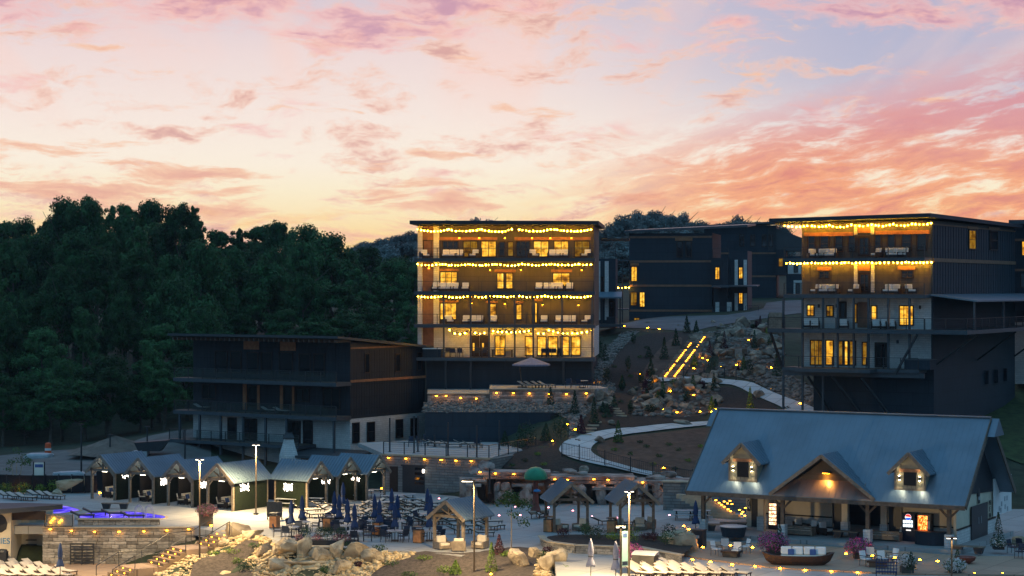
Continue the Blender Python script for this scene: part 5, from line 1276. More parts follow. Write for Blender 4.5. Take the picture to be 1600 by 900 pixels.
def vending(px, y, w, h, label, kind):
    B = PAV; x = B.fx(px, y); o = thing('vending_machine', label, 'vending machine', B.W(x, y, .3), -B.th)
    mb = MB(); mb.bx(-w/2,w/2,-.35,.35,0,h); mb.build('cabinet', M['navydark'] if kind == 'drink' else M['darkmetal'], o)
    if kind == 'drink':
        e = MB()
        for r in range(2):
            for c in range(4): e.bx(-w/2+.12+c*w*.19, -w/2+.12+c*w*.19+w*.15, -.375, -.351, 1.0+r*.27, 1.2+r*.27)
        e.build('lit_buttons', emat('drink_display', (.75,.9,1), 2.2), o)
        e = MB(); e.bx(-.14,.2,-.375,-.351,.74,.82); e.build('lit_label', emat('label_light', (.9,.85,.8), 1.5), o)
        # round drink emblem: red over white over blue
        for nm, a0, a1, col in (('emblem_red', .06, math.pi-.25, (.9,.05,.04)), ('emblem_blue', math.pi+.2, 2*math.pi-.1, (.03,.12,.6))):
            mb = MB(); mb.prism([(.0+.21*math.cos(t), -.352, 1.68+.21*math.sin(t)) for t in np.linspace(a0, a1, 12)], (0,-.03,0)); mb.build(nm, emat(nm, col, 1.6), o)
        mb = MB(); mb.prism([(.0+.225*math.cos(t), -.351, 1.68+.225*math.sin(t)) for t in np.linspace(0, 2*math.pi, 20, endpoint=False)], (0,-.012,0)); mb.build('emblem_disc', emat('emblem_white', (.9,.9,.95), 1.6), o)
    elif kind == 'hot':
        e = MB(); e.bx(-w/2+.06,w/2-.22,-.375,-.351,.5,h-.1); e.build('lit_front', firemat(), o)
        mb = MB(); mb.bx(w/2-.2,w/2-.04,-.37,-.351,.9,1.5); mb.build('keypad', M['tabletop'], o)
    else:
        for r in range(6):
            z = .35+r*.27; e = MB(); e.bx(-w/2+.08,w/2-.16,-.372,-.351,z,z+.2); e.build('lit_shelf', snackmat(), o)
    return o
def firemat():
    m = bpy.data.materials.new('orange_lit_graphic'); m.use_nodes = True; t = m.node_tree; t.nodes.clear(); g = NG(t)
    o = g.new('ShaderNodeOutputMaterial'); e = g.new('ShaderNodeEmission'); tc = g.new('ShaderNodeTexCoord')
    n = g.noise(tc.outputs['Object'], 4.5, 3.0, .6, 1.5); c = g.ramp(n, [(.38,(.25,.01,.003)),(.48,(.95,.10,.01)),(.56,(1,.36,.05)),(.66,(1,.75,.35))])
    t.links.new(c, e.inputs[0]); e.inputs[1].default_value = 2.6; t.links.new(e.outputs[0], o.inputs[0]); return m
def snackmat():
    if 'snack' not in M:
        m = bpy.data.materials.new('lit_snack_shelf'); m.use_nodes = True; t = m.node_tree; t.nodes.clear(); g = NG(t)
        o = g.new('ShaderNodeOutputMaterial'); e = g.new('ShaderNodeEmission'); tc = g.new('ShaderNodeTexCoord')
        n = g.noise(tc.outputs['Object'], 9.0, 2.0, .5); c = g.ramp(n, [(.35,(.5,.12,.05)),(.5,(1,.6,.3)),(.6,(1,.85,.6))])
        t.links.new(c, e.inputs[0]); e.inputs[1].default_value = 2.4; t.links.new(e.outputs[0], o.inputs[0]); M['snack'] = m
    return M['snack']
vending(1421.5, 2.9, .95, 1.95, 'drink vending machine with round emblem and glowing buttons under the pavilion', 'drink')
vending(1446, 2.9, .95, 1.95, 'vending machine glowing bright orange under the pavilion', 'hot')
vending(1211, 4.5, .8, 1.9, 'snack vending machine with bright shelves beside the pavilion door', 'snack')

# ------------------------------------------------------------ cabanas and open shelters
def shelter(name, label, cat, group, loc, rz, w, dp, ze=2.4, zr=3.75, walls=None, neon=None, trim=None, hedge=None, m=None):
    """front-left post at the origin; gable faces local -y"""
    o = thing(name, label, cat, loc, rz, group); t = trim or M['timber_light']; ov = .38
    for x in (0, w):
        for y in (0, dp): mb = MB(); mb.bx(x-.09,x+.09,y-.09,y+.09,0,ze); mb.build('post', t, o)
    mb = MB()
    for y in (0, dp): mb.bx(-.1,w+.1,y-.07,y+.07,ze+.001,ze+.2)
    for x in (0, w): mb.bx(x-.07,x+.07,.071,dp-.071,ze+.001,ze+.2)
    mb.build('beam', t, o)
    sl = (zr-ze-.2)/(w/2); gable_roof(o, -ov, w+ov, -.4, dp+.4, ze+.2-sl*ov, zr, m or M['roofmetal'], .08, rib=.3)
    mb = MB()
    for y in (0, dp):
        mb.beam((w/2,y,ze+.2),(w/2,y,zr-.08),.12)
        for s in (-1, 1): mb.beam((w/2,y,ze+.25),(w/2+s*w*.25,y,zr-.1-sl*w*.25),.08)
    mb.build('truss', t, o)
    mb = MB()
    for y in (0, dp):
        for x, s in ((0,1),(w,-1)): mb.beam((x,y,ze-.5),(x+s*.5,y,ze+.02),.10)
    mb.build('knee_brace', t, o)
    if walls:
        for k in walls:
            mb = MB()
            if k == 'back': mb.bx(.1,w-.1,dp-.03,dp+.03,0.02,ze-.02)
            elif k == 'left': mb.bx(-.03,.03,1.2,dp-.1,.02,ze-.02)
            elif k == 'right': mb.bx(w-.03,w+.03,dp*.32,dp-.1,.02,ze-.02)
            mb.build('privacy_screen', M['blackfabric'], o)
    if hedge == 'right': mb = MB(); mb.bx(w+.035,w+.12,.12,dp-.1,.02,ze-.02); mb.build('hedge_panel', M['greenfab'], o)
    if hedge == 'left': mb = MB(); mb.bx(-.12,-.035,.12,dp-.1,.02,ze-.02); mb.build('hedge_panel', M['greenfab'], o)
    if walls and 'back' in walls:
        mb = MB(); mb.bx(.2,w-.2,dp-.45,dp-.1,.02,.62); mb.build('seat_wall', M['whitestone'], o)
        mb = MB(); mb.bx(.55,.75,dp-.52,dp-.46,.5,.58); mb.build('wall_lamp', M['walllamp'], o)
        mb = MB(); mb.bx(w/2-.25,w/2+.25,.1,.2,ze-.06,ze-.0); q_ = mb.build('cabana_lamp', M['ledhead'], o)
        ld = bpy.data.lights.new('lamp_light', 'POINT'); ld.energy = 55; ld.color = (1,.82,.58); ld.shadow_soft_size = .1
        lo = bpy.data.objects.new('lamp_light', ld); COL.objects.link(lo); lo.parent = q_; lo.location = (w/2, .9, ze-.25)
    if neon:
        side, y0, L, z = neon; x = w+.16 if side == 'right' else -.16; rs = random.Random(int(loc[0]*10)); mb = MB()
        for row in range(2 if rs.random() < .5 else 1):
            pts = []; n = 26
            for i in range(n): u = i/(n-1); pts.append((x, y0+L*u+.05*math.sin(u*31+row), z-row*.26+.16*math.sin(u*rs.uniform(23,29)+rs.random()*2)+.05*math.sin(u*50)))
            mb.pipe(pts, .02, 5)
        mb.build('neon_script', M['neon'], o)
    return o
names = [('first','blue-lit'),]
C1 = [((144,779),'nearest the black boundary fence, with a corner sofa'),((203,785),'second from the left end, beside the first'),((263,790),'third from the left end, with a pale shining roof'),((325,796),'right end of its row, roof lit brightest')]
cab = []
for i, ((px, py), nm) in enumerate(C1):
    p = gr(px, py); cab.append(shelter('cabana', 'timber cabana with neon script, '+nm, 'cabana', 'cabanas beside the pool deck', p, R(-33), 2.65, 4.2, walls=('back','left'), hedge='right', neon=('right', .7, 1.1, 1.95)))
C2 = [((480,795),'left one, ribbed roof toward tables'),((527,787),'middle one, between two others'),((573,783),'right one beside the garage')]
for i, ((px, py), nm) in enumerate(C2):
    p = gr(px, py); cab.append(shelter('cabana', 'cabana in the row of three by the stone wall, '+nm, 'cabana', 'cabanas beside the pool deck', p, R(57), 2.5, 3.3, walls=('back',) if i else ('back','left'), hedge='left' if i < 2 else 'left', neon=('left', 1.4 if i == 0 else .6, .95, 1.8)))
shelter('pergola', 'open timber shelter with ribbed metal roof beside the rock garden', 'pergola', 'open timber shelters', gr(679,857), R(-33), 2.4, 2.9, 2.2, 3.35, trim=M['timber_light'])
shelter('pergola', 'open timber shelter with pale roof left of the planted island, near the green mushroom', 'pergola', 'open timber shelters', gr(866,832), R(10), 2.5, 3.2, 2.3, 3.6, trim=M['timber'])
shelter('pergola', 'open timber shelter with pale roof behind the lamp post and the planted island', 'pergola', 'open timber shelters', gr(969,834), R(10), 2.5, 3.2, 2.3, 3.6, trim=M['timber'])

# ------------------------------------------------------------ walls
def blockwall(o, p0, p1, z0, z1, ind=True, th=.12, mats=None, nmax=300, bh=.2, bl=(.35,.85)):
    """laid stones as separate pieces on a mortar core, from p0 to p1"""
    p0 = Vector((p0[0],p0[1],0)); p1 = Vector((p1[0],p1[1],0)); L = (p1-p0).length; u = (p1-p0).normalized(); nrm = Vector((u.y,-u.x,0)); an = math.atan2(u.y,u.x)
    V = []
    for k in range(4):
        rs = np.random.RandomState(500+k); mb = MB(); mb.bx(-.5,.5,-.5,.5,-.5,.5); mb.v = [tuple(np.array(v)*(1+rs.uniform(-.05,.03,3))) for v in mb.v]; V.append(mb.mesh('stone', M['stone_piece']))
    z = z0; pcs = []; c = o.location; rest = MB()
    while z < z1-.04:
        h = min(random.uniform(bh*.75, bh*1.25), z1-z); x = -random.uniform(0,.3)
        while x < L:
            l = random.uniform(*bl); a = max(0, x); b = min(L, x+l)
            if b-a > .08: pcs.append(((a+b)/2, z+h/2, b-a-.025, h-.025))
            x += l
        z += h
    for i, (x, zz, l, h) in enumerate(pcs):
        p = p0+u*x+nrm*(random.uniform(-.02,.035)); q = (p.x-c[0], p.y-c[1], zz-c[2])
        if ind and i < nmax: inst('stone', V[i % 4], o, q, an, (l, th*2, h))
        else: rest.box(q, (l, th*2, h), an)
    if rest.v: rest.build('stones', M['stone_piece'], o, kind='stuff')
    core = MB(); m = (p0+p1)/2; core.box((m.x-c[0]-nrm.x*.22, m.y-c[1]-nrm.y*.22, (z0+z1)/2-c[2]), (L, .4, z1-z0), an); core.build('wall_core', M['mortar'], o)
    cap = MB(); cap.box((m.x-c[0]-nrm.x*.1, m.y-c[1]-nrm.y*.1, z1-c[2]+.035), (L+.1, .75, .07), an); cap.build('cap_stone', M['cap'], o)
    return nrm
a, b = gr(66,823,0), gr(306,823,0)
o = thing('retaining_wall', 'long grey stone retaining wall under the pool deck with small lamps below its cap', 'wall', (a.x, 150.2, -2.8))
NR = blockwall(o, (a.x,150.3), (b.x,150.3), -2.8, -.10, bh=.24, bl=(.5,1.1))
# low pool wall standing behind it
a, b = gr(117,823,0), gr(243,824,0)
o = thing('pool_wall', 'low pale stone wall of the raised spa above the retaining wall', 'wall', (a.x, 150.9, 0))
blockwall(o, (a.x,151.2), (b.x,151.2), 0.0, .42, True, nmax=120)
# slatted iron gate against the wall
g0 = at(110,880,149.9); o = thing('iron_gate', 'black slatted metal gate leaning flat against the stone retaining wall', 'gate', (g0.x, 149.75, -2.8))
w = 38*149.7/F; mb = MB(); mb.bx(0,.08,-.05,.05,0,1.6); mb.bx(w-.08,w,-.05,.05,0,1.6); mb.bx(w/2-.04,w/2+.04,-.05,.05,0,1.6); mb.bx(.08,w-.08,-.05,.05,1.5,1.6); mb.build('frame', M['darkmetal'], o)
for k in range(6): mb = MB(); mb.bx(.08,w/2-.04,-.03,.03,.15+k*.23,.25+k*.23); mb.bx(w/2+.04,w-.08,-.03,.03,.15+k*.23,.25+k*.23); mb.build('slat', M['darkmetal'], o)
# garage wall and its patio
GW = Bld('garage_wall', 'high grey stone wall with a garage door and small lamps under the patio railing', 'wall', 764, 171.9, 25.0, 0.0)
gx = GW.fx(597); gz = GW.fz(716, 764)
mb = MB(); mb.bx(gx, 0, 0, 1.2, -.3, gz-.12); mb.build('stonework', M['greystone'], GW.o)
mb = MB(); mb.bx(-.9, 0, 1.201, 11, -.3, gz-.12); mb.build('side_stonework', M['greystone'], GW.o)
mb = MB(); mb.bx(gx-.1, .12, -.12, .5, gz-.119, gz+.02); mb.build('cap_stone', M['cap'], GW.o)
gd = GW.fr((629,729,664,772)); mb = MB(); mb.bx(gd[0],gd[1],-.03,.0-.002,0.02,gd[3]); o = mb.build('garage_door', M['darkmetal'], GW.o)
for k in range(4): mb = MB(); mb.bx(gd[0]+.55*(gd[1]-gd[0]), gd[1]-.1, -.05, -.031, .75+k*.42, .98+k*.42); mb.build('door_pane', M['glass_dark'], o)
mb = MB(); mb.bx(gd[0]-.12,gd[1]+.12,-.08,-.033,gd[3],gd[3]+.15); mb.build('lintel', M['darkmetal'], GW.o)
mb = MB(); mb.bx(GW.fx(609),GW.fx(622),-.04,-.002,0.02,2.25); mb.build('side_door', M['winframe'], GW.o)
mb = MB(); x = gd[1]-.1; mb.bx(x-.06,x+.06,-.2,-.055,gd[3]-.5,gd[3]-.2); mb.build('door_lamp', M['ledsmall'] if 'ledsmall' in M else M['neon'], GW.o)
p1, p2 = GW.W(gx,.3), GW.W(0,.3)
slab('upper_patio', [p1, p2, gr(792,708,gz), gr(880,693,gz), gr(880,689,gz), gr(640,688,gz), gr(560,692,gz)], gz, M['concrete'], .4)
railing(GW.o, [(gx+.1,.1),(-.05,.1)], gz+.02, 1.05, step=2.1); railing(GW.o, [(-.05,.1),(-.05,10)], gz+.02, 1.05, step=2.1)
# tall black poles of the patio
pol = []
for px, top, bot in ((609,653,706),(647,650,708),(653,650,706),(700,660,712),(745,665,715),(780,657,702),(679,680,698),(765,705,745)):
    d = 182 if bot > 703 else 186; P = at(px, bot, 0.0+F*(H-gz)/(bot-450)) ; o = thing('black_pole', '', 'pole', (P.x, P.y, gz if px != 765 else 2.0), 0, 'black poles on the upper patio')
    hgt = (bot-top)*P.y/F; mb = MB(); mb.tube((0,0,0),(0,0,hgt),.07,n=8); mb.build('shaft', M['darkmetal'], o); mb = MB(); mb.tube((0,0,0),(0,0,.04),.16,n=8); mb.build('base_plate', M['darkmetal'], o); pol.append(o)
relabel(pol, 'plain black metal pole on the railed upper patio, {}')
# black screen wall with gravel bank and stone terrace over it
sw = MB(); L = [at(664,690,190.2), at(700,690,190.2), at(860,690,189.6), at(884,690,192.5)]
for i in range(3):
    a, b = L[i], L[i+1]; sw.add([(a.x,a.y,2.9),(b.x,b.y,2.9),(b.x,b.y,6.15-.25*(i==2)),(a.x,a.y,6.15),(a.x,a.y+.25,2.9),(b.x,b.y+.25,2.9),(b.x,b.y+.25,6.15-.25*(i==2)),(a.x,a.y+.25,6.15)], [(0,1,2,3),(7,6,5,4),(3,2,6,7),(0,3,7,4),(1,5,6,2)])
tag(sw.build('retaining_wall', M['siding_blue'], None, loc=(0,0,0)), 'smooth dark navy retaining wall below the gravel bank and lit terrace', 'wall')
bz = lambda x, y: 6.0+(y-190)*.11
BP = [Vector((at(662,0,190).x,190.3)), Vector((at(884,0,190).x,190.3)), Vector((at(905,0,196).x,196.5)), Vector((at(662,0,196).x,196.5))]
drape('gravel_bank', BP, M['pebble_grey'], 0, 0, zfun=bz)
scatter('bank_stones', BP, 10, .1, .3, M['pebble_grey'], 'grey stones on the bank above the dark retaining wall', 'rubble', zf=lambda x, y: 6.0+(y-190)*.11)
tw = thing('terrace_wall', 'rough stone wall with amber lamps holding up the terrace below the lit building', 'wall', at(765,0,196.2).xy.to_3d()+Vector((0,0,6.3)))
blockwall(tw, at(765,0,196.2).xy, at(930,0,196.2).xy, 6.3, 8.0, True, nmax=200, bh=.26, bl=(.5,1.2))
tw2 = thing('terrace_wall', 'lower stepped stretch of stone wall with four lamps left of the parasol terrace', 'wall', at(668,0,196.4).xy.to_3d()+Vector((0,0,6.3)))
blockwall(tw2, at(668,0,196.4).xy, at(764.8,0,196.4).xy, 6.3, 7.55, True, nmax=120, bh=.26, bl=(.5,1.2))
X = lambda px, d: at(px, 0, d).xy.to_3d()
slab('terrace', [X(765,196.5), X(930,196.5), X(950,199), X(935,203), X(905,206), X(765,206)], 8.02, M['concrete'], 3.0)
slab('terrace_step', [X(668,196.7), X(764.7,196.7), X(764.7,206), X(668,206)], 7.57, M['concrete'], 3.0)
# island bed in the middle of the deck
zi = .52
ib = [gr(*q, zi) for q in ((850,842),(858,847),(900,852),(960,854),(1000,855),(1035,862),(1062,867),(1078,858),(1085,850),(1060,838),(980,836),(900,834),(858,836))]
drape('planting_bed', ib, M['mulch'], 0, 1, zfun=lambda x, y: zi-.03, grid=.8)
iw = thing('bed_wall', 'low curved stone wall with amber lamps round the planted island', 'wall', gr(955,858,0))
front = [gr(*q, zi) for q in ((846,838),(850,843),(860,847.5),(900,852.5),(960,854.5),(1000,855.5),(1035,862.5),(1064,868))]
V4 = [MB().bx(-.5,.5,-.5,.5,-.5,.5).mesh('stone', M['stone_piece']) for _ in range(2)]; cnt = 0; core = MB(); cap = MB()
for a, b in zip(front[:-1], front[1:]):
    d = b-a; L_ = d.length; an = math.atan2(d.y, d.x); c = iw.location; m = (a+b)/2
    core.box((m.x-c.x, m.y-c.y+.12, zi/2-.02), (L_, .2, zi-.04), an); cap.box((m.x-c.x, m.y-c.y+.08, zi+.03), (L_+.08, .5, .07), an)
    for r in range(3):
        x = 0
        while x < L_:
            l = min(random.uniform(.3,.7), L_-x)
            if l > .08 and cnt < 290:
                p = a+d.normalized()*(x+l/2); inst('stone', V4[cnt%2], iw, (p.x-c.x, p.y-c.y, zi/3*(r+.5)-c.z), an, (l-.025,.2,zi/3-.02)); cnt += 1
            x += l
core.build('wall_core', M['mortar'], iw); cap.build('cap_stone', M['cap'], iw)
# black screen fence behind the left end
fe = thing('screen_fence', 'long low black screen fence between the sun loungers and the dirt road', 'fence', gr(-30,770.5))
a, b = gr(-30,770.5), gr(152,771); n = 9
for i in range(n):
    p, q = a.lerp(b, i/n)-a, a.lerp(b, (i+1)/n)-a; mb = MB(); mb.beam(p+Vector((.04,0,.82)), q+Vector((-.04,0,.82)), .04, 1.5); mb.build('screen_panel', M['blackfabric'], fe)
    mb = MB(); mb.bx(p.x-.05,p.x+.05,-.05,.05,0,1.66); mb.build('post', M['darkmetal'], fe)
bf = thing('screen_fence', 'black screen fence behind the cabanas between the two rows', 'fence', gr(395,778)); a = gr(150,766); b = gr(432,782); n = 12
for i in range(n):
    p, q = a.lerp(b, i/n)-bf.location, a.lerp(b, (i+1)/n)-bf.location; mb = MB(); mb.beam(p+Vector((.04,0,.95)), q+Vector((-.04,0,.95)), .04, 1.8); mb.build('screen_panel', M['blackfabric'], bf)

# ------------------------------------------------------------ rock grotto
gt = thing('rock_grotto', 'layered artificial rock wall with caves, pillars and amber lamps behind the splash deck', 'rock wall', gr(880,790))
def grock(px, py, d, s, name='rock_block', k=None, rz=0.0):
    p = at(px, py, d)-gt.location; me = GR[random.randrange(len(GR))] if k is None else GR[k]
    inst(name, me, gt, p, rot=(random.uniform(-.06,.06), random.uniform(-.06,.06), rz+random.uniform(-.2,.2)), scale=s)
GR = [rockmesh(300+i, M['fakerock'], 2, 7) for i in range(6)]
mb = MB(); a, b = at(718,0,167.3)-gt.location, at(1080,0,167.3)-gt.location; mb.bx(a.x,b.x,a.y,a.y+.8,-.2,2.0-gt.location.z); mb.build('back_wall', M['fakerock'], gt)
def ledge(x0, x1, py, d, th, dep):
    a, b = at(x0, py, d)-gt.location, at(x1, py, d)-gt.location; n = max(2, int((x1-x0)/14)); vs = []; mb = MB()
    for i in range(n+1):
        p = a.lerp(b, i/n); w = random.uniform(-.15,.15); t_ = th*random.uniform(.8,1.15)
        vs.append([(p.x,p.y-dep/2+w,p.z-t_/2),(p.x,p.y-dep/2+w-.05,p.z+t_/2*.7),(p.x,p.y+dep/2,p.z+t_/2),(p.x,p.y+dep/2,p.z-t_/2)])
    for i in range(n):
        A = vs[i]; Bv = vs[i+1]; k = len(mb.v); mb.add(A+Bv, [(0,4,5,1),(1,5,6,2),(2,6,7,3),(3,7,4,0),(0,1,2,3),(4,7,6,5)])
    mb.build('rock_ledge', M['fakerock'], gt)
for x0, x1, py, d, th, dep in ((745,860,738,166.4,.32,2.2),(755,870,744,166.2,.3,1.6),(860,990,745,166.6,.36,2.2),(880,1010,752,166.2,.28,1.8),(985,1082,752,166.4,.4,2.2),(800,850,757,165.6,.2,1.4),(925,985,762,165.6,.25,1.4),(738,760,750,165.6,.2,1.4),(728,752,757,165.2,.22,1.6),(1000,1060,764,166,.2,1.0)): ledge(x0,x1,py,d,th,dep)
for px, w in ((737,.5),(779,.33),(793,.5),(822,.62),(861,.5),(905,.5),(938,.45),(967,.55),(1003,.5),(1030,.5),(1066,.7)):
    for q, py in enumerate((786,774,762)): (grock(px, 775, 165.6, (w*1.15, w*1.1, 1.55), 'rock_pillar') if q == 0 else grock(px+random.uniform(-6,6), 786-q*12, 165.3, (w*.8, w*.7, .5), 'rock_block'))
for px, py, s in ((757,752,.5),(810,748,.35),(890,735,.45),(906,741,.5),(985,745,.4),(1022,748,.7),(1045,742,.5),(760,726,.6),(742,735,.5),(945,757,.4)): grock(px, py, 166.6, (s*1.4, s, s*.7))
# solid black blocks stand in for the shade inside the caves
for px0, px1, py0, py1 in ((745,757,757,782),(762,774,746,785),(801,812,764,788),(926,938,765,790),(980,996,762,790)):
    a, b = at(px0,py0,166.3)-gt.location, at(px1,py1,166.3)-gt.location; mb = MB(); mb.bx(a.x,b.x,a.y-.1,a.y+.9,b.z,a.z); mb.build('cave_shade_block', M['blackfabric'], gt)
# stone wall right of the grotto
o = Bld('stone_wall', 'rough pale stone wall between the grotto and the pavilion', 'wall', 1100, 160.5, 16.0, 0.0)
mb = MB(); x0 = o.fx(1036); mb.bx(x0, 4, 0, .8, -.2, o.fz(754,1060)); mb.build('stonework', M['greystone'], o.o); mb = MB(); mb.bx(x0-.1,4.1,-.1,.9,o.fz(754,1060)+.002,o.fz(754,1060)+.1); mb.build('cap_stone', M['cap'], o.o)
# mushroom shower
p = gr(837,800); o = thing('mushroom_shower', 'green mushroom-shaped water feature on a red-brown trunk', 'water feature', p)
mb = MB(); mb.lathe([(.5,0),(.42,.15),(.26,.6),(.22,1.4),(.2,2.4),(.3,2.85)], 14); mb.build('stem', M['mushstem'], o, smooth=True)
mb = MB(); mb.lathe([(.85,2.62),(.95,2.75),(.9,3.05),(.72,3.35),(.42,3.56),(.05,3.64)], 22); mb.build('cap', M['mushroom'], o, smooth=True)
mb = MB(); mb.lathe([(.05,1.62),(.3,1.68),(.26,1.8),(.04,1.88)], 12, (.1,-.2,0)); mb.build('small_cap', M['turq'], o, smooth=True)
# ------------------------------------------------------------ stairs
sp = [(Vector(gr(347,828,0)), 0.0)]
o = thing('garden_stairs', 'stone stairs with rows of amber step lights going down beside the retaining wall', 'stairs', gr(300,850,-1.2))
top = gr(333,829,0); dr = Vector((-.80,-.60,0)).normalized(); nx_ = Vector((.60,-.80,0)).normalized(); c = o.location
STEPL = []
def flight(start, z, n, wdt, run=.44, rise=.21):
    p = Vector(start)
    for i in range(n):
        z -= rise; m = p+dr*run/2+nx_*wdt/2; mb = MB(); an = math.atan2(dr.y, dr.x)
        mb.box((m.x-c.x, m.y-c.y, (z-.30)-c.z+.0), (run-.003, wdt, .6), an); mb.build('step', M['steptone'], o)
        for f in (.28, .72): q = p+dr*(.03)+nx_*wdt*f; STEPL.append((q.x, q.y, z+.09))
        p = p+dr*run
    return p, z
p, z = flight((top.x, top.y-.3, 0), 0.0, 4, 2.6); 
m = p+dr*.9+nx_*1.3; mb = MB(); mb.box((m.x-c.x,m.y-c.y,z-.31-c.z),(1.8,2.6,.6),math.atan2(dr.y,dr.x)); mb.build('landing', M['tan_concrete'], o); p = p+dr*1.8
p, z = flight(p, z, 5, 2.6); m = p+dr*.9+nx_*1.3; mb = MB(); mb.box((m.x-c.x,m.y-c.y,z-.31-c.z),(1.8,2.6,.6),math.atan2(dr.y,dr.x)); mb.build('landing', M['tan_concrete'], o); p = p+dr*1.8
p, z = flight(p, z, 4, 2.6)
for q in STEPL: mb = MB(); mb.box((q[0]-c.x,q[1]-c.y,q[2]-c.z),(.04,.10,.05),math.atan2(dr.y,dr.x)); mb.build('step_light', M['steplight'], o)
for off in (0.0, 2.6):
    pts = [top+nx_*off+Vector((0,-.3,.9))]; q = Vector((top.x,top.y-.3,0))+nx_*off
    mb = MB(); L2_ = [(0,0),(1.76,-.84),(3.56,-.84),(5.76,-1.89),(7.56,-1.89),(9.3,-2.73)]
    P_ = [q+dr*a_+Vector((0,0,b_+.95)) for a_, b_ in L2_]; mb.pipe([v-c for v in P_], .03, 6)
    for v in P_: mb.tube(v-c, v-c-Vector((0,0,1.0)), .03, n=6)
    mb.build('handrail', M['darkmetal'], o)
# hillside stairs
o = thing('hillside_stairs', 'long hillside stairway outlined by two rows of glowing amber step lights', 'stairs', T(1046,593)); c = o.location
n = 27; SP = [T(1047+53*i/n, 592-69*i/n) for i in range(n+1)]
for i in range(n):
    p, q2 = SP[i], SP[i+1]; d = (q2-p).xy.to_3d()
    d = (SP[n]-SP[0]).xy.to_3d().normalized()*max(.25, d.length); an = math.atan2(d.y, d.x); sd = Vector((d.y,-d.x,0)).normalized(); m = p+d*.5; z = max(p.z, q2.z)+.22
    mb = MB(); mb.box((m.x-c.x,m.y-c.y,z-.5-c.z),(d.length-.002,2.4,1.0),an); mb.build('step', M['boulder_grey'], o)
    if i % 9 == 8: continue
    for f in ((-.5,.5) if i < 21 else (.5,)):
        q = p+sd*f-d.normalized()*.06; e = MB(); e.box((q.x-c.x,q.y-c.y,z-.06-c.z),(.06,.13,.06),an); e.build('step_light', M['steplight'], o)
sts = []
for i in range(8):
    px, py = 945+i*3.7, 625+i*3.7
    p = T(px, py); mb = MB(); mb.box((0,0,0),(1.05,.3,.14),-.1); q = mb.build('stepping_stone', M['cap'], None, loc=p+Vector((0,0,.08))); tag(q, '', 'stepping stone', 'stepping stones climbing from the footpath'); sts.append(q)
for i in range(5):
    p = T(931-i*4.0, 661+i*5); mb = MB(); mb.box((0,0,0),(1.1,.35,.14),-.1); q = mb.build('stepping_stone', M['cap'], None, loc=p+Vector((0,0,.08))); tag(q, '', 'stepping stone', 'stepping stones climbing from the footpath'); sts.append(q)
relabel(sts, 'pale slab stepping stone in the dark bed below the parasol terrace, {}')

# ------------------------------------------------------------ pool
M['poolwater'] = None
def watermat():
    m = bpy.data.materials.new('self_glowing_water'); m.use_nodes = True; t = m.node_tree; g = NG(t); b = t.nodes['Principled BSDF']
    b.inputs['Roughness'].default_value = .06; b.inputs['Base Color'].default_value = (.02,.03,.2,1)
    tc = g.new('ShaderNodeTexCoord'); n = g.noise(tc.outputs['Object'], .9, 3.0, .6, .6)
    c = g.ramp(n, [(.3,(.015,.01,.30)),(.5,(.09,.045,.95)),(.68,(.42,.28,1.0))]); t.links.new(c, b.inputs['Emission Color']); b.inputs['Emission Strength'].default_value = 1.0  # glow of underwater lamps is put into the water itself as emission
    bn = g.new('ShaderNodeBump'); bn.inputs['Strength'].default_value = .15; t.links.new(g.noise(tc.outputs['Object'], 5.0, 2.0), bn.inputs['Height']); t.links.new(bn.outputs[0], b.inputs['Normal']); return m
M['poolwater'] = watermat()
def pool(pts, nm):
    P = [gr(*q, .02) for q in pts]; o = drape('pool_water', P, M['poolwater'], 0, 2, zfun=lambda x, y: .012, grid=.7)
    r = MB(); S = resample(smoothpoly([Vector(p[:2]) for p in P], 2), .8); n = len(S)
    for i in range(n): a, b = S[i], S[(i+1)%n]; r.beam((a.x,a.y,.02),(b.x,b.y,.02),.22,.05)
    k = r.build('pool_coping', M['cap'], None, loc=(0,0,0)); k['kind'] = 'structure'
pool([(118,808),(128,802),(160,800.5),(200,798.5),(222,800),(242,803),(264,807),(255,811),(235,813),(205,817),(130,818)], 0)
pool([(66,803),(74,796),(86,791),(102,789.5),(117,793),(130,797.5),(112,800),(96,803)], 1)
for px, l in ((218,'left'),(234,'right')):
    p = gr(px, 808, 0); o = thing('pool_handrail', 'curved steel handrail at the purple-lit spa, %s of two' % l, 'handrail', p)
    for y in (-.25,.25): mb = MB(); mb.pipe([(-.35,y,0),(-.3,y,.75),(-.1,y,.95),(.15,y,.8),(.35,y,.0)], .03, 6); mb.build('rail', M['tabletop'], o)
a = gr(70,823,0); o = thing('pool_window', 'clear-sided corner of the upper pool with step lights showing through', 'pool window', (a.x,150.2,0))
mb = MB(); mb.bx(0,2.05,0,.06,.05,.9); mb.build('glass_panel', M['railglass'], o); mb = MB(); mb.bx(0,2.05,-.05,.12,0,.05); mb.bx(-.05,0,-.02,.1,0,.95); mb.bx(2.05,2.1,-.02,.1,0,.95); mb.build('frame', M['darkmetal'], o)
for i, (x, z) in enumerate(((.3,.25),(.42,.4),(.55,.55),(.95,.25),(1.1,.4))): mb = MB(); mb.bx(x-.06,x+.06,.5,.6,z-.03,z+.03); mb.build('step_light', M['walllamp'], o)  # glowing blocks imitate step lights reflected in the glass
mb = MB(); mb.bx(0,2.05,.62,.7,.0,.85); mb.build('tank_wall', M['tabletop'], o)

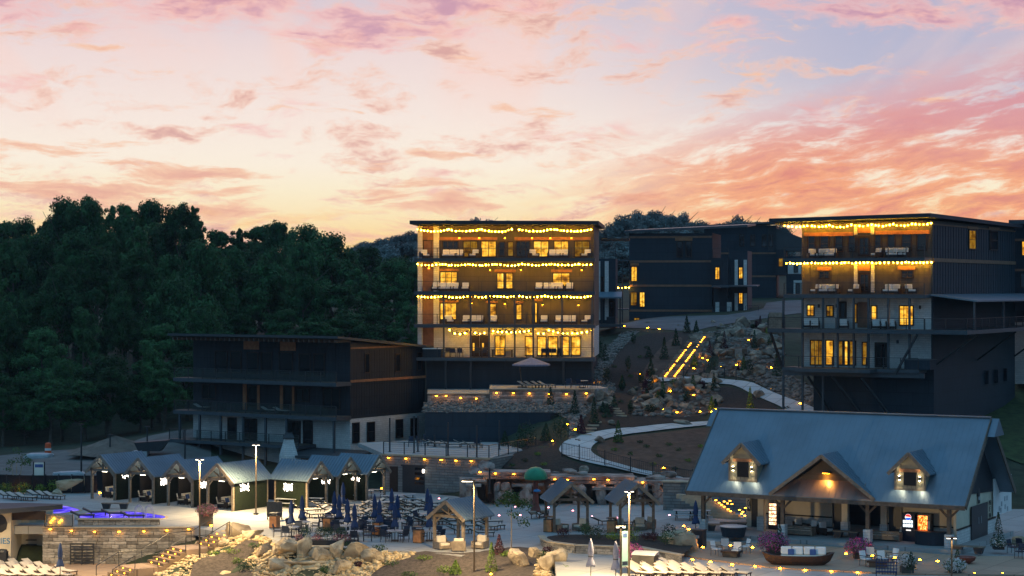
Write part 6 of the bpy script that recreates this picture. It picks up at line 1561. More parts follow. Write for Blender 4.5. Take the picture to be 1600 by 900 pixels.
# ------------------------------------------------------------ small lamps
def lens(kind): return {'amber': M['walllamp'], 'step': M['steplight'], 'pink': M['pinklamp']}[kind]
def wl():
    o = thing('wall_light', '', 'wall light', (0,0,0), 0, ''); mb = MB(); mb.bx(-.11,.11,-.12,.02,.05,.09); mb.build('hood', M['darkmetal'], o)
    mb = MB(); mb.bx(-.08,.08,-.10,-.02,-.01,.049); mb.build('lens', M['walllamp'], o); return o
def glight():
    o = thing('ground_light', '', 'ground light', (0,0,0), 0, ''); mb = MB(); mb.tube((0,0,0),(0,0,.03),.11,n=10); mb.build('housing', M['darkmetal'], o)
    mb = MB(); mb.lathe([(.09,.031),(.085,.07),(.03,.09)],10); mb.build('lens', M['gardenlamp'], o); return o
def plight():
    o = thing('ground_light', '', 'ground light', (0,0,0), 0, ''); mb = MB(); mb.tube((0,0,0),(0,0,.03),.1,n=10); mb.build('housing', M['darkmetal'], o)
    mb = MB(); mb.lathe([(.08,.031),(.075,.08),(.03,.11)],10); mb.build('lens', M['pinklamp'], o); return o
def lamps(kind, mk, pts, label, group, rz=0.0):
    L = [place(kind, mk, p, rz, '', group) for p in pts]; relabel(L, label); return L
lamps('wl', wl, [at(px, py, 150.0) for px, py in ((79,827),(112,829.5),(148,831),(186,831),(225,830.5),(261,829),(295,827))], 'small amber lamp under the cap of the long retaining wall, {}', 'lamps on the retaining wall')
lamps('wl', wl, [GW.W(GW.fx(px), -.16, gz-.32) for px in (609,636,665,691,714,738,758)], 'small amber lamp under the railing of the garage wall, {}', 'lamps on the garage wall', R(-25))
lamps('wl', wl, [at(px, py, 165.0) for px, py in ((750,738),(774,740),(803,741),(867,749),(887,750),(928,749),(950,750),(981,752),(1004,754),(1046,759))], 'small amber lamp along the top of the rock grotto, {}', 'lamps on the grotto')
lamps('wl', wl, [at(px, py, 195.9) for px, py in ((682,619),(697,619),(720,622),(744,623),(776,614),(802,614.5),(827,615),(858,616),(885,616),(916,615))], 'small amber lamp on the terrace wall below the lit building, {}', 'lamps on the terrace wall')
lamps('wl', wl, [gr(px, py+1, .36)-Vector((0,.12,0)) for px, py in ((886,850),(923,852.5),(961,853.6),(996,854),(1031,860))], 'small amber lamp on the curved bed wall, {}', 'lamps on the bed wall')
lamps('gl', glight, [gr(px, py, .32) for px, py in ((1098,856),(1141,853),(1176,856.5),(1322,866.5),(1363,869.5),(1398,872),(1437,876),(1465,878))], 'amber lamp on the step edge in front of the pavilion, {}', 'lamps on the pavilion step')
lamps('gl', glight, [gr(px, py, .02) for px, py in ((1082,875.5),(1110,879),(1144,883),(1180,886),(1219,889.5),(1258,892),(1299,894),(1340,896),(1523,897),(1567,897))], 'amber lamp along the lower edge of the brown patio, {}', 'lamps on the patio edge')
lamps('pl', plight, [gr(px, py, 0) for px, py in ((686,780),(774,787.5),(805,793),(813,806),(780,806.5),(857,794),(895,799),(925,808),(964,810),(1046,806))], 'small pink ground lamp on the blue splash deck, {}', 'pink lamps on the splash deck')
lamps('gl', glight, [T(px, py, .1) for px, py in ((909,592),(924,593),(932,599),(790,604),(1080,598),(1097,603),(1015,604),(1009,620),(1108,631),(1058,645),(1094,644),(1100,647),(1022,601),(1070,603),(1151,571),(1105,563),(1012,513),(1030,515),(975,510),(1143,519),(886,664),(899,672),(863,690),(1037,732),(1118,640),(1035,640),(1066,626),(1084,618),(1047,612),(1026,632),(1140,556),(1170,532),(1126,574),(1098,560),(1186,552),(1000,585),(1060,570),(1205,575))], 'amber garden lamp among the hillside rocks and beds, {}', 'garden lamps on the hillside')
lamps('gl', glight, [gr(px, py, .05) for px, py in ((156,771),(279,776),(414,786),(578,767),(597,764),(1068,823),(1076,828),(1097,824),(1104,832),(330,822))], 'amber lamp low on the edge of the pool deck, {}', 'lamps at the deck edge')
st2 = [(1118,781),(1123,785),(1127,788),(1131,783),(1136,786),(1140,782),(1143,787),(1131,791),(1137,795),(1141,798),(1155,796),(1160,799),(1164,793),(1158,802),(1163,805),(1168,797)]
# stairs glimpsed behind the pavilion's left bay
o = thing('garden_stairs', 'short stone stairs dotted with amber lights seen through the left end of the pavilion', 'stairs', gr(1140,812,0))
c = o.location
for i in range(9): mb = MB(); mb.box((i*-.33, .6+i*.34, .09+i*.165), (2.6,.36,.2+i*.02), R(-33)); mb.build('step', M['cap'], o)
for q in st2[:]:
    p = at(q[0], q[1], c.y+ (812-q[1])*.06); mb = MB(); p = p-c; mb.box((p.x,p.y-.3,p.z+.0),(.15,.06,.06)); mb.build('step_light', M['steplight'], o)

# ------------------------------------------------------------ lamp posts
def lamp_post(px, top, base, label, e, arm=0.0, col=(1,.70,.34), head=True, tgt=0.0):
    h = (18-base.z)-(top-450)*base.y/F; o = thing('lamp_post', label, 'lamp post', base)
    mb = MB(); mb.tube((0,0,0),(0,0,h),.065,.05,8); mb.build('pole', M['polemetal'], o); mb = MB(); mb.tube((0,0,0),(0,0,.12),.2,n=10); mb.build('base_plate', M['darkmetal'], o)
    mb = MB(); x = arm; mb.bx(min(0,x)-.08, max(0,x)+.08, -.09, .09, h+.002, h+.09); 
    if not arm: mb.bx(-.3,.3,-.16,.16,h+.091,h+.15)
    mb.build('lamp_head', M['darkmetal'], o)
    mb = MB(); xc = arm*.6; L_ = .25 if arm else .22
    if arm: mb.bx(arm-.05, -.12 if arm < 0 else arm+.2, -.07, .07, h-.03, h-.001)
    else: mb.bx(-.28,-.10,-.13,.13,h+.065,h+.090); mb.bx(.10,.28,-.13,.13,h+.065,h+.090)
    mb.build('lens', M['ledhead'], o)
    ld = bpy.data.lights.new('lamp_light', 'SPOT'); ld.energy = e; ld.color = col; ld.spot_size = R(150); ld.spot_blend = .6; ld.shadow_soft_size = .15
    lo = bpy.data.objects.new('lamp_light', ld); COL.objects.link(lo); lo.parent = o; lo.location = (arm or 0, -.25, h+.0); lo.rotation_euler = (R(tgt),0,0); return o
M['polemetal'] = mat('bronze_pole', (.12,.09,.06), .5, .1, 3.0, metal=.3)
lamp_post(400, 697, gr(400,804), 'lamp post with bright lit shaft beside the brightest cabana', 12000)
lamp_post(312, 720, T(312,875), 'lamp post standing in the rock garden by the garden stairs', 9500)
lamp_post(741, 752, T(741,896), 'lamp post with short left-pointing lit arm in front of the open shelter', 5500, arm=-.75)
lamp_post(982, 770, gr(983,905), 'twin lamp post behind the tall green sign board', 10000)
lamp_post(972, 826, gr(970,912), 'shorter black post beside the twin lamp post and sign board', 60)
lamp_post(-45, 740, Vector((at(-45,0,141).x,141,-2.8)), 'lamp post just beyond the left edge of the lower terrace', 11000)  # assumed lamp out of view, added to brighten the bath house wall
lamp_post(600, 930, Vector((at(600,0,108).x,108,-3.3)), 'lamp post on the lower ground just below the picture edge', 22000, tgt=62)  # unseen lamp added for foreground light, its spot tilted towards the rock garden
o = lamp_post(1487, 843, gr(1487,915), 'black lamp post with two small bright heads at the lower right', 90)
for px, top, base, l in ((127,672,745,'nearest'),(172,688,712,'beside the earth mound'),(230,675,712,'above the second cabana'),(289,680,725,'by the corner of the unlit building')):
    p = T(px, base); o = thing('black_pole', 'bare black lamp pole behind the screen fence, '+l, 'pole', p, 0, 'dark poles along the dirt road'); mb = MB(); h = (base-top)*p.y/F+.5; mb.tube((0,0,-.2),(0,0,h),.09,.07,8); mb.build('shaft', M['darkmetal'], o); mb = MB(); mb.bx(-.25,.25,-.1,.1,h+.001,h+.08); mb.build('lamp_head', M['darkmetal'], o)

# ------------------------------------------------------------ furniture on the deck
def mk_umb(m):
    def f():
        o = thing('closed_umbrella', '', 'umbrella', (0,0,0), 0, 'closed umbrellas over the dining tables')
        mb = MB(); mb.tube((0,0,0),(0,0,2.5),.03,n=6); mb.build('pole', M['darkmetal'], o)
        mb = MB(); n = 10; prof = [(.30,.92),(.27,1.05),(.17,1.35),(.14,1.55),(.19,1.75),(.16,2.1),(.10,2.4),(.02,2.62)]
        mb.lathe(prof, 16); vs = []
        for j, v in enumerate(mb.v): a = math.atan2(v[1], v[0]); k = 1+.16*math.sin(a*8); vs.append((v[0]*k, v[1]*k, v[2]+.03*math.sin(a*3) if v[2] < 1 else v[2]))
        mb.v = vs; mb.build('canopy', m, o, smooth=True); mb = MB(); mb.tube((0,0,1.5),(0,0,1.56),.165,n=12); mb.build('strap', M['darkmetal'], o); return o
    return f
def mk_table():
    o = thing('round_table', '', 'table', (0,0,0), 0, 'round tables on the pool deck'); mb = MB(); mb.tube((0,0,.715),(0,0,.75),.6,n=20); mb.build('tabletop', M['tabletop'], o)
    for i in range(4): a = math.pi/4+i*math.pi/2; mb = MB(); mb.tube((.42*math.cos(a),.42*math.sin(a),0),(.36*math.cos(a),.36*math.sin(a),.714),.022,n=5); mb.build('leg', M['darkmetal'], o)
    mb = MB(); mb.tube((0,0,0),(0,0,.08),.28,n=12); mb.build('umbrella_base', M['darkmetal'], o); return o
TAB = [(472,815),(455,823),(522.5,808),(530,813.5),(543,821),(554,830),(585.5,813),(593,821.5),(617,829),(621,814),(671,829),(668,803)]
tabs, umbs, chairs = [], [], []
for i, (px, py) in enumerate(TAB):
    p = gr(px, py, .74); p.z = 0; tabs.append(place('table', mk_table, p, random.uniform(0,1), '', 'round tables on the pool deck'))
    umbs.append(place('umb', mk_umb(M['navy']), p+Vector((.0,.0,.085)), random.uniform(0,1), '', 'closed umbrellas over the dining tables'))
    a0 = random.uniform(0,1.5)
    for k in range(4):
        a = a0+k*math.pi/2+random.uniform(-.2,.2); q = p+Vector((math.cos(a),math.sin(a),0))*random.uniform(.86,.98)
        chairs.append(place('chair', lambda: make_chair(), q, a-math.pi/2, '', 'navy dining chairs'))
for px, py in ((536,797),(612,808),(673,819)):
    p = gr(px, py+8, 0); umbs.append(place('umb', None, p, 0, '', 'closed umbrellas over the dining tables'))
relabel(tabs, 'round grey dining table on the pool deck, {}'); relabel(umbs, 'closed navy umbrella among the dining tables, {}'); relabel(chairs, 'navy dining chair at the round tables, {}')
loung = []
for y, xs in ((785,range(618,660,15)),(791,list(range(585,612,13))+list(range(640,690,15))),(796,range(505,700,19)),(802,list(range(478,520,18))+list(range(560,710,19))),(808,list(range(486,520,18))+list(range(560,730,19))),(814,range(566,760,20)),(820,range(625,780,20)),(827,(712,733,770)),(835,(716,))):
    for x in xs:
        if any(abs(x-t[0]) < 7 and abs(y-t[1]-9) < 7 for t in TAB): continue
        loung.append(place('lounger', make_lounger, gr(x+random.uniform(-2,2), y+random.uniform(-1,1), 0), R(24)+random.uniform(-.08,.08)+(math.pi if random.random() < .15 else 0), '', 'loungers on the splash deck'))
relabel(loung, 'pale sun lounger behind the dining tables, {}')
L2_ = []
for x, y in ((12,779),(26,781),(40,782),(58,778),(72,779),(84,780)): L2_.append(dup(PROTO['lounger'], gr(x, y, 0), R(-20))); L2_[-1]['group'] = 'loungers at the back left'
relabel(L2_, 'pale sun lounger in front of the black fence, {}')
L3_ = []
for r, (y, x0, x1) in enumerate(((888,6,60),(893,0,80),(898,8,100),(904,0,90))):
    for x in range(x0, x1, 22): L3_.append(dup(PROTO['lounger'], gr(x+r*3, y, -2.8), R(-38))); L3_[-1]['group'] = 'loungers on the lower terrace left'
relabel(L3_, 'pale sun lounger on the lower terrace by the retaining wall, {}')
L4_ = []
for r, (y, x0, x1) in enumerate(((889,282,330),(893,276,370),(898,270,400),(904,268,420))):
    for x in range(x0, x1, 21): L4_.append(dup(PROTO['lounger'], gr(x+r*3, y, -2.8), R(-38))); L4_[-1]['group'] = 'loungers below the rock garden'
relabel(L4_, 'pale sun lounger below the brown mulch bed, {}')
L5_ = []
for r, (y, x0, x1) in enumerate(((889,1008,1060),(893,1000,1070),(897,994,1130),(902,990,1140))):
    for x in range(x0, x1, 21): L5_.append(dup(PROTO['lounger'], gr(x+r*4, y, 0), R(-30))); L5_[-1]['group'] = 'loungers at the bottom right'
relabel(L5_, 'pale sun lounger near the grey bin and lamp post, {}')
for i, (x, y, a) in enumerate(((752,838,0),(757,829,.3),(838,810,1.2),(850,808,1.6),(942,820,.4),(975,822,.4))):
    o = dup(PROTO['lounger'], gr(x, y, 0), a); tag(o, 'pale sun lounger on the splash deck near the open shelters, '+ORD[i]+' from left', None, 'loungers near the shelters')
for i, (x, y) in enumerate(((128,811),(147,806),(176,808),(206,812))):
    o = dup(PROTO['lounger'], gr(x, y, .0), R(8)); tag(o, 'dark low lounger standing in the purple spa, '+ORD[i]+' from left', None, 'loungers in the spa')
    for ch in o.children_recursive: ch.data = ch.data.copy(); ch.data.materials.clear(); ch.data.materials.append(M['siding'])
# bins, planters, signs
def mk_bin():
    o = thing('waste_bin', '', 'bin', (0,0,0), 0, 'wood-panelled bins'); mb = MB(); mb.bx(-.3,.3,-.3,.3,0,.95); mb.build('body', M['rust'], o)
    for k in range(4): mb = MB(); mb.bx(-.28+k*.145,-.145+k*.145,-.325,-.301,.06,.9); mb.build('wood_slat', M['wood'], o)
    for k in range(4): mb = MB(); mb.bx(.301,.325,-.28+k*.145,-.145+k*.145,.06,.9); mb.build('wood_slat', M['wood'], o)
    mb = MB(); mb.bx(-.34,.34,-.34,.34,1.1,1.15); mb.build('lid', M['darkmetal'], o)
    for x in (-.28,.28): mb = MB(); mb.bx(x-.02,x+.02,-.02,.02,.951,1.099); mb.build('lid_post', M['darkmetal'], o)
    return o
bins = [place('bin', mk_bin, gr(x, y, 0), R(-20), '', 'wood-panelled bins') for x, y in ((429,825),(513,829),(590,836),(654,848),(857,831),(956,833))]
relabel(bins, 'wood-slatted waste bin with dark lid, {}')
def shrub(name, p, r, h, m, label, n=420, leaf=.11, cat='shrub', group=None, shape='ball', trunk=True):
    rs = np.random.RandomState(int(abs(p[0]*31+p[1]*7)) % 9999); u = rs.normal(size=(n,3)); u /= np.linalg.norm(u, axis=1, keepdims=True); rad = rs.uniform(.55,1.05,n)[:,None]
    if shape == 'cone':
        t = rs.uniform(0,1,n)**1.5; a = rs.uniform(0,6.28,n); rr = (1-t)*rs.uniform(.6,1.05,n)*r+.04; Pn = np.stack([rr*np.cos(a), rr*np.sin(a), .12+t*h], -1); Nn = np.stack([np.cos(a),np.sin(a),.5+0*a], -1)
    else:
        lump = 1+.16*np.sin(u[:,0:1]*5+p[0])*np.cos(u[:,1:2]*6); Pn = u*rad*np.array([r,r,h/2])*lump+np.array([0,0,h*.52]); Nn = u
    Nn = Nn+rs.normal(scale=.45,size=Nn.shape); me = quads('foliage', Pn, Nn, leaf, m, 3)
    o = thing(name, label, cat, p, 0, group); inst('foliage', me, o)
    if trunk: mb = MB(); mb.tube((0,0,-.1),(0,0,h*.6),.04,.02,5); mb.build('stem', M['bark'], o)
    return o
def planter(p, w, h, flowers, label, m=None, fr=None):
    o = thing('flower_planter', label, 'planter', p); mb = MB(); mb.prism([(-w*.42,-w*.42,0),(w*.42,-w*.42,0),(w*.42,w*.42,0),(-w*.42,w*.42,0)], (0,0,h)); mb.build('pot', m or M['rust'], o)
    rs = np.random.RandomState(int(abs(p[0])*10)); n = 1700; u = rs.normal(size=(n,3)); u /= np.linalg.norm(u,axis=1,keepdims=True); r = fr or w*.85
    Pn = u*rs.uniform(.6,1.05,n)[:,None]*np.array([r,r,r*.62])+np.array([0,0,h+r*.35]); mi = (rs.uniform(0,1,n) < .35).astype(int)
    inst('flowers', quads('flowers', Pn, u+rs.normal(scale=.4,size=u.shape), .11, [flowers, M['leaf_shrub']], 5, mi), o); return o
planter(gr(323,821,0), 1.0, .85, M['petal_dusty'], 'square dark planter with dusty pink flowers at the top of the garden stairs')
planter(gr(1208,867,.02), 1.0, .5, M['petal_pink'], 'mound of magenta flowers at the left end of the boat-shaped sofa', fr=1.15)
planter(gr(1343,874,.02), .9, .5, M['petal_pink'], 'magenta flower planter to the right of the boat-shaped sofa', fr=1.0)
planter(gr(985,884,0), .9, .6, M['petal_pink'], 'purple flower planter half hidden behind the tall sign board', fr=.9)
planter(gr(1417,897,0), .9, .6, M['petal_white'], 'grey planter with white flowers and a small conifer beside the blue bench', fr=.7)
planter(gr(1492,897,0), .8, .3, M['petal_white'], 'white flowers at the foot of the lower right lamp post', fr=.75)
planter(gr(1560,858,.3), .8, .25, M['petal_white'], 'white flowers under the small conifer by the mural wall', fr=.6)
shrub('small_conifer', gr(1424,893,.5), .35, 1.1, M['leaf_dark'], 'small dark conifer growing in the grey planter', shape='cone', leaf=.08)
shrub('small_conifer', gr(1560,856,.4), .5, 2.3, M['leaf_dark'], 'small dark conifer against the white mural board', shape='cone', leaf=.1, n=700)
shrub('small_conifer', gr(1218,861,.3), .45, 1.7, M['leaf_dark'], 'dark conifer behind the magenta flowers under the pavilion eave', shape='cone', leaf=.1, n=600)
shrub('small_conifer', gr(1496,890,.2), .35, 1.2, M['leaf_shrub'], 'small green conifer beside the lower right lamp post', shape='cone', leaf=.08)
# trough of flowers on the rock edge
o = thing('flower_trough', 'long black trough of clipped green balls with pink and white flowers at the deck edge', 'planter', gr(507,851,0), R(-6))
mb = MB(); mb.bx(-2.1,2.1,-.45,.45,0,.35); mb.build('trough', M['darkmetal'], o)
for x, mname, r in ((-1.75,'petal_dusty',.42),(-1.15,'petal_white',.38),(-.45,'petal_dusty',.45),(.3,'petal_white',.4),(1.0,'petal_dusty',.5),(1.6,'petal_dusty',.45)):
    rs = np.random.RandomState(int(x*10)+50); n = 330; u = rs.normal(size=(n,3)); u /= np.linalg.norm(u,axis=1,keepdims=True); Pn = u*rs.uniform(.5,1.05,n)[:,None]*np.array([r,r*.9,r*.7])+np.array([x,-.12,.5])
    inst('flowers', quads('flowers', Pn, u+rs.normal(scale=.4,size=u.shape), .08, [M[mname], M['leaf_shrub']], 5, (rs.uniform(0,1,n) < .3).astype(int)), o)
for x in (-1.35,-.35,.25,1.15):
    rs = np.random.RandomState(int(x*10)+90); n = 420; u = rs.normal(size=(n,3)); u /= np.linalg.norm(u,axis=1,keepdims=True); Pn = u*rs.uniform(.7,1.05,n)[:,None]*.42+np.array([x,.18,.85])
    inst('clipped_ball', quads('clipped_ball', Pn, u+rs.normal(scale=.4,size=u.shape), .09, M['leaf_dark'], 5), o)
def sign(p, w, h, label, lines, z0=.35, face=(.30,.52,.50), rz=0):
    o = thing('sign_board', label, 'sign', p, rz)
    for x in (-w/2, w/2): mb = MB(); mb.bx(x-.05,x+.05,-.05,.05,0,z0+h+.1); mb.build('post', M['darkmetal'], o)
    k = 'face%.2f' % face[0]
    if k not in M: M[k] = mat('sign_face', face, .6, .03, 1.0)
    mb = MB(); mb.bx(-w/2+.051,w/2-.051,-.03,.03,z0,z0+h); f = mb.build('board', M[k], o)
    mb = MB(); mb.bx(-w/2+.12,w/2-.12,-.045,-.031,z0+h*.82,z0+h*.94); mb.build('title_band', M['bluecush'], o)
    mb = MB(); mb.bx(-w/2+.08,w/2-.08,-.045,-.031,z0+.06,z0+h*.14); mb.build('bottom_band', M['navydark'], o); return o
sign(gr(976,897,0), .55, 2.2, 'tall narrow pale green sign board between black posts by the lamp post', 0, z0=.5, rz=R(30))
sign(gr(61,770,0), .95, 2.3, 'tall white and green sign board among shrubs at the black fence', 0, face=(.55,.62,.55))
o = thing('board_stand', 'dark upright board above a wood-slatted bin at the left of the tables', 'board', gr(429,812,0)); mb = MB(); mb.bx(-.6,.6,-.05,.05,.2,1.4); mb.build('board', M['rust'], o)
for x in (-.55,.55): mb = MB(); mb.bx(x-.04,x+.04,.051,.12,0,1.35); mb.build('post', M['darkmetal'], o)
o = thing('storage_bin', 'squat grey-green steel bin beside the sun loungers at the lower right', 'bin', gr(1008,891,0), R(-25)); mb = MB(); mb.bx(-.75,.75,-.4,.4,.02,1.0); mb.build('body', M['rust'], o); mb = MB(); mb.prism([(-.8,-.42,1.001),(-.8,.42,1.001),(-.8,.42,1.2),(-.8,-.1,1.15)],(1.6,0,0)); mb.build('lid', M['tabletop'], o)
mb = MB(); mb.bx(-.2,.2,-.42,-.401,.35,.6); mb.build('label_plate', M['tabletop'], o)
# tall bin at the pavilion corner
o = thing('waste_bin', 'tall black waste bin with pale badge at the left corner of the pavilion', 'bin', gr(1092,857,0), R(-25)); mb = MB(); mb.bx(-.42,.42,-.38,.38,0,1.25); mb.build('body', M['darkmetal'], o); mb = MB(); mb.bx(-.45,.45,-.4,.4,1.251,1.33); mb.build('lid', M['rust'], o); mb = MB(); mb.bx(-.16,.16,-.395,-.381,.75,.95); mb.build('badge', M['tabletop'], o)
# brown patio with steps in front of the pavilion
def patio(name, pts, z, m, th): return slab(name, [gr(a, b, z) for a, b in pts], z, m, th)
patio('patio', [(1052,864),(1075,868),(1100,873),(1150,879),(1200,885),(1260,889.5),(1340,893),(1400,896),(1480,897),(1700,899),(1700,870),(1500,868),(1420,862),(1250,850),(1080,845)], .10, M['tan_concrete'], .2)
# boat-shaped sofa
o = thing('boat_sofa', 'long boat-shaped dark wicker sofa with cream cushions and blue pillows', 'sofa', gr(1247,882,.1), R(-6))
mb = MB(); n = 22; vs = []
for k, (zz, sc_) in enumerate(((0.0,.72),(.25,.88),(.62,1.0),(.62,.90),(.40,.86))):
    for i in range(n):
        a = 2*math.pi*i/n; x = math.cos(a); y = math.sin(a); vs.append((math.copysign(abs(x)**.8,x)*2.35*sc_, math.copysign(abs(y)**.9,y)*.72*sc_, zz+(.22*abs(x)**4 if k in (2,3) else 0)))
fs = [tuple(range(n-1,-1,-1))]+[(k*n+i,k*n+(i+1)%n,(k+1)*n+(i+1)%n,(k+1)*n+i) for k in range(4) for i in range(n)]+[tuple(4*n+i for i in range(n))]
mb.add(vs, fs); mb.build('hull', M['wicker'], o)
mb = MB(); mb.bx(-1.1,1.75,-.4,.45,.42,.6); mb.build('seat_cushion', M['cream'], o, bevel=.04)
for i in range(4): x = -.75+i*.74; mb = MB(); mb.prism([(x-.34,.22,.61),(x+.34,.22,.61),(x+.34,.4,.61),(x-.34,.4,.61)],(0,.12,.5)); mb.build('back_cushion', M['white'], o, bevel=.05)
for x in (-.45,.95): mb = MB(); mb.prism([(x-.2,.06,.61),(x+.2,.06,.61),(x+.2,.17,.61),(x-.2,.17,.61)],(0,.08,.36)); mb.build('throw_pillow', M['bluecush'], o, bevel=.03)
# seats round low tables in front of the pavilion
wc = lambda: make_chair('patio_chair', M['white'], M['darkmetal'], '', 'white-cushioned patio chairs')
for i, (x, y, a) in enumerate(((1120,868,.9),(1133,862,3.0),(1150,870,-.4),(1163,864,-1.2))): place('wchair', wc, gr(x, y, .1), a, 'light patio chair around the small fire table left of the boat sofa, '+ORD[i]+' from left', 'white-cushioned patio chairs')
for i, (x, y, a) in enumerate(((1353,884,.6),(1361,876,2.8),(1380,884,.3),(1394,880,-1.0))): dup(PROTO['wchair'], gr(x, y, .1), a, 'light patio chair around the low table right of the boat sofa, '+ORD[i]+' from left')
for (x, y), l in (((1143,870),'between the light chairs left of the boat sofa'),((1372,886),'between the light chairs right of the boat sofa')):
    o = thing('fire_table', 'low dark square fire table '+l, 'table', gr(x, y, .1), R(-25)); mb = MB(); mb.bx(-.62,.62,-.45,.45,.30,.42); mb.build('top', M['wicker'], o); mb = MB(); mb.bx(-.5,.5,-.35,.35,0,.299); mb.build('base', M['rust'], o); mb = MB(); mb.bx(-.2,.2,-.1,.1,.421,.44); mb.build('burner', M['darkmetal'], o)
# slatted sofas and benches under the pavilion
def slat_sofa(p, rz, label):
    o = thing('slatted_sofa', label, 'sofa', p, rz)
    for k in range(4): mb = MB(); mb.bx(-1.25,1.25,-.42,-.38,.12+k*.16,.23+k*.16); mb.build('back_slat', M['timber_light'], o)
    mb = MB(); mb.bx(-1.25,1.25,-.37,.45,.22,.32); 
    mb.build('seat_base', M['timber_light'], o)
    for x in (-1.2,1.2): mb = MB(); mb.bx(x-.05,x+.05,-.379,.45,0,.21); mb.bx(x-.05,x+.05,-.379,.45,.321,.6); mb.build('arm', M['timber_light'], o)
    for i in range(3): mb = MB(); mb.bx(-1.14+i*.77,-.4+i*.77,-.36,.4,.33,.48); mb.build('seat_cushion', M['cream'], o, bevel=.03)
    return o
slat_sofa(PAV.W(PAV.fx(1246,2.0), 2.0, .3), R(-30), 'slatted timber sofa seen from behind under the pavilion centre')
slat_sofa(PAV.W(PAV.fx(1381,2.2), 2.2, .3), R(-30), 'slatted timber sofa seen from behind near the vending machines')
for i, (px, ly) in enumerate(((1268,3.6),(1290,3.2),(1400,3.3),(1252,4.3))): p = PAV.W(PAV.fx(px, ly), ly, .3); place('balc10', None, p, R(-30)+(1.3 if i % 2 else -.6), 'cushioned lounge chair in the shade of the pavilion, '+['left of the column','beside the column','by the drink machine','at the back wall'][i], 'lounge chairs under the pavilion') if 'balc10' in PROTO else None
def bench(p, rz, w, label, cat='bench'):
    o = thing('bench', label, cat, p, rz); mb = MB(); mb.bx(-w/2,w/2,-.28,.28,.42,.50); mb.build('seat', M['timber_light'], o)
    for s in (-1, 1): mb = MB(); x = s*(w/2-.38); mb.prism([(x-.22,-.22,.0),(x+.22,-.22,0),(x+.34,-.22,.419),(x-.34,-.22,.419)], (0,.44,0)); mb.build('leg', M['darkmetal'], o)
    return o
bench(PAV.W(PAV.fx(1127,1.6), 1.6, .3), R(-8), 2.2, 'low wooden bench on black tapered blocks, left front under the pavilion')
bench(PAV.W(PAV.fx(1146,3.0), 3.0, .3), R(-8), 2.0, 'low wooden bench on black tapered blocks, behind the first under the pavilion')
bench(PAV.W(PAV.fx(1322,2.2), 2.2, .3), R(-30), 1.9, 'low bench between the two slatted sofas')
bench(gr(180,795,0), R(-4), 2.2, 'pale bench on two black tapered blocks between the spa and the first cabana')
bench(gr(1513,864,.1), R(-30), 2.2, 'low dark bench beside the fire bowl at the right')
o = thing('bar_counter', 'dark curved bar counter under the right end of the pavilion', 'bar', PAV.W(PAV.fx(1455,1.7), 1.7, .3), R(-30)); mb = MB(); mb.prism([(1.15*math.cos(t)*1.0,-.75*math.sin(t),0) for t in np.linspace(0,math.pi,12)],(0,0,.9)); mb.build('counter', M['siding_blue'], o); mb = MB(); mb.prism([(1.22*math.cos(t),-.82*math.sin(t),.901) for t in np.linspace(0,math.pi,12)],(0,0,.05)); mb.build('counter_top', M['darkmetal'], o)
o = thing('dining_set', 'dark round planter table behind the left bay of the pavilion', 'table', gr(1146,838,.3)); mb = MB(); mb.tube((0,0,0),(0,0,.7),.8,.95,16); mb.build('drum', M['siding_blue'], o); mb = MB(); mb.tube((0,0,.701),(0,0,.74),1.0,n=18); mb.build('top', M['tabletop'], o)
# blue lattice bench and right-hand chairs
o = thing('lattice_bench', 'navy blue lattice-backed metal bench at the bottom right', 'bench', gr(1385,905,0), R(-8))
for k in range(8): mb = MB(); x = -.62+k*.177; mb.bx(x-.02,x+.02,-.02,.02,.3,1.25); mb.build('upright', M['navy'], o)
for k in range(5): mb = MB(); mb.bx(-.66,.66,-.045,-.021,.42+k*.2,.47+k*.2); mb.build('cross_slat', M['navy'], o)
mb = MB(); mb.bx(-.66,.66,.021,.5,.40,.45); mb.build('seat', M['navy'], o)
for x in (-.6,.6): mb = MB(); mb.bx(x-.03,x+.03,.4,.46,0,.399); mb.build('leg', M['navy'], o)
for i, (x, y, a) in enumerate(((1583,865,.8),(1594,872,-.7),(1597,862,2.2))): dup(PROTO['chair'], gr(x, y, .1), a, 'navy chair at the right edge of the patio, '+['left one','nearest one','far one'][i])
umb2 = [dup(PROTO['umb'], gr(x, y, z), .3) for x, y, z in ((1087,838,0),(94,905,-2.8),(1171,818,.3))]
for o, l in zip(umb2, ('closed navy umbrella just left of the pavilion corner post','closed navy umbrella at the bottom left below the iron gate','closed dark umbrella inside the left bay of the pavilion')): o['label'] = l; o['group'] = ''
for x, y, l in ((923,908,'left of two, in front of the bed wall'),(962,913,'right of two, close to the sign board')): o = place('umbg', mk_umb(M['greycanvas']), gr(x, y, 0), 0, 'closed grey-lilac umbrella '+l, 'grey umbrellas')
for o in umb2: del o['group']
o = thing('fire_bowl', 'rusty round fire bowl ringed with stones at the lower right', 'fire bowl', gr(1508,880,.1)); mb = MB(); mb.lathe([(.3,0),(.62,.2),(.7,.42),(.6,.42),(.2,.2)],18); mb.build('bowl', M['mushstem'], o)
boulder(gr(1594,852,.1), (1.0,.6,.45), 'smooth pale boulder beside the right edge chairs')
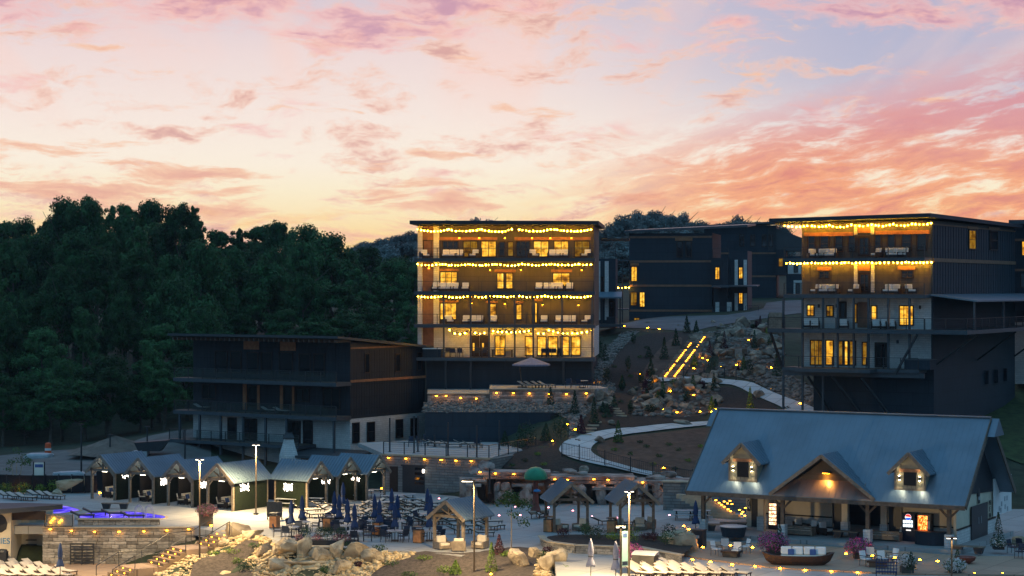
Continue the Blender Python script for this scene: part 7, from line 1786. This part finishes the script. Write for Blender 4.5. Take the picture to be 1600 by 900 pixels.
# picnic tables
def mk_picnic():
    o = thing('picnic_table', '', 'table', (0,0,0), 0, 'picnic tables')
    for k in range(3): mb = MB(); mb.bx(-.9,.9,-.36+k*.25,-.14+k*.25,.70,.74); mb.build('top_board', M['tabletop'], o)
    for y in (-.75,.75): mb = MB(); mb.bx(-.9,.9,y-.13,y+.13,.42,.46); mb.build('seat_board', M['tabletop'], o)
    for x in (-.65,.65):
        mb = MB(); mb.beam((x,-.2,.699),(x,-.7,0),.06); mb.beam((x,.2,.699),(x,.7,0),.06); mb.bx(x-.03,x+.03,-.86,.86,.37,.419); mb.build('trestle', M['rust'], o)
    return o
pics = [place('pic', mk_picnic, gr(x, y, 0), R(a), '', 'picnic tables') for x, y, a in ((448,793,-10),(488,792,-10),(568,780,5),(583,778,5),(612,788,5),(633,786,5),(1070,812,-10),(1092,812,-10),(596,798,0))]
relabel(pics, 'pale picnic table on the pool deck, {}')
# cabana furniture
for i, (px, py) in enumerate(((144,779),(203,785),(263,790),(325,796))):
    p = gr(px, py); ca, sa = math.cos(R(-33)), math.sin(R(-33)); f = lambda x, y: p+Vector((ca*x-sa*y, sa*x+ca*y, 0))
    o = place('csofa', lambda: make_sofa('sofa', 3, '', 'sofa', 'cream sofas in the cabanas', M['cream'], M['wicker'], M['bluecush']), f(.62, 2.35), R(57), 'cream sofa with blue pillows inside the %s cabana from the left' % ORD[i], 'cream sofas in the cabanas')
    if i: place('cchair', lambda: make_chair('patio_chair', M['cream'], M['darkmetal'], '', 'cabana chairs'), f(.5, 1.0), R(-33)+2.2, 'pale chair at the open front of the %s cabana from the left' % ORD[i], 'cabana chairs')
    o = thing('coffee_table', 'low dark coffee table in the %s cabana from the left' % ORD[i], 'table', f(1.55,2.2), R(57), 'cabana coffee tables'); mb = MB(); mb.bx(-.5,.5,-.3,.3,.3,.36); mb.build('top', M['wicker'], o)
    for x in (-.45,.45):
        for y in (-.25,.25): mb = MB(); mb.bx(x-.03,x+.03,y-.03,y+.03,0,.299); mb.build('leg', M['wicker'], o)
# shelter furniture
for i, (px, py, a) in enumerate(((692,858,.5),(717,861,3.14),(750,857,-.5))): o = place('mchair', lambda: make_sofa('lounge_chair', 1, '', 'chair', 'cushioned chairs', M['cream'], M['timber_light']), gr(px, py, 0), a, 'cream cushioned armchair under the front timber shelter, '+ORD[i]+' from left', 'armchairs under the shelters')
for i, (px, py, a) in enumerate(((876,830,1.0),(907,829,-.8),(975,830,1.0),(1000,828,0),(1012,826,-1.0))): dup(PROTO['mchair'], gr(px, py, 0), a, 'cream armchair under the paired shelters behind the planted island, '+ORD[i]+' from left')

# ------------------------------------------------------------ lower-left building
LB = thing('bath_house', 'low cream building with flat blue-grey roof at the lower left corner', 'building', at(17,882,149.6))
c = LB.location
mb = MB(); P = [gr(-90,804,1.5), gr(98,790,1.5), gr(98,789,1.5), gr(40,787.2,1.5), gr(-90,788,1.5)]; P = [p-c for p in P]; mb.prism([Vector((p.x,p.y,4.0)) for p in P], (0,0,.35)); mb.build('roof', M['flatroof'], LB)
mb = MB(); mb.bx(-9,0,0,.25,0,3.95); mb.build('front_wall', M['cream_wall'], LB); mb = MB(); mb.bx(-.25,0,.251,4,0,3.9); mb.build('side_wall', M['cream_wall'], LB)
mb = MB(); mb.bx(.01,2.4,3.2,3.4,0,3.9); mb.build('back_wall', M['cream_wall'], LB)
mb = MB(); mb.bx(.01,2.5,.3,.6,3.3,3.95); mb.build('beam', M['winframe'], LB)
for k in range(4): mb = MB(); mb.bx(.4,1.2,2.9,3.15,.4+k*.34,.46+k*.34); mb.build('shelf', M['rust'], LB)
text_part('IES', .62, (-.05, -.04, 1.75), (R(90),0,0), M['turqbright'] if 'turqbright' in M else M['turq'], LB, align='RIGHT')
mb = MB(); mb.lathe([(.05,0),(.42,.25),(.5,.7),(.35,1.1),(.1,1.35)], 12, (-.75,-.02,2.4), 1, .1); mb.build('wall_emblem', M['darkmetal'], LB)
o = thing('waste_bin', 'rounded black waste bin against the cream wall at the lower left', 'bin', at(4,884,148.6)); mb = MB(); mb.bx(-.5,.35,-.35,.35,0,1.05); mb.build('body', M['darkmetal'], o); mb = MB(); mb.lathe([(.46,1.051),(.4,1.2),(.1,1.25)],12,(-.07,0,0)); mb.build('lid', M['darkmetal'], o)

# ------------------------------------------------------------ terrace and patio furniture
p = at(816,608,200); p.z = 8.02; o = thing('cantilever_parasol', 'large lilac-grey parasol on a leaning pole over the terrace', 'parasol', p)
mb = MB(); mb.tube((0,0,0),(-.3,0,2.5),.06,n=8); mb.tube((-.3,0,2.5),(.9,-.6,2.95),.04,n=6); mb.build('pole', M['timber'], o)
mb = MB(); n = 8; cx, cy = .9, -.6; vs = [(cx,cy,3.05)]; 
for i in range(n): a = 2*math.pi*i/n+.2; vs.append((cx+1.95*math.cos(a),cy+1.95*math.sin(a),2.35))
for i in range(n): a = 2*math.pi*i/n+.2; vs.append((cx+1.95*math.cos(a),cy+1.95*math.sin(a),2.2))
vs.append((cx,cy,2.98)); mb.add(vs, [(0,1+i,1+(i+1)%n) for i in range(n)]+[(1+i,1+n+i,1+n+(i+1)%n,1+(i+1)%n) for i in range(n)]+[(2*n+1,1+n+(i+1)%n,1+n+i) for i in range(n)]); mb.build('canopy', M['greycanvas'], o)
mb = MB(); mb.bx(-.5,.5,-.5,.5,0,.08); mb.build('base_plate', M['darkmetal'], o)
tl = []
for x in (822,832,843,853): q = at(x,606,199); q.z = 8.02; tl.append(dup(PROTO['lounger'], q, R(-30)))
for o in tl: o['group'] = 'terrace loungers'
relabel(tl, 'pale lounger under the lilac parasol on the terrace, {}')
for i, x in enumerate((888,897,906,918,928)): q = at(x,608,198+i%2*1.2); q.z = 8.02; dup(PROTO['chair'], q, i*1.3, 'dark chair at the right end of the parasol terrace, '+ORD[i]+' from left')['group'] = 'terrace chairs'
q = at(910,607,198.8); q.z = 8.02; dup(PROTO['table'], q, 0, 'round table among the chairs on the parasol terrace')['group'] = 'terrace tables'
railing(tw, [(-5.5+0,-.2),(10,-.2)] if False else [(0.2,2.5),(3,2.5)], 1.75, .9) if False else None
pl2 = []
for x, y in ((672,696),(684,698),(704,699),(724,698),(738,700)): pl2.append(dup(PROTO['lounger'], gr(x, y, gz), R(10)))
for o in pl2: o['group'] = 'patio loungers'
relabel(pl2, 'pale lounger on the railed patio above the garage, {}')
for i, (x, y) in enumerate(((643,698),(657,697),(668,694),(746,700))): dup(PROTO['chair'], gr(x, y, gz), i, 'dark chair on the railed patio above the garage, '+ORD[i]+' from left')['group'] = 'patio chairs'

# ------------------------------------------------------------ boulders
B_ = [((375,836),(1.5,.9,.75),'rounded pale boulder at the top of the rock garden'),((392,842),(1.1,.8,.6),'boulder just right of the big pale one at the rock garden top'),((352,852),(.8,.6,.5),'tan boulder beside the middle flight of garden stairs'),((322,862),(.9,.6,.5),'long boulder edging the lower garden stairs'),
 ((267,880),(1.0,.75,.6),'grey rounded boulder at the foot of the garden stairs'),((413,868),(1.0,.7,.8),'upright pale rock at the left of the waterfall'),((434,866),(.7,.6,.7),'cream rock left of the waterfall ledge'),((452,862),(1.5,.8,.9),'large grey-brown rock above the waterfall'),((474,868),(.6,.5,.95),'tall golden rock at the waterfall edge'),
 ((437,885),(1.1,.7,.5),'white-topped rock at the foot of the waterfall'),((500,874),(1.1,.7,.8),'rough brown rock inside the waterfall'),((528,868),(1.1,.6,.9),'tan rock right of the waterfall'),((553,872),(1.4,.6,.8),'long tan rock right of the waterfall'),((585,876),(1.0,.6,.6),'brown rock at the right end of the waterfall wall'),((535,891),(1.1,.7,.6),'pale rock in the lower rock garden'),
 ((811,884),(1.25,.85,.7),'big pale boulder on the brown mulch'),((770,861),(.8,.5,.4),'flat boulder behind the small tree'),((700,862),(.6,.4,.35),'small boulder near the front shelter'),((838,872),(.8,.6,.5),'pale boulder at the right edge of the river stones'),((868,886),(.8,.7,.9),'golden-lit rock at the edge of the walkway'),((852,893),(1.0,.7,.8),'golden rock at the bottom of the walkway')]
for (px, py), s, l in B_: boulder(T(px, py), s, l)
for (px, py), s, l in (((1064,862),(1.2,.9,.9),'big pale boulder at the right tip of the planted island'),((1045,852),(.8,.6,.6),'boulder inside the right end of the planted island'),((1078,850),(1.0,.8,.8),'boulder touching the pavilion corner bin'),((1055,844),(1.0,.7,.6),'brown boulder behind the planted island tip'),((115,770),(2.2,.9,.9),'long golden boulder before the black fence left of the cabanas'),((90,773),(1.0,.6,.35),'low pile of pale rock left of the long golden boulder')): boulder(gr(px, py, 0), s, l)
hill = []
rb = random.Random(4)
for (xa, xb, ya, yb, n, s0, s1) in ((1003,1125,598,645,46,.5,1.35),(1128,1215,506,560,30,.7,1.8),(1085,1128,540,592,16,.5,1.1),(1010,1045,570,600,8,.4,.8),(1130,1190,560,590,12,.6,1.4),(985,1010,596,640,8,.4,.9),(1070,1110,520,548,8,.35,.8),(1000,1130,500,512,7,.3,.6)):
    for i in range(n):
        s = rb.uniform(s0, s1); px = rb.uniform(xa, xb); py = rb.uniform(ya, yb); hill.append(boulder(T(px, py), (s*rb.uniform(.9,1.4), s*rb.uniform(.7,1.0), s*rb.uniform(.55,.85)), '', True, group='boulders on the hillside'))
relabel([h for h in hill if scr(h.location)[1] > 594], 'grey-brown boulder in the rockery below the hillside stairs, {}')
relabel([h for h in hill if scr(h.location)[1] <= 594], 'grey-brown boulder on the slope around the upper waterfall, {}')
for (px, py), s, l in (((1043,648),(1.4,.8,.7),'teal-grey boulder in the dark bed under the rockery'),((1067,664),(1.7,.8,.5),'long flat boulder on the inner side of the footpath'),((936,690),(1.4,.8,.55),'flat boulder beside the curve of the footpath'),((957,664),(1.0,.7,.5),'rounded boulder where the stepping stones meet the path'),((1186,621),(1.5,.8,.7),'boulder in the mulch triangle beside the upper path'),((912,737),(1.0,.6,.5),'pale blue-grey boulder on top of the grotto'),((1030,746),(1.2,.7,.6),'pale boulder at the right end of the grotto top')): boulder(T(px, py), s, l, True)
for i in range(12):
    q = at(rb.uniform(922,952), 0, rb.uniform(195.6,199)); s = rb.uniform(.5,1.2); o = boulder((q.x, q.y, 6.3+rb.uniform(-.2,1.0)), (s*1.3, s, s*.8), '', True, group='boulders at the terrace end'); hill.append(o)
relabel(hill[-12:], 'boulder piled against the right end of the parasol terrace, {}')
# waterfalls
M['fall'] = mat('white_water', (.62,.62,.60), .4, .3, 2.0, .4, 8.0, col2=(.35,.33,.30))
for x0, x1, y0, y1, d, l in ((1147,1158,545,573,219,'tall thin pale waterfall on the upper hillside'),(1160,1176,545,562,220,'wide low waterfall right of the tall one')):
    a = at(x0, y0, d); b = at(x1, y1, d); mb = MB(); w = b.x-a.x; h = a.z-b.z; n = 6
    for i in range(n): mb.bx(w*i/n+.03, w*(i+1)/n-.02, -.1-random.random()*.12, 0, 0, h)
    o = thing('waterfall', l, 'waterfall', (a.x, d-.6, b.z)); mb.build('falling_water', M['fall'], o); mb = MB(); mb.bx(-.6,w+.6,.01,1.2,h-.35,h+.05); mb.build('ledge', M['boulder_grey'], o); mb = MB(); mb.bx(-.5,w+.5,-.9,.0,-.12,.0); mb.build('basin', M['boulder_grey'], o)
    mb = MB(); mb.bx(-.3,w+.3,.012,.9,-.1,h-.36); mb.build('rock_face', M['boulder_grey'], o)
# front waterfall ledges
o = thing('rock_waterfall', 'stepped stone ledges of the waterfall in the front rock garden', 'waterfall', T(485,880))
for x, y, z, w, dd, h in ((0,1.5,.9,2.6,1.0,.14),(.2,1.2,.6,2.0,.9,.14),(.1,.9,.35,2.2,.9,.14),(-.2,.2,0.1,3.6,1.3,.16),(-.2,1.9,.5,2.6,.5,.9)):
    mb = MB(); mb.box((x,y,z),(w,dd,h),random.uniform(-.06,.06)); mb.build('stone_ledge', M['boulder'], o, bevel=.04)

# ------------------------------------------------------------ planting
bsh = lambda px, py, r, h, m, label, **k: shrub(k.pop('name','shrub'), T(px, py), r, h, M[m], label, **k)
G1 = []
for px, py, r, h, m in ((10,773,.75,1.1,'leaf_bright'),(37,773,.75,1.1,'leaf_bright'),(62,772,.5,.9,'leaf_bright'),(84,771,.65,1.2,'leaf_bright')): G1.append(shrub('shrub', gr(px,py,0), r, h, M[m], '', group='round shrubs by the black fence'))
relabel(G1, 'round bright green shrub against the black fence, {}')
G2 = []
for px, py, r, h, m in ((444,855,.5,.5,'leaf_shrub'),(455,862,.6,.5,'leaf_bright'),(335,868,.6,.35,'leaf_bright'),(366,865,.8,.4,'leaf_bright'),(400,856,.7,.35,'leaf_shrub'),(372,882,.5,.5,'leaf_bright'),(380,895,.5,.9,'leaf_dark'),(392,893,.5,.9,'leaf_dark'),(544,861,.55,.7,'leaf_shrub'),(592,862,.6,.5,'leaf_shrub'),(645,856,.7,.4,'leaf_bright'),(663,876,.6,.4,'leaf_bright'),(705,866,.5,.5,'leaf_shrub'),(612,884,.7,.35,'leaf_shrub'),(695,897,.6,.6,'leaf_bright'),(640,902,.7,.4,'leaf_shrub'),(815,876+4,.3,.4,'leaf_shrub'),(850,874,.4,.6,'leaf_shrub'),(793,872,.5,.5,'leaf_bright'),(818,855,.5,.6,'leaf_red'),(843,858,.4,.6,'leaf_shrub'),(856,866,.4,.55,'leaf_red'),(508,897,.4,.6,'leaf_shrub'),(560,886,.3,.4,'leaf_red'),(776,856,.4,.5,'leaf_red'),(885,897,.5,.6,'leaf_bright')): G2.append(bsh(px, py, r, h, m, '', group='low shrubs in the rock garden', n=260, leaf=.1))
relabel(G2, 'low shrub in the front rock garden, {}')
for px, py, h, l in ((768,895,1.9,'bright yellow-green conifer with uplight on the brown mulch'),(712,899,.9,'small yellow-green bush left of the bright conifer'),(780,868,1.3,'plum-red upright shrub behind the bright conifer')): bsh(px, py, .45, h, 'leaf_bright' if 'plum' not in l else 'leaf_red', l, shape='cone', n=600, leaf=.11)
p = T(799,860); o = thing('young_tree', 'young thin-trunked tree with airy green crown standing alone on the mulch', 'tree', p); mb = MB(); mb.tube((0,0,-.2),(0,0,3.0),.05,.03,6); mb.build('trunk', M['timber_light'], o); inst('crown', crown(201, 3.0, 2.8, 14, 900, .17, M['leaf_shrub'], 0, (.2,.34)), o, (0,0,1.3))
p = gr(26,768,0); o = thing('young_tree', 'small multi-stemmed tree lit amber from below beside the fence sign', 'tree', p)
for x in (-.25,0,.25): mb = MB(); mb.tube((x*.4,0,0),(x*2,0,2.6),.05,.02,6); mb.build('trunk', M['cap'], o)
inst('crown', crown(202, 2.6, 2.6, 10, 420, .16, M['leaf_shrub'], 0, (.2,.34)), o, (0,0,1.5)); lamps('gl', glight, [gr(26,771,.05)], 'amber uplight under the small tree at the fence', 'uplights')[0]['label'] = 'amber uplight under the small multi-stemmed tree'
G3_ = [shrub('shrub', gr(px,py,zi), r, h, M[m], '', group='shrubs in the planted island', n=350, leaf=.1) for px, py, r, h, m in ((880,838,.5,.6,'leaf_red'),(923,840,.8,.9,'leaf_dark'),(915,837,.5,.9,'leaf_shrub'),(935,842,.7,.8,'leaf_dark'),(958,843,.6,.5,'leaf_bright'),(984,852,.8,1.5,'leaf_bright'),(980,840,.5,.5,'leaf_shrub'),(1045,838,.6,.9,'leaf_dark'),(1040,851,.6,.9,'leaf_shrub'),(1022,845,.4,.6,'leaf_red'),(1010,843,.5,.5,'leaf_red'))]
relabel(G3_, 'shrub in the curved planted island, {}')
hs = []
for px, py, r, h, m in ((728,642,.5,2.0,'leaf_dark'),(768,642,.5,1.9,'leaf_dark'),(794,642,.5,2.1,'leaf_dark'),(833,641,.5,2.1,'leaf_dark'),(860,641,.5,2.2,'leaf_dark'),(898,648,.5,2.2,'leaf_dark'),(928,662,.5,2.4,'leaf_dark'),(789,702,.6,1.6,'leaf_dark'),(812,700,.7,2.1,'leaf_dark'),(825,699,.8,2.4,'leaf_dark'),(853,690,.6,1.6,'leaf_dark'),(876,686,.9,2.4,'leaf_dark'),(908,679,.5,1.7,'timberleaf'),(966,692,.5,1.9,'leaf_shrub'),(1038,562,.55,2.4,'leaf_dark'),(1056,541,.5,1.9,'leaf_dark'),(1017,588,.5,1.8,'leaf_dark'),(1073,520,.5,1.9,'leaf_dark'),(1088,521,.4,1.4,'leaf_dark'),(1162,584,.4,1.7,'leaf_shrub'),(1214,588,.6,2.4,'leaf_dark')):
    hs.append(bsh(px, py, r, h, m if m in M else 'leaf_red', '', name='upright_shrub', group='upright evergreens on the hillside', n=520, leaf=.16, shape='cone' if r < .8 else 'ball'))
rq = random.Random(9)
for i in range(46):
    px, py = (rq.uniform(930,1040), rq.uniform(535,660)) if i < 18 else (rq.uniform(1000,1125), rq.uniform(596,650)) if i < 30 else (rq.uniform(1105,1215), rq.uniform(508,590))
    if 1046+53*(593-py)/69-14 < px < 1046+53*(593-py)/69+14 and py < 600: continue
    hs.append(bsh(px, py, rq.uniform(.3,.6), rq.uniform(.7,2.0), rq.choice(('leaf_dark','leaf_dark','leaf_shrub','leaf_red')), '', name='hillside_shrub', group='upright evergreens on the hillside', n=300, leaf=.15, shape=rq.choice(('cone','ball'))))
relabel(hs, 'dark upright evergreen on the hillside, {}')
for px, py, h, l in ((1172,640,2.1,'yellow-lit slim conifer beside the upper path'),(1112,642,1.3,'glowing yellow shrub at the foot of the rockery'),(1198,535,1.5,'glowing yellow shrub under the deck corner of the right-hand building'),(1085,572,1.2,'glowing yellow shrub right of the hillside stairs')): bsh(px, py, .4, h, 'leaf_bright', l, shape='cone', n=420, leaf=.13)
lamps('gl', glight, [T(px, py, .1) for px, py in ((1171,642),(1112,644),(1198,538),(1084,576),(767,898),(1205,609),(1250,631))], 'amber uplight at the foot of a shrub or rubble slope, {}', 'uplights')
tuft = []
for px, py in ((1000,693),(960,705),(1010,700),(1045,697),(985,712),(1030,715),(1060,705),(1075,722),(1095,700),(1020,728),(1055,735),(950,612),(970,630),(1000,560),(960,575),(985,590),(1010,545),(940,640),(990,610),(1230,640),(820,722),(850,728),(800,730),(840,712)): tuft.append(bsh(px, py, .35, .35, random.choice(('leaf_shrub','leaf_dark','leaf_bright')), '', n=120, leaf=.1, group='small tufts', trunk=False))
relabel(tuft, 'small low tuft of planting on the bare hillside, {}')
# path fence with thin pickets
pts = [T(px, py, .1) for px, py in ((878,712),(905,718),(945,726),(985,737),(1020,745),(1055,752),(1082,756))]; o = thing('path_fence', 'thin black picket fence curving along the lower footpath', 'fence', pts[0]); c = o.location
mb = MB(); rl = MB()
for a, b in zip(pts[:-1], pts[1:]):
    L_ = (b-a).length; n = max(2, int(L_/.16)); rl.beam(a-c+Vector((0,0,1.12)), b-c+Vector((0,0,1.12)), .04); rl.beam(a-c+Vector((0,0,.15)), b-c+Vector((0,0,.15)), .04)
    for i in range(n): q = a.lerp(b, i/n)-c; mb.bx(q.x-.012,q.x+.012,q.y-.012,q.y+.012,q.z+.1,q.z+1.15)
mb.build('pickets', M['darkmetal'], o, kind='stuff'); rl.build('rails', M['darkmetal'], o)
for p in pts: mb = MB(); q = p-c; mb.bx(q.x-.05,q.x+.05,q.y-.05,q.y+.05,q.z-.1,q.z+1.3); mb.build('post', M['darkmetal'], o)
# fence on the bridge over the rockery
pts = [T(px, py, .12) for px, py in ((1068,590),(1100,589),(1132,590),(1150,594))]; o = thing('bridge_railing', 'low black railing along the upper path by the waterfall', 'railing', pts[0]); c = o.location
for a, b in zip(pts[:-1], pts[1:]):
    rl = MB(); rl.beam(a-c+Vector((0,0,1.05)), b-c+Vector((0,0,1.05)), .05); rl.beam(a-c+Vector((0,0,.5)), b-c+Vector((0,0,.5)), .03); rl.build('rail', M['darkmetal'], o)
for p in pts: mb = MB(); q = p-c; mb.bx(q.x-.05,q.x+.05,q.y-.05,q.y+.05,q.z-.1,q.z+1.1); mb.build('post', M['darkmetal'], o)
# odds and ends on the dirt road
p = T(75,712); o = thing('traffic_barrel', 'orange traffic barrel at the edge of the forest', 'barrel', p); M['orange'] = mat('orange_plastic', (.7,.10,.03), .5, .1, 3.0)
mb = MB(); mb.lathe([(.45,0),(.42,.12),(.36,.13),(.3,1.3),(.1,1.36)],12); mb.build('body', M['orange'], o)
mb = MB(); mb.lathe([(.345,.55),(.335,.8)],12); mb.build('stripe', M['white_panel'], o)
for px, py, l, k in ((108,744,'crumpled pale blue tarp heap beyond the black fence',0),(62,716,'low grey heap covered in sheeting at the forest edge',1)):
    p = T(px, py); o = inst('tarp_heap', rockmesh(400+k, M['tabletop'], 3, 5), None, p, 0, (1.6,.8,.55)); tag(o, l, 'tarp')
p = T(235,712); o = thing('skip_container', 'dark open-topped skip container on the dirt road above the cabanas', 'container', p); mb = MB(); mb.prism([(-1.1,-.8,.5),(1.1,-.8,.5),(1.9,-.8,1.6),(-1.5,-.8,1.35)],(0,1.6,0)); mb.build('tub', M['darkmetal'], o); mb = MB(); mb.bx(-1.7,-.2,-.82,.82,0,.49); mb.build('base', M['tabletop'], o)
p = gr(1470,905,0)

# ------------------------------------------------------------ evening haze
mb = MB(); mb.bx(-230, 230, -6, 690, -5.4, 62); hz_ = mb.build('haze', None, loc=(0,0,0)); hz_['kind'] = 'stuff'; tag(hz_, 'thin evening haze filling the valley air', 'haze')
m = bpy.data.materials.new('haze_air'); m.use_nodes = True; t = m.node_tree; t.nodes.clear(); o_ = t.nodes.new('ShaderNodeOutputMaterial'); v_ = t.nodes.new('ShaderNodeVolumePrincipled')
v_.inputs['Density'].default_value = 0.00007; v_.inputs['Color'].default_value = (.78,.88,1,1); v_.inputs['Anisotropy'].default_value = 0.0; t.links.new(v_.outputs[0], o_.inputs['Volume']); hz_.data.materials.append(m)
